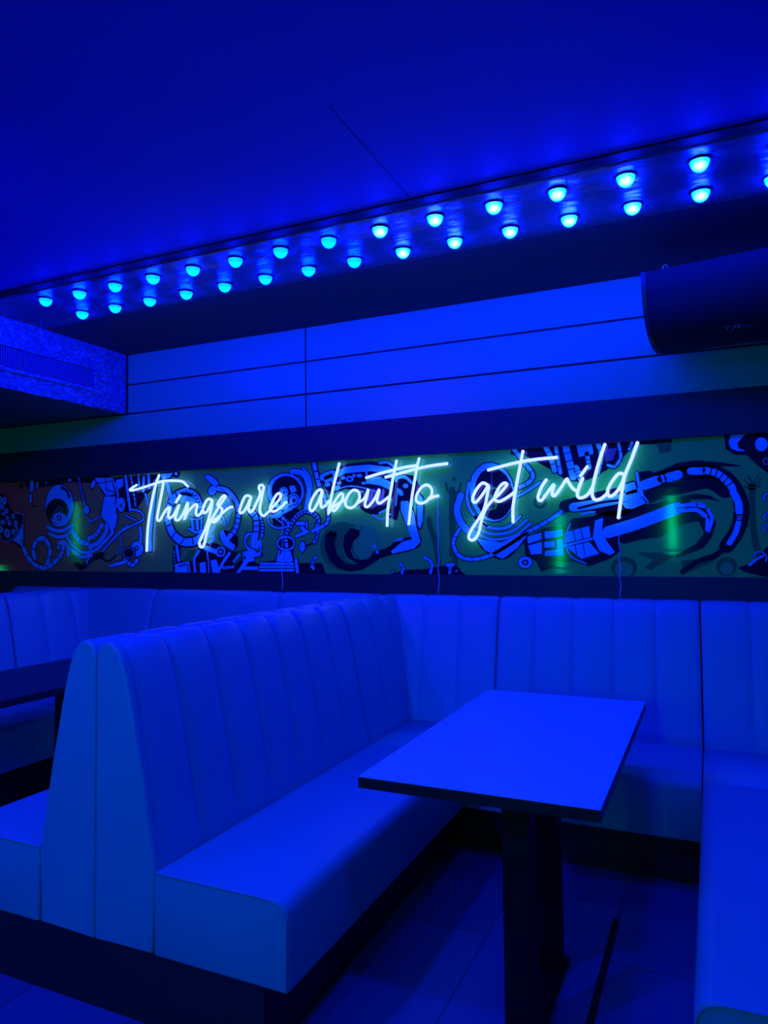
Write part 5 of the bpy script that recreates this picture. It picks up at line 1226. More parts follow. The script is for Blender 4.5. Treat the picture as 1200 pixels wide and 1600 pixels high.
('p',0,'K',0,[(-1.36,1.286),(-1.361,1.282),(-1.363,1.278),(-1.367,1.275),(-1.371,1.273),(-1.375,1.273),(-1.379,1.275),(-1.383,1.278),(-1.385,1.282),(-1.385,1.286),(-1.384,1.291),(-1.382,1.294),(-1.379,1.297),(-1.375,1.299),(-1.37,1.299),(-1.366,1.297),(-1.363,1.295),(-1.361,1.291)]),
('p',1,'B',0,[(-1.366,1.286),(-1.367,1.284),(-1.368,1.281),(-1.37,1.28),(-1.372,1.279),(-1.374,1.279),(-1.376,1.28),(-1.378,1.281),(-1.379,1.283),(-1.379,1.286),(-1.379,1.289),(-1.378,1.291),(-1.376,1.293),(-1.374,1.293),(-1.372,1.293),(-1.369,1.293),(-1.368,1.291),(-1.367,1.289)]),
('p',0,'K',0,[(-3.584,1.244),(-3.584,1.267),(-3.061,1.27),(-2.781,1.272),(-2.781,1.329),(-2.275,1.33),(-2.248,1.255)]),
('p',0,'K',0,[(-1.798,1.259),(-1.713,1.289),(-1.574,1.295),(-1.465,1.316),(-1.373,1.304),(-1.314,1.263)]),
('s',0,'S',0.0293,[(-1.385,1.752),(-1.388,1.557),(-1.404,1.381)]),
('s',0,'S',0.0133,[(-1.431,1.805),(-1.418,1.757),(-1.385,1.743),(-1.352,1.755),(-1.338,1.8)]),
('p',0,'S',0,[(-1.37,1.827),(-1.37,1.823),(-1.372,1.82),(-1.375,1.818),(-1.378,1.816),(-1.382,1.816),(-1.386,1.818),(-1.388,1.821),(-1.39,1.824),(-1.391,1.828),(-1.39,1.832),(-1.388,1.835),(-1.385,1.838),(-1.382,1.839),(-1.378,1.839),(-1.375,1.837),(-1.372,1.835),(-1.37,1.831)]),
('s',0,'S',0.0347,[(-1.542,1.592),(-1.53,1.534),(-1.504,1.458),(-1.485,1.331)]),
('p',0,'K',0,[(-1.015,1.753),(-1.016,1.692),(-1.032,1.637),(-1.063,1.594),(-1.105,1.568),(-1.153,1.563),(-1.2,1.579),(-1.242,1.614),(-1.274,1.666),(-1.29,1.726),(-1.289,1.788),(-1.272,1.845),(-1.24,1.888),(-1.197,1.913),(-1.149,1.917),(-1.101,1.899),(-1.06,1.863),(-1.03,1.812)]),
('p',1,'B',0,[(-1.02,1.752),(-1.021,1.694),(-1.037,1.64),(-1.067,1.599),(-1.107,1.574),(-1.152,1.569),(-1.198,1.584),(-1.238,1.618),(-1.268,1.668),(-1.284,1.727),(-1.284,1.787),(-1.267,1.842),(-1.236,1.883),(-1.195,1.908),(-1.149,1.911),(-1.104,1.894),(-1.064,1.859),(-1.035,1.81)]),
('p',2,'K',0,[(-1.028,1.741),(-1.029,1.69),(-1.042,1.643),(-1.068,1.607),(-1.102,1.585),(-1.141,1.58),(-1.18,1.594),(-1.214,1.624),(-1.24,1.668),(-1.254,1.719),(-1.253,1.771),(-1.239,1.819),(-1.213,1.856),(-1.178,1.877),(-1.139,1.88),(-1.1,1.865),(-1.066,1.834),(-1.041,1.791)]),
('s',0,'K',0.025,[(-1.289,1.803),(-1.301,1.702),(-1.265,1.615),(-1.178,1.543)]),
('s',1,'B',0.0167,[(-1.289,1.803),(-1.301,1.702),(-1.265,1.615),(-1.178,1.543)]),
('s',0,'K',0.025,[(-1.257,1.607),(-1.178,1.54),(-1.068,1.534),(-0.987,1.597)]),
('s',1,'B',0.0167,[(-1.257,1.607),(-1.178,1.54),(-1.068,1.534),(-0.987,1.597)]),
('s',0,'K',0.0217,[(-1.27,1.561),(-1.163,1.5),(-1.038,1.513),(-0.951,1.576)]),
('s',1,'B',0.0144,[(-1.27,1.561),(-1.163,1.5),(-1.038,1.513),(-0.951,1.576)]),
('s',0,'K',0.0202,[(-1.274,1.527),(-1.163,1.469),(-1.023,1.487),(-0.93,1.556)]),
('s',1,'B',0.013,[(-1.274,1.527),(-1.163,1.469),(-1.023,1.487),(-0.93,1.556)]),
('s',0,'K',0.0483,[(-1.339,1.727),(-1.364,1.641),(-1.331,1.554),(-1.259,1.491)]),
('s',1,'B',0.04,[(-1.339,1.727),(-1.364,1.641),(-1.331,1.554),(-1.259,1.491)]),
('s',0,'k',0.012,[(-1.251,1.475),(-1.101,1.45),(-0.931,1.516),(-1.006,1.419),(-1.095,1.356),(-1.196,1.405),(-1.251,1.475)]),
('p',0,'K',0,[(-1.251,1.475),(-1.101,1.45),(-0.931,1.516),(-1.006,1.419),(-1.095,1.356),(-1.196,1.405)]),
('p',1,'B',0,[(-1.251,1.475),(-1.101,1.45),(-0.931,1.516),(-1.006,1.419),(-1.095,1.356),(-1.196,1.405)]),
('s',0,'K',0.0318,[(-1.353,1.528),(-1.39,1.453),(-1.358,1.378),(-1.277,1.354),(-1.165,1.377),(-1.039,1.447),(-0.946,1.506),(-0.84,1.563),(-0.758,1.616)]),
('s',1,'B',0.0202,[(-1.353,1.528),(-1.39,1.453),(-1.358,1.378),(-1.277,1.354),(-1.165,1.377),(-1.039,1.447),(-0.946,1.506),(-0.84,1.563),(-0.758,1.616)]),
('l',2,'K',0.004,[(-1.363,1.478),(-1.387,1.488)]),
('l',2,'K',0.004,[(-1.371,1.442),(-1.396,1.433)]),
('l',2,'K',0.004,[(-1.352,1.396),(-1.376,1.387)]),
('l',2,'K',0.004,[(-1.32,1.38),(-1.327,1.356)]),
('l',2,'K',0.004,[(-1.277,1.367),(-1.272,1.343)]),
('l',2,'K',0.0035,[(-1.227,1.377),(-1.222,1.353)]),
('l',2,'K',0.0035,[(-1.177,1.387),(-1.172,1.363)]),
('l',2,'K',0.004,[(-1.136,1.407),(-1.124,1.386)]),
('l',2,'K',0.003,[(-1.092,1.431),(-1.08,1.41)]),
('l',2,'K',0.003,[(-1.049,1.455),(-1.037,1.434)]),
('l',2,'K',0.004,[(-1.009,1.48),(-0.995,1.46)]),
('l',2,'K',0.0035,[(-0.968,1.506),(-0.955,1.486)]),
('l',2,'K',0.004,[(-0.925,1.531),(-0.914,1.51)]),
('l',2,'K',0.004,[(-0.884,1.553),(-0.872,1.532)]),
('l',2,'K',0.004,[(-0.843,1.576),(-0.83,1.556)]),
('l',2,'K',0.003,[(-0.804,1.601),(-0.791,1.581)]),
('p',3,'S',0,[(-1.093,1.733),(-1.096,1.721),(-1.104,1.712),(-1.117,1.704),(-1.132,1.701),(-1.148,1.702),(-1.164,1.706),(-1.176,1.714),(-1.185,1.725),(-1.187,1.736),(-1.184,1.748),(-1.176,1.758),(-1.163,1.765),(-1.147,1.768),(-1.131,1.768),(-1.116,1.763),(-1.103,1.755),(-1.095,1.744)]),
('p',4,'K',0,[(-1.111,1.738),(-1.117,1.727),(-1.131,1.721),(-1.149,1.722),(-1.163,1.729),(-1.168,1.74),(-1.162,1.751),(-1.148,1.757),(-1.13,1.756),(-1.116,1.749)]),
('p',3,'S',0,[(-1.119,1.665),(-1.121,1.654),(-1.129,1.645),(-1.14,1.639),(-1.153,1.636),(-1.168,1.636),(-1.181,1.64),(-1.192,1.647),(-1.199,1.657),(-1.201,1.667),(-1.198,1.678),(-1.191,1.687),(-1.18,1.693),(-1.166,1.697),(-1.152,1.696),(-1.139,1.692),(-1.128,1.685),(-1.121,1.675)]),
('p',4,'K',0,[(-1.135,1.665),(-1.14,1.655),(-1.152,1.648),(-1.168,1.649),(-1.181,1.656),(-1.185,1.667),(-1.18,1.678),(-1.167,1.684),(-1.152,1.683),(-1.139,1.676)]),
('s',3,'D',0.005,[(-1.149,1.851),(-1.15,1.758)]),
('s',0,'K',0.035,[(-1.029,1.997),(-0.961,1.902),(-0.912,1.831),(-0.941,1.783),(-1.041,1.746)]),
('s',1,'B',0.0225,[(-1.029,1.997),(-0.961,1.902),(-0.912,1.831),(-0.941,1.783),(-1.041,1.746)]),
('l',2,'K',0.0043,[(-0.989,1.968),(-1.014,1.951)]),
('l',2,'K',0.0043,[(-0.962,1.93),(-0.987,1.913)]),
('l',2,'K',0.0038,[(-0.936,1.892),(-0.961,1.875)]),
('l',2,'K',0.0043,[(-0.91,1.854),(-0.935,1.837)]),
('l',2,'K',0.0037,[(-0.913,1.8),(-0.939,1.815)]),
('l',2,'K',0.0043,[(-0.95,1.763),(-0.961,1.791)]),
('l',2,'K',0.005,[(-0.993,1.747),(-1.004,1.776)]),
('s',0,'K',0.0233,[(-0.873,1.784),(-0.957,1.732),(-1.05,1.693)]),
('s',1,'B',0.015,[(-0.873,1.784),(-0.957,1.732),(-1.05,1.693)]),
('p',0,'K',0,[(-0.97,1.464),(-0.856,1.53),(-0.738,1.542),(-0.694,1.578),(-0.566,1.589),(-0.458,1.458),(-0.446,1.401),(-0.502,1.358),(-0.614,1.315),(-0.713,1.344),(-0.875,1.284),(-0.904,1.344),(-0.964,1.374)]),
('p',1,'B',0,[(-0.95,1.479),(-0.871,1.504),(-0.869,1.466),(-0.947,1.441)]),
('p',1,'B',0,[(-0.947,1.431),(-0.869,1.451),(-0.87,1.385),(-0.93,1.38)]),
('p',1,'B',0,[(-0.853,1.507),(-0.753,1.517),(-0.754,1.483),(-0.851,1.468)]),
('p',1,'B',0,[(-0.854,1.451),(-0.798,1.456),(-0.799,1.421),(-0.855,1.418)]),
('p',1,'B',0,[(-0.786,1.462),(-0.751,1.464),(-0.75,1.376),(-0.853,1.373),(-0.852,1.4),(-0.787,1.406)]),
('p',1,'B',0,[(-0.739,1.502),(-0.609,1.535),(-0.604,1.474),(-0.737,1.444)]),
('p',1,'B',0,[(-0.733,1.42),(-0.611,1.448),(-0.559,1.384),(-0.656,1.356)]),
('p',1,'B',0,[(-0.72,1.373),(-0.656,1.344),(-0.684,1.351)]),
('l',2,'K',0.005,[(-0.697,1.514),(-0.685,1.456)]),
('l',2,'K',0.005,[(-0.656,1.523),(-0.644,1.466)]),
('l',2,'K',0.005,[(-0.688,1.438),(-0.678,1.366)]),
('l',2,'K',0.005,[(-0.645,1.445),(-0.635,1.373)]),
('s',2,'L',0.0087,[(-0.712,1.549),(-0.74,1.461),(-0.713,1.373),(-0.631,1.329)]),
('s',3,'B',0.013,[(-0.74,1.429),(-0.597,1.465)]),
('s',0,'k',0.009,[(-0.535,1.577),(-0.578,1.563),(-0.592,1.474),(-0.559,1.399),(-0.504,1.375),(-0.479,1.392),(-0.52,1.451),(-0.543,1.509),(-0.535,1.577)]),
('p',0,'K',0,[(-0.535,1.577),(-0.578,1.563),(-0.592,1.474),(-0.559,1.399),(-0.504,1.375),(-0.479,1.392),(-0.52,1.451),(-0.543,1.509)]),
('p',2,'B',0,[(-0.535,1.577),(-0.578,1.563),(-0.592,1.474),(-0.559,1.399),(-0.504,1.375),(-0.479,1.392),(-0.52,1.451),(-0.543,1.509)]),
('p',0,'K',0,[(-0.92,1.336),(-0.923,1.323),(-0.931,1.312),(-0.943,1.303),(-0.957,1.299),(-0.973,1.298),(-0.988,1.303),(-0.999,1.311),(-1.007,1.323),(-1.01,1.336),(-1.007,1.349),(-0.998,1.361),(-0.986,1.37),(-0.972,1.374),(-0.956,1.374),(-0.941,1.369),(-0.93,1.361),(-0.922,1.349)]),
('p',1,'B',0,[(-0.925,1.336),(-0.928,1.325),(-0.935,1.315),(-0.945,1.308),(-0.958,1.304),(-0.972,1.304),(-0.985,1.308),(-0.995,1.315),(-1.002,1.325),(-1.004,1.336),(-1.001,1.348),(-0.994,1.357),(-0.984,1.365),(-0.971,1.369),(-0.957,1.369),(-0.944,1.365),(-0.934,1.357),(-0.927,1.348)]),
('p',2,'K',0,[(-0.945,1.336),(-0.948,1.328),(-0.955,1.322),(-0.965,1.32),(-0.975,1.322),(-0.982,1.328),(-0.984,1.336),(-0.981,1.344),(-0.974,1.351),(-0.964,1.353),(-0.954,1.351),(-0.947,1.345)]),
('p',3,'B',0,[(-0.955,1.336),(-0.958,1.331),(-0.965,1.329),(-0.971,1.331),(-0.974,1.336),(-0.971,1.342),(-0.964,1.344),(-0.958,1.342)]),
('s',0,'K',0.07,[(-0.736,1.645),(-0.564,1.683),(-0.371,1.719),(-0.237,1.774),(-0.107,1.801),(0.006,1.799),(0.078,1.755),(0.124,1.672),(0.134,1.585),(0.109,1.491),(0.062,1.418)]),
('s',0,'K',0.0667,[(-0.565,1.633),(-0.455,1.615),(-0.372,1.655),(-0.239,1.704),(-0.109,1.732),(-0.008,1.745),(0.064,1.695)]),
('p',0,'K',0,[(-0.342,1.789),(-0.236,1.819),(-0.157,1.853),(-0.068,1.862),(0.032,1.848),(0.129,1.826),(0.14,1.819),(0.031,1.825),(-0.007,1.807),(-0.107,1.805),(-0.33,1.746)]),
('p',0,'K',0,[(-0.587,1.59),(-0.509,1.616),(-0.427,1.614),(-0.319,1.639),(-0.24,1.651),(-0.162,1.678),(-0.072,1.689),(-0.004,1.677),(0.044,1.641),(-0.011,1.659),(-0.098,1.66),(-0.105,1.632),(0,1.602),(0.017,1.533),(-0.004,1.466),(-0.042,1.412),(-0.144,1.372),(-0.169,1.379),(-0.079,1.433),(-0.04,1.487),(-0.064,1.549),(-0.165,1.53),(-0.245,1.469),(-0.35,1.457),(-0.432,1.436),(-0.486,1.458)]),
('s',0,'K',0.0606,[(-0.692,1.639),(-0.592,1.651),(-0.439,1.679),(-0.351,1.704)]),
('s',1,'B',0.0491,[(-0.692,1.639),(-0.592,1.651),(-0.439,1.679),(-0.351,1.704)]),
('s',2,'K',0.013,[(-0.664,1.633),(-0.536,1.661),(-0.453,1.669)]),
('s',1,'B',0.01,[(-0.65,1.599),(-0.579,1.611)]),
('s',0,'k',0.0104,[(-0.44,1.657),(-0.331,1.682),(-0.306,1.653),(-0.387,1.62),(-0.42,1.625),(-0.44,1.657)]),
('p',0,'K',0,[(-0.44,1.657),(-0.331,1.682),(-0.306,1.653),(-0.387,1.62),(-0.42,1.625)]),
('p',1,'B',0,[(-0.44,1.657),(-0.331,1.682),(-0.306,1.653),(-0.387,1.62),(-0.42,1.625)]),
('s',0,'k',0.009,[(-0.431,1.75),(-0.37,1.766),(-0.355,1.708),(-0.414,1.696),(-0.431,1.75)]),
('p',0,'K',0,[(-0.431,1.75),(-0.37,1.766),(-0.355,1.708),(-0.414,1.696)]),
('p',1,'B',0,[(-0.431,1.75),(-0.37,1.766),(-0.355,1.708),(-0.414,1.696)]),
('s',0,'K',0.0217,[(-0.358,1.811),(-0.341,1.711),(-0.308,1.653)]),
('s',1,'B',0.0144,[(-0.358,1.811),(-0.341,1.711),(-0.308,1.653)]),
('p',1,'K',0,[(-0.348,1.817),(-0.308,1.819),(-0.282,1.786),(-0.266,1.666),(-0.293,1.645),(-0.324,1.696)]),
('s',2,'B',0.052,[(-0.323,1.744),(-0.257,1.766)]),
('s',2,'B',0.0404,[(-0.237,1.774),(-0.23,1.775)]),
('s',2,'B',0.0491,[(-0.2,1.78),(-0.156,1.791)]),
('l',3,'K',0.005,[(-0.244,1.798),(-0.23,1.743)]),
('l',3,'K',0.005,[(-0.224,1.803),(-0.21,1.749)]),
('s',2,'B',0.0375,[(-0.094,1.808),(-0.038,1.805)]),
('s',2,'B',0.035,[(-0.025,1.808),(0.03,1.788),(0.078,1.741),(0.099,1.707)]),
('l',3,'K',0.0072,[(0.006,1.821),(-0.006,1.776)]),
('l',3,'K',0.0063,[(0.032,1.812),(0.02,1.768)]),
('l',3,'K',0.0063,[(0.06,1.789),(0.033,1.755)]),
('l',3,'K',0.0062,[(0.08,1.769),(0.053,1.735)]),
('l',3,'K',0.0063,[(0.101,1.743),(0.067,1.718)]),
('s',2,'B',0.0346,[(0.1,1.69),(0.121,1.639),(0.124,1.591)]),
('s',2,'B',0.025,[(0.126,1.569),(0.123,1.558)]),
('s',2,'B',0.026,[(0.12,1.538),(0.104,1.485),(0.075,1.435)]),
('l',3,'K',0.005,[(0.139,1.572),(0.107,1.574)]),
('l',3,'K',0.005,[(0.138,1.56),(0.106,1.563)]),
('l',3,'K',0.0058,[(0.137,1.548),(0.106,1.551)]),
('p',0,'K',0,[(0.134,1.585),(0.154,1.557),(0.165,1.51),(0.153,1.524),(0.132,1.524)]),
('p',0,'K',0,[(-0.268,1.785),(-0.27,1.774),(-0.276,1.764),(-0.284,1.757),(-0.295,1.753),(-0.306,1.753),(-0.316,1.758),(-0.325,1.766),(-0.33,1.776),(-0.331,1.788),(-0.329,1.8),(-0.323,1.81),(-0.315,1.817),(-0.304,1.82),(-0.293,1.82),(-0.283,1.815),(-0.275,1.807),(-0.27,1.797)]),
('s',2,'B',0.0633,[(-0.512,1.499),(-0.375,1.539),(-0.242,1.588),(-0.163,1.618)]),
('s',2,'B',0.0275,[(-0.163,1.623),(-0.08,1.634)]),
('s',2,'B',0.0231,[(-0.163,1.604),(-0.075,1.607),(-0.032,1.575)]),
('s',2,'B',0.0231,[(-0.064,1.634),(-0.039,1.625)]),
('s',2,'B',0.0175,[(-0.018,1.605),(-0.001,1.561),(-0.02,1.496)]),
('s',2,'B',0.0175,[(-0.023,1.555),(-0.025,1.5)]),
('s',3,'K',0.0038,[(-0.163,1.618),(-0.074,1.62),(-0.019,1.582)]),
('p',3,'K',0,[(-0.02,1.493),(-0.021,1.491),(-0.024,1.489),(-0.027,1.491),(-0.028,1.494),(-0.026,1.496),(-0.024,1.498),(-0.021,1.496)]),
('s',0,'K',0.0275,[(0.069,1.425),(0.006,1.371),(-0.069,1.344),(-0.146,1.289)]),
('s',0,'K',0.0175,[(-0.022,1.466),(-0.067,1.412),(-0.17,1.372)]),
('p',0,'S',0,[(-0.368,1.389),(-0.247,1.389),(-0.193,1.361),(-0.248,1.33),(-0.301,1.294),(-0.33,1.309),(-0.287,1.351)]),
('p',0,'S',0,[(-0.155,1.344),(-0.044,1.358),(0.056,1.405),(0.005,1.344),(-0.07,1.306),(-0.136,1.281)]),
('p',0,'S',0,[(-0.367,1.309),(-0.372,1.289),(-0.384,1.271),(-0.402,1.257),(-0.424,1.25),(-0.448,1.25),(-0.47,1.257),(-0.488,1.27),(-0.499,1.288),(-0.503,1.308),(-0.498,1.329),(-0.486,1.347),(-0.467,1.36),(-0.445,1.367),(-0.421,1.367),(-0.4,1.36),(-0.382,1.347),(-0.371,1.329)]),
('p',0,'S',0,[(0.108,1.318),(0.104,1.301),(0.096,1.287),(0.083,1.276),(0.067,1.27),(0.05,1.27),(0.034,1.275),(0.021,1.286),(0.013,1.301),(0.011,1.317),(0.014,1.334),(0.023,1.348),(0.036,1.359),(0.052,1.365),(0.069,1.365),(0.085,1.359),(0.097,1.348),(0.105,1.334)]),
('p',1,'T',0,[(0.088,1.307),(0.086,1.296),(0.081,1.286),(0.073,1.279),(0.063,1.275),(0.053,1.275),(0.044,1.279),(0.036,1.286),(0.031,1.295),(0.03,1.307),(0.032,1.318),(0.037,1.327),(0.045,1.335),(0.055,1.338),(0.065,1.338),(0.075,1.335),(0.082,1.327),(0.087,1.318)]),
('p',1,'T',0,[(-0.389,1.299),(-0.392,1.284),(-0.4,1.272),(-0.413,1.262),(-0.428,1.257),(-0.444,1.257),(-0.459,1.262),(-0.471,1.271),(-0.479,1.284),(-0.481,1.298),(-0.478,1.313),(-0.47,1.326),(-0.457,1.335),(-0.442,1.341),(-0.426,1.341),(-0.411,1.335),(-0.399,1.326),(-0.391,1.313)]),
('p',0,'S',0,[(-0.836,1.671),(-0.839,1.658),(-0.846,1.648),(-0.856,1.64),(-0.869,1.636),(-0.882,1.637),(-0.895,1.641),(-0.905,1.65),(-0.912,1.661),(-0.914,1.673),(-0.911,1.685),(-0.904,1.696),(-0.894,1.704),(-0.881,1.707),(-0.868,1.707),(-0.855,1.702),(-0.845,1.694),(-0.838,1.683)]),
('p',1,'T',0,[(-0.854,1.671),(-0.856,1.665),(-0.859,1.66),(-0.865,1.656),(-0.872,1.654),(-0.879,1.654),(-0.886,1.657),(-0.891,1.661),(-0.895,1.666),(-0.896,1.673),(-0.895,1.679),(-0.891,1.684),(-0.885,1.688),(-0.878,1.69),(-0.871,1.689),(-0.864,1.687),(-0.859,1.683),(-0.855,1.677)]),
('s',0,'K',0.0388,[(-0.839,1.985),(-0.81,1.923),(-0.79,1.847)]),
('s',1,'B',0.0275,[(-0.839,1.985),(-0.81,1.923),(-0.79,1.847)]),
('l',2,'K',0.0038,[(-0.806,1.959),(-0.841,1.944)]),
('l',2,'K',0.005,[(-0.79,1.922),(-0.827,1.913)]),
('l',2,'K',0.0043,[(-0.781,1.887),(-0.818,1.878)]),
('s',0,'K',0.035,[(-0.78,1.974),(-0.758,1.831)]),
('s',1,'B',0.02,[(-0.78,1.974),(-0.758,1.831)]),
('l',2,'K',0.0043,[(-0.763,1.939),(-0.786,1.936)]),
('l',2,'K',0.0043,[(-0.757,1.903),(-0.78,1.901)]),
('l',2,'K',0.0038,[(-0.752,1.868),(-0.775,1.865)]),
('s',0,'K',0.0505,[(-0.728,1.985),(-0.689,1.805)]),
('s',1,'B',0.0375,[(-0.728,1.985),(-0.689,1.805)]),
('l',2,'K',0.0043,[(-0.697,1.944),(-0.74,1.936)]),
('l',2,'K',0.005,[(-0.687,1.899),(-0.73,1.891)]),
('l',2,'K',0.005,[(-0.678,1.854),(-0.72,1.846)]),
('s',0,'K',0.0363,[(-0.557,1.988),(-0.537,1.921),(-0.56,1.821)]),
('s',1,'B',0.025,[(-0.557,1.988),(-0.537,1.921),(-0.56,1.821)]),
('l',2,'K',0.0037,[(-0.528,1.951),(-0.56,1.942)]),
('l',2,'K',0.0037,[(-0.525,1.9),(-0.557,1.909)]),
('l',2,'K',0.005,[(-0.534,1.858),(-0.567,1.867)]),
('s',0,'K',0.0263,[(-0.446,1.973),(-0.437,1.901),(-0.469,1.852),(-0.504,1.861)]),
('s',1,'B',0.015,[(-0.446,1.973),(-0.437,1.901),(-0.469,1.852),(-0.504,1.861)]),
('l',2,'K',0.0043,[(-0.43,1.932),(-0.451,1.93)]),
('l',2,'K',0.0038,[(-0.434,1.884),(-0.452,1.898)]),
('l',2,'K',0.0037,[(-0.457,1.85),(-0.475,1.864)]),
('s',0,'K',0.0447,[(-0.673,1.856),(-0.646,1.789)]),
('s',1,'B',0.0318,[(-0.673,1.856),(-0.646,1.789)]),
('l',2,'K',0.0037,[(-0.649,1.846),(-0.684,1.832)]),
('l',2,'K',0.0043,[(-0.643,1.829),(-0.677,1.815)]),
('l',2,'K',0.0043,[(-0.636,1.812),(-0.67,1.798)]),
('s',0,'K',0.0338,[(-0.614,1.941),(-0.602,1.852)]),
('s',1,'B',0.0225,[(-0.614,1.941),(-0.602,1.852)]),
('l',2,'K',0.0043,[(-0.596,1.92),(-0.627,1.917)]),
('l',2,'K',0.0037,[(-0.593,1.898),(-0.624,1.895)]),
('l',2,'K',0.0038,[(-0.59,1.876),(-0.621,1.873)]),
('s',0,'K',0.0263,[(-0.378,1.972),(-0.392,1.941)]),
('s',1,'B',0.015,[(-0.378,1.972),(-0.392,1.941)]),
('l',2,'K',0.0043,[(-0.372,1.959),(-0.391,1.969)]),
('l',2,'K',0.0037,[(-0.375,1.951),(-0.395,1.962)]),
('l',2,'K',0.005,[(-0.379,1.943),(-0.398,1.954)]),
('s',0,'k',0.0104,[(-0.67,1.991),(-0.585,1.989),(-0.579,1.927),(-0.655,1.914),(-0.67,1.991)]),
('p',0,'K',0,[(-0.67,1.991),(-0.585,1.989),(-0.579,1.927),(-0.655,1.914)]),
('p',1,'B',0,[(-0.67,1.991),(-0.585,1.989),(-0.579,1.927),(-0.655,1.914)]),
('p',0,'K',0,[(-1.036,1.986),(-0.179,1.98),(-0.18,1.958),(-0.365,1.961),(-0.448,1.873),(-0.504,1.84),(-0.561,1.806),(-0.646,1.774),(-0.732,1.793),(-0.79,1.84),(-0.938,1.931),(-1.037,1.952)]),
('p',1,'D',0,[(-0.516,1.949),(-0.453,1.952),(-0.475,1.889),(-0.517,1.877)]),
('p',1,'S',0,[(-0.258,1.963),(-0.186,1.964),(-0.184,1.916),(-0.24,1.909)]),
('p',0,'K',0,[(0.067,1.993),(0.073,1.911),(0.112,1.879),(0.166,1.875),(0.218,1.815),(0.275,1.765),(0.282,1.99)]),
('p',1,'B',0,[(0.097,1.991),(0.086,1.944),(0.097,1.912),(0.125,1.897),(0.157,1.895),(0.158,1.9),(0.131,1.91),(0.126,1.935),(0.144,1.96),(0.169,1.985)]),
('p',1,'B',0,[(0.261,1.923),(0.259,1.911),(0.254,1.901),(0.246,1.894),(0.237,1.89),(0.227,1.891),(0.218,1.896),(0.21,1.904),(0.206,1.915),(0.204,1.927),(0.206,1.938),(0.212,1.948),(0.219,1.956),(0.229,1.959),(0.239,1.958),(0.248,1.954),(0.255,1.945),(0.259,1.935)]),
('s',2,'L',0.0036,[(0.262,1.838),(0.26,1.829),(0.254,1.824),(0.248,1.823),(0.242,1.827),(0.239,1.835),(0.239,1.844),(0.243,1.851),(0.249,1.854),(0.255,1.853),(0.26,1.846),(0.262,1.838)]),
('s',0,'K',0.0137,[(0.255,1.679),(0.24,1.672),(0.235,1.656),(0.244,1.645)]),
('s',1,'B',0.0075,[(0.255,1.679),(0.24,1.672),(0.235,1.656),(0.244,1.645)]),
('s',0,'K',0.0138,[(0.252,1.581),(0.237,1.574),(0.232,1.558),(0.241,1.547)]),
('s',1,'B',0.0075,[(0.252,1.581),(0.237,1.574),(0.232,1.558),(0.241,1.547)]),
('s',0,'K',0.0112,[(0.25,1.525),(0.236,1.517),(0.231,1.501),(0.24,1.49)]),
('s',1,'B',0.0061,[(0.25,1.525),(0.236,1.517),(0.231,1.501),(0.24,1.49)]),
('p',0,'K',0,[(0.108,1.311),(0.162,1.331),(0.265,1.436),(0.259,1.259),(0.137,1.291)]),
('s',0,'K',0.0113,[(0.181,1.364),(0.193,1.387),(0.22,1.389),(0.238,1.368),(0.235,1.344)]),
('s',1,'B',0.0063,[(0.181,1.364),(0.193,1.387),(0.22,1.389),(0.238,1.368),(0.235,1.344)]),
('s',1,'B',0.0112,[(0.162,1.324),(0.192,1.351),(0.224,1.371)]),
('s',0,'S',0.03,[(0.185,1.727),(0.183,1.636),(0.185,1.503),(0.204,1.371)]),
('s',0,'S',0.01,[(0.153,1.751),(0.168,1.728),(0.185,1.719),(0.209,1.726),(0.224,1.755)]),
('s',0,'S',0.01,[(0.169,1.771),(0.186,1.736)]),
('s',0,'S',0.0082,[(0.22,1.781),(0.198,1.74)]),
('s',0,'S',0.01,[(0.155,1.718),(0.185,1.703),(0.221,1.718)]),
('p',0,'K',0,[(-1.388,1.32),(-1.39,1.314),(-1.395,1.308),(-1.403,1.304),(-1.412,1.302),(-1.422,1.302),(-1.432,1.304),(-1.439,1.308),(-1.444,1.314),(-1.446,1.32),(-1.444,1.326),(-1.439,1.332),(-1.431,1.336),(-1.422,1.338),(-1.412,1.338),(-1.402,1.336),(-1.394,1.332),(-1.389,1.326)]),
('p',1,'B',0,[(-1.394,1.32),(-1.395,1.316),(-1.399,1.312),(-1.405,1.309),(-1.413,1.308),(-1.421,1.308),(-1.429,1.309),(-1.435,1.312),(-1.439,1.316),(-1.44,1.32),(-1.439,1.324),(-1.435,1.328),(-1.428,1.331),(-1.421,1.332),(-1.413,1.332),(-1.405,1.331),(-1.399,1.328),(-1.395,1.324)]),
('p',0,'K',0,[(-1.443,1.265),(-1.425,1.328),(-1.359,1.305),(-1.327,1.263)]),
('s',0,'S',0.0333,[(-1.393,1.768),(-1.397,1.532),(-1.376,1.312)]),
]
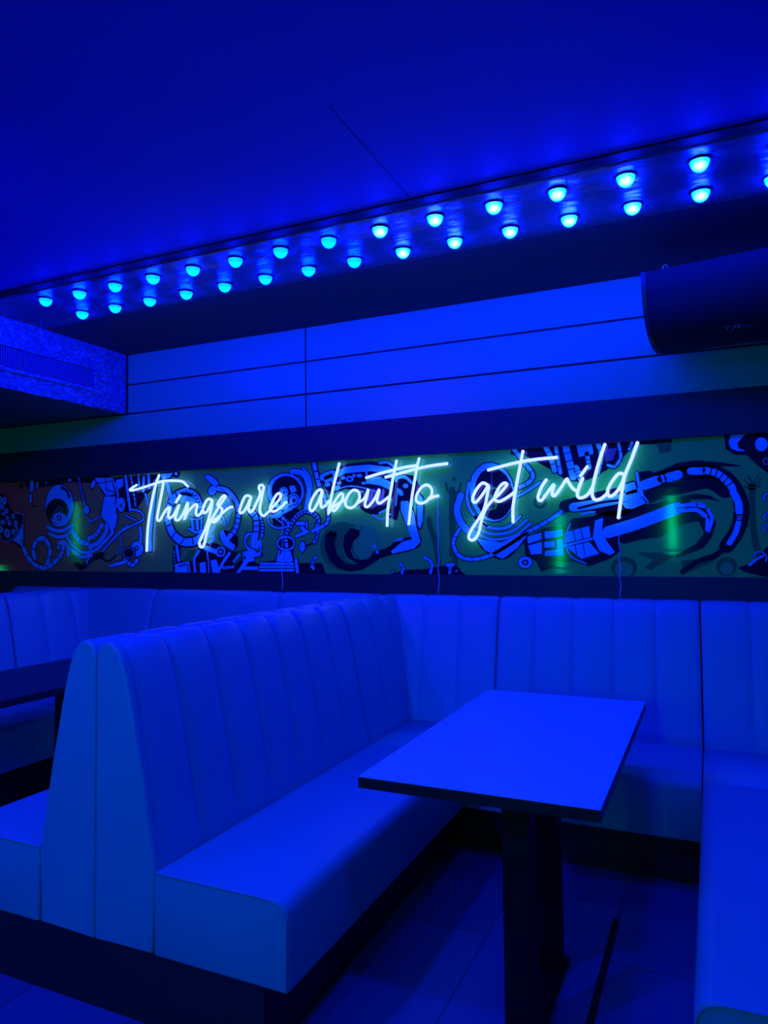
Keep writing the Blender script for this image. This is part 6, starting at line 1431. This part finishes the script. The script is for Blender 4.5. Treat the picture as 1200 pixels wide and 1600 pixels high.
SIGN = {
'things are': {
 'Things': [
  [(-3.79,1.895),(-3.849,1.868),(-3.84,1.857),(-3.74,1.872),(-3.609,1.9),(-3.534,1.912),(-3.418,1.908),(-3.366,1.897),(-3.34,1.876),(-3.322,1.863)],
  [(-3.582,1.958),(-3.609,1.9),(-3.641,1.8),(-3.673,1.658),(-3.689,1.541),(-3.694,1.414)],
  [(-3.543,1.901),(-3.56,1.823),(-3.585,1.723),(-3.599,1.656),(-3.595,1.633),(-3.574,1.634),(-3.549,1.668),(-3.521,1.704),(-3.496,1.724),(-3.486,1.716),(-3.496,1.687),(-3.499,1.658),(-3.485,1.645),(-3.459,1.661),(-3.428,1.697),(-3.402,1.738),(-3.423,1.685),(-3.436,1.644),(-3.422,1.629),(-3.396,1.639),(-3.36,1.683),(-3.326,1.752),(-3.336,1.691),(-3.355,1.634),(-3.329,1.682),(-3.283,1.722),(-3.255,1.737),(-3.244,1.725),(-3.253,1.688),(-3.25,1.664),(-3.23,1.659),(-3.202,1.687),(-3.19,1.711)],
  [(-3.392,1.806),(-3.433,1.753)],
  [(-3.114,1.759),(-3.142,1.77),(-3.167,1.755),(-3.19,1.711),(-3.192,1.687),(-3.177,1.674),(-3.152,1.694),(-3.127,1.733),(-3.114,1.759),(-3.124,1.701),(-3.147,1.629),(-3.177,1.557),(-3.21,1.501),(-3.224,1.469),(-3.217,1.444),(-3.197,1.44),(-3.18,1.468),(-3.167,1.516),(-3.15,1.568),(-3.127,1.62),(-3.092,1.668),(-3.053,1.719),(-3.018,1.762),(-3.004,1.783),(-3.025,1.786),(-3.058,1.751),(-3.07,1.725),(-3.051,1.711),(-3.033,1.697),(-3.038,1.666),(-3.063,1.631),(-3.092,1.61),(-3.114,1.612),(-3.108,1.624),(-3.072,1.638),(-3.028,1.67),(-2.975,1.704),(-2.946,1.709)],
 ],
 'are': [
  [(-2.794,1.769),(-2.814,1.78),(-2.841,1.777),(-2.866,1.739),(-2.885,1.692),(-2.885,1.669),(-2.86,1.671),(-2.826,1.711),(-2.794,1.769),(-2.809,1.726),(-2.816,1.69),(-2.804,1.671),(-2.779,1.684),(-2.752,1.73),(-2.727,1.775),(-2.722,1.806),(-2.732,1.825),(-2.727,1.844),(-2.705,1.846),(-2.695,1.83),(-2.703,1.795),(-2.715,1.744),(-2.726,1.693),(-2.718,1.657),(-2.696,1.643),(-2.669,1.659),(-2.615,1.705),(-2.575,1.744),(-2.561,1.771),(-2.577,1.787),(-2.602,1.77),(-2.633,1.721),(-2.645,1.685),(-2.627,1.67),(-2.597,1.674),(-2.549,1.703),(-2.528,1.725),(-2.516,1.724)],
 ],
},
'about to': {
 'about': [
  [(-2.252,1.793),(-2.277,1.796),(-2.308,1.766),(-2.332,1.727),(-2.344,1.687),(-2.334,1.664),(-2.312,1.674),(-2.278,1.725),(-2.249,1.79),(-2.257,1.75),(-2.263,1.706),(-2.253,1.684),(-2.227,1.698),(-2.202,1.726)],
  [(-2.126,1.96),(-2.146,1.895),(-2.171,1.809),(-2.192,1.722),(-2.208,1.643),(-2.187,1.682),(-2.157,1.725),(-2.122,1.765),(-2.103,1.761),(-2.108,1.728),(-2.138,1.685),(-2.163,1.661),(-2.179,1.667),(-2.168,1.686),(-2.123,1.711),(-2.083,1.727)],
  [(-2.005,1.783),(-2.034,1.784),(-2.065,1.757),(-2.085,1.718),(-2.079,1.687),(-2.05,1.675),(-2.016,1.69),(-1.988,1.732),(-1.991,1.768),(-2.01,1.785)],
  [(-1.996,1.706),(-1.958,1.727),(-1.938,1.756),(-1.924,1.788),(-1.937,1.739),(-1.95,1.696),(-1.944,1.679),(-1.92,1.685),(-1.882,1.728),(-1.851,1.782),(-1.863,1.736),(-1.866,1.711),(-1.852,1.697),(-1.826,1.709),(-1.784,1.737)],
  [(-1.732,1.955),(-1.754,1.867),(-1.774,1.767),(-1.794,1.666),(-1.801,1.556)],
  [(-1.942,1.858),(-1.861,1.877),(-1.768,1.895),(-1.676,1.91),(-1.604,1.916)],
 ],
 'to': [
  [(-1.585,1.96),(-1.599,1.91),(-1.618,1.819),(-1.638,1.711),(-1.658,1.563)],
  [(-1.81,1.855),(-1.713,1.874),(-1.613,1.894),(-1.515,1.909),(-1.406,1.917)],
  [(-1.543,1.799),(-1.577,1.78),(-1.604,1.739),(-1.607,1.706),(-1.584,1.689),(-1.549,1.696),(-1.513,1.727),(-1.507,1.764),(-1.525,1.791),(-1.552,1.798)],
  [(-1.531,1.717),(-1.513,1.717),(-1.491,1.726),(-1.465,1.73)],
 ],
},
'get wild': {
 'get': [
  [(-1.16,1.776),(-1.193,1.793),(-1.224,1.769),(-1.25,1.726),(-1.256,1.692),(-1.236,1.684),(-1.199,1.724),(-1.16,1.776),(-1.169,1.723),(-1.188,1.645),(-1.222,1.587),(-1.264,1.529),(-1.283,1.49),(-1.275,1.468),(-1.249,1.47),(-1.223,1.509),(-1.202,1.587),(-1.178,1.645),(-1.139,1.691),(-1.099,1.725),(-1.063,1.763),(-1.053,1.779),(-1.068,1.787),(-1.093,1.769),(-1.119,1.726),(-1.124,1.697),(-1.104,1.683),(-1.069,1.695),(-1.025,1.722),(-1.008,1.736)],
  [(-0.957,1.965),(-0.973,1.889),(-0.994,1.793),(-1.012,1.698),(-1.021,1.64),(-1.021,1.561)],
  [(-1.164,1.865),(-1.066,1.886),(-0.968,1.903),(-0.871,1.912),(-0.767,1.915)],
 ],
 'wild': [
  [(-0.828,1.797),(-0.855,1.759),(-0.875,1.712),(-0.876,1.688),(-0.859,1.681),(-0.828,1.719),(-0.789,1.767),(-0.798,1.728),(-0.798,1.709),(-0.784,1.706),(-0.752,1.745),(-0.719,1.793),(-0.71,1.776),(-0.688,1.742),(-0.663,1.727),(-0.647,1.759),(-0.632,1.794),(-0.649,1.759),(-0.663,1.713),(-0.657,1.69),(-0.635,1.689),(-0.607,1.706),(-0.58,1.747)],
  [(-0.606,1.857),(-0.646,1.805)],
  [(-0.512,1.973),(-0.541,1.892),(-0.565,1.811),(-0.584,1.728),(-0.583,1.692),(-0.568,1.674),(-0.537,1.681),(-0.501,1.711)],
  [(-0.42,1.805),(-0.446,1.809),(-0.477,1.774),(-0.5,1.734),(-0.505,1.702),(-0.488,1.69),(-0.457,1.714),(-0.43,1.758),(-0.416,1.799)],
  [(-0.346,1.971),(-0.379,1.883),(-0.413,1.803),(-0.426,1.749),(-0.441,1.65),(-0.453,1.571)],
 ],
},
}
# ------------------------------------------------------------------ mural
YM = 4.020
def build_mural():
    bm = bmesh.new()
    order = ['G0'] + [k for k in INK if k != 'G0']
    idx = {k: i for i, k in enumerate(order)}
    prio = {'S': -2, 'G': -2, 'T': -1, 'k': 0, 'K': 0}
    box(bm, XL, XR, YM, YW + 0.01, 1.255, 1.99)
    for f in bm.faces:
        f.material_index = 0
    def cl(p):
        return (p[0], min(1.985, max(1.258, p[1])))
    def poly(pts, y, mi):
        pts = [cl(p) for p in pts]
        vs = [Vector((p[0], p[1], 0)) for p in pts]
        tris = tessellate_polygon([vs])
        bv = [bm.verts.new((p[0], y, p[1])) for p in pts]
        for a, b, c in tris:
            va, vb, vc = vs[a], vs[b], vs[c]
            cr = (vb - va).cross(vc - va).z
            if abs(cr) < 1e-9:
                continue
            try:
                f = bm.faces.new((bv[a], bv[b], bv[c]) if cr > 0 else (bv[a], bv[c], bv[b]))
                f.material_index = mi
            except ValueError:
                pass
    def stroke(pts, wd, y, mi, smooth=True, caps=True):
        P = catmull([(p[0], p[1], 0) for p in pts], 5) if smooth else [Vector((p[0], p[1], 0)) for p in pts]
        q = [P[0]]
        for p in P[1:]:
            if (p - q[-1]).length > 1e-4:
                q.append(p)
        P = q
        if len(P) < 2:
            return
        L, R = [], []
        for i, p in enumerate(P):
            t = (P[min(i + 1, len(P) - 1)] - P[max(i - 1, 0)])
            if t.length < 1e-6:
                t = Vector((1, 0, 0))
            t.normalize()
            n = Vector((-t.y, t.x, 0)) * wd / 2
            a, b = cl(p + n), cl(p - n)
            L.append(bm.verts.new((a[0], y, a[1])))
            R.append(bm.verts.new((b[0], y, b[1])))
        for i in range(len(P) - 1):
            f = bm.faces.new((L[i], R[i], R[i + 1], L[i + 1]))
            f.material_index = mi
        if caps:
            for e, d in ((0, P[0] - P[1]), (-1, P[-1] - P[-2])):
                d.normalize()
                n = Vector((-d.y, d.x, 0))
                fan = [P[e] + (n * math.cos(a) + d * math.sin(a)) * wd / 2 for a in [math.pi * k / 5 for k in range(6)]]
                fv = [bm.verts.new((cl(p)[0], y - 0.00004, cl(p)[1])) for p in fan]
                try:
                    f = bm.faces.new(fv)
                    f.material_index = mi
                except ValueError:
                    pass
    # the printed design repeats along the strip
    runs = list(ART)
    for dx in (5.62, -5.62):
        for (t, layer, m, wd, pts) in ART:
            q = [(p[0] + dx, p[1]) for p in pts]
            if all(XL + 0.05 < p[0] < XR - 0.05 for p in q) and (min(p[0] for p in q) > 0.33 or max(p[0] for p in q) < -5.36):
                runs.append((t, layer, m, wd, q))
    for n, (t, layer, m, wd, pts) in enumerate(runs):
        lv = (layer + 1) * 4 + prio.get(m, 1)
        y = YM - 0.00022 * lv - 0.00000003 * n
        if t == 'p':
            poly(pts, y, idx[m])
        elif t == 's':
            stroke(pts, wd, y, idx[m])
        else:
            stroke(pts, wd, y, idx[m], False, False)
    o = link('wall_mural', bm, [INK[k] for k in order], smooth=False, recalc=False)
    return tag(o, 'long glossy mural strip of cartoon machines and tentacles on a green ground', 'mural')
build_mural()

# ------------------------------------------------------------------ neon signs
YS = 3.985
cable_x = {'things are': (-2.555, 1.66), 'about to': (-1.472, 1.700), 'get wild': (-0.452, 1.525)}
for k, words in SIGN.items():
    nice = {'things are': 'Things are', 'about to': 'about to', 'get wild': 'get wild'}[k]
    cx, cz = cable_x[k]
    t = thing('neon_sign', 'glowing white script neon sign reading "%s" in front of the mural' % nice, 'neon sign', (cx, YS, 1.6))
    for wname, strokes in words.items():
        bm = bmesh.new()
        for s in strokes:
            P = catmull([(x - cx, 0, z - 1.6) for x, z in s], 5)
            tube(bm, P, 0.0088, 8)
        o = link('neon_tube', bm, M['neon'], t)
        o['label'] = 'glowing tube word "%s"' % wname
        # clear standoffs to the mural, each a part of its own
        for s in strokes:
            if len(s) < 3:
                continue
            for j in (len(s) // 5, (4 * len(s)) // 5):
                x, z = s[j]
                bm = bmesh.new()
                tube(bm, [(x - cx, 0.0, z - 1.6), (x - cx, YM - 0.002 - YS, z - 1.6)], 0.0025, 6)
                link('standoff', bm, M['cable'], t)
    bm = bmesh.new()
    P = []
    for j in range(16):
        z = cz + (1.152 - cz) * j / 15
        P.append((0.004 * math.sin(j * 1.7 + cx) * min(1, j / 3), 0.004, z - 1.6))
    tube(bm, P, 0.0028, 6)
    link('power_cable', bm, M['cable'], t)

# ------------------------------------------------------------------ air duct, upper left
t = thing('air_duct', 'foil-wrapped air duct box under the ceiling in the upper left corner', 'duct', (-3.93, 4.03, 2.43))
bm = bmesh.new()
L0, dz = 4.9, CEIL - 2.43 - 0.001
n1, n2 = 90, 8
Vv = [[None] * (n2 + 1) for _ in range(n1 + 1)]
random.seed(3)
for i in range(n1 + 1):
    for j in range(n2 + 1):
        e = 0 if j in (0, n2) else 1
        Vv[i][j] = bm.verts.new((random.uniform(-0.004, 0.003) * e, -0.004 - L0 * i / n1, dz * j / n2 + (random.uniform(-0.004, 0.004) if j == 0 else 0)))
for i in range(n1):
    for j in range(n2):
        bm.faces.new((Vv[i][j], Vv[i + 1][j], Vv[i + 1][j + 1], Vv[i][j + 1]))
link('foil_side', bm, M['foil'], t)
bm = bmesh.new()
box(bm, -4.3, -0.006, -L0, -0.004, 0.002, dz)
link('duct_body', bm, M['duct_under'], t, smooth=False)
# corner tape seams of the foil
bm = bmesh.new()
random.seed(5)
P = [(0.003 + random.uniform(-.001, .002), -0.02 - (L0 - 0.03) * i / 160, 0.004 + random.uniform(-0.003, 0.003)) for i in range(161)]
tube(bm, P, 0.005, 5)
P = [(0.004, -0.115 + random.uniform(-0.002, 0.002), 0.01 + (dz - 0.02) * i / 30) for i in range(31)]
tube(bm, P, 0.004, 5)
link('foil_seam', bm, M['foil'], t)
bm = bmesh.new()
box(bm, 0.001, 0.010, -0.012, -0.003, 0.0, dz)
link('wall_edge', bm, M['black'], t, smooth=False)
gy0, gy1, gz0, gz1 = 2.20 - 4.03, 3.70 - 4.03, 2.560 - 2.43, 2.690 - 2.43
gr = bmesh.new()
fw_ = 0.022
for a in ((gy0 - fw_, gy1 + fw_, gz1, gz1 + 0.018), (gy0 - fw_, gy1 + fw_, gz0 - 0.024, gz0), (gy0 - fw_, gy0, gz0, gz1), (gy1, gy1 + fw_, gz0, gz1)):
    box(gr, 0.004, 0.022, a[0], a[1], a[2], a[3], bev=0.003)
g_o = link('vent_frame', gr, M['foil'], t, smooth=False)
bm = bmesh.new(); box(bm, 0.003, 0.006, gy0, gy1, gz0, gz1)
link('vent_backing', bm, M['black'], g_o, smooth=False)
bm = bmesh.new()
n = 94
for i in range(1, n):
    yy = gy0 + (gy1 - gy0) * i / n
    box(bm, 0.009, 0.012, yy - 0.0018, yy + 0.0018, gz0, gz1)
for j in range(1, 9):
    zz = gz0 + (gz1 - gz0) * j / 9
    box(bm, 0.0085, 0.0125, gy0, gy1, zz - 0.0016, zz + 0.0016)
link('vent_mesh', bm, M['vent_wire'], g_o, smooth=False)

# ------------------------------------------------------------------ loudspeaker, upper right
ang = -math.radians(8)
t = thing('wall_speaker', 'long black loudspeaker with curved perforated grille hung below the dark ceiling', 'loudspeaker', (-0.27, 3.48, 2.38), ang)
SP = [(0.0, 0.31), (0.008, 0.22), (0.040, 0.125), (0.095, 0.055), (0.17, 0.018), (0.25, 0.002), (0.34, 0.0)]
SPS = [tuple(p) for p in catmull(SP, 5)]
W_ = 0.80
def prof_solid(x0, x1, grow):
    bm = bmesh.new()
    pr = [(y - grow, z - grow * (1 if z < 0.2 else -0.3)) for y, z in SPS] + [(0.44, 0.05), (0.44, 0.31)]
    A_ = [bm.verts.new((x0, y, z)) for y, z in pr]
    B_ = [bm.verts.new((x1, y, z)) for y, z in pr]
    n = len(pr)
    for i in range(n):
        bm.faces.new((A_[i], A_[(i + 1) % n], B_[(i + 1) % n], B_[i]))
    bm.faces.new(A_); bm.faces.new(B_)
    return bm
link('cabinet', prof_solid(0.022, W_ - 0.022, -0.003), M['cone'], t, smooth=False)
for xa in (0.0, W_ - 0.021):
    link('end_cap', prof_solid(xa, xa + 0.021, 0.001), M['cone'], t, smooth=False)
# grille sheet with its own UVs measured in metres
bm = bmesh.new()
uvl = bm.loops.layers.uv.new('UVMap')
s = 0.0
cum = [0.0]
for a, b in zip(SPS, SPS[1:]):
    s += math.hypot(b[0] - a[0], b[1] - a[1])
    cum.append(s)
nxx = 8
gx0, gx1 = 0.024, W_ - 0.024
grid = [[bm.verts.new((gx0 + (gx1 - gx0) * i / nxx, y - 0.001, z - 0.001)) for (y, z) in SPS] for i in range(nxx + 1)]
for i in range(nxx):
    for j in range(len(SPS) - 1):
        f = bm.faces.new((grid[i][j], grid[i][j + 1], grid[i + 1][j + 1], grid[i + 1][j]))
        for lp, (ii, jj) in zip(f.loops, ((i, j), (i, j + 1), (i + 1, j + 1), (i + 1, j))):
            lp[uvl].uv = (gx0 + (gx1 - gx0) * ii / nxx, cum[jj])
grille = link('grille', bm, M['grille'], t)
# small signature badge on the lower grille
LOGO = [[(-0.055, 0.010), (-0.042, 0.012), (-0.032, 0.010), (-0.044, 0.000), (-0.046, -0.010), (-0.036, -0.014), (-0.022, -0.006), (-0.012, 0.010), (-0.020, 0.012), (-0.002, 0.014), (0.012, 0.016)],
        [(-0.006, 0.014), (-0.016, -0.006)], [(0.006, 0.012), (-0.002, -0.004), (0.010, 0.008), (0.012, -0.002), (0.022, 0.006), (0.026, -0.001), (0.040, 0.000), (0.056, 0.003)]]
bm = bmesh.new()
def on_surface(d):
    for k in range(len(cum) - 1):
        if cum[k] <= d <= cum[k + 1]:
            f_ = (d - cum[k]) / (cum[k + 1] - cum[k])
            return SPS[k][0] + f_ * (SPS[k + 1][0] - SPS[k][0]), SPS[k][1] + f_ * (SPS[k + 1][1] - SPS[k][1])
    return SPS[-1]
LX, LD = 0.385, 0.335
for st_ in LOGO:
    P = []
    for a, b in catmull([(p[0], p[1], 0) for p in st_], 4) and [(v.x, v.y) for v in catmull([(p[0], p[1], 0) for p in st_], 4)]:
        y, z = on_surface(LD - b * 1.25)
        P.append((LX + a, y - 0.0035, z - 0.0035))
    tube(bm, P, 0.0011, 5)
link('badge', bm, M['chrome'], t)
# hanging shackle and rod
bm = bmesh.new()
px_, py_ = 0.085, 0.12
tube(bm, [(px_, py_, 0.30), (px_, py_, 0.330)], 0.006, 8)
ring_pts = [(px_ + 0.012 * math.cos(a), py_, 0.350 + 0.020 * math.sin(a)) for a in [2 * math.pi * k / 16 for k in range(17)]]
tube(bm, ring_pts, 0.0035, 6, caps=False)
link('shackle', bm, M['chrome'], t)
bm = bmesh.new()
tube(bm, [(px_, py_, 0.372), (px_, py_, CEIL - 2.38)], 0.003, 6)
tube(bm, [(W_ - 0.09, py_, 0.30), (W_ - 0.09, py_, CEIL - 2.38)], 0.004, 6)
link('hanging_rod', bm, M['black'], t)
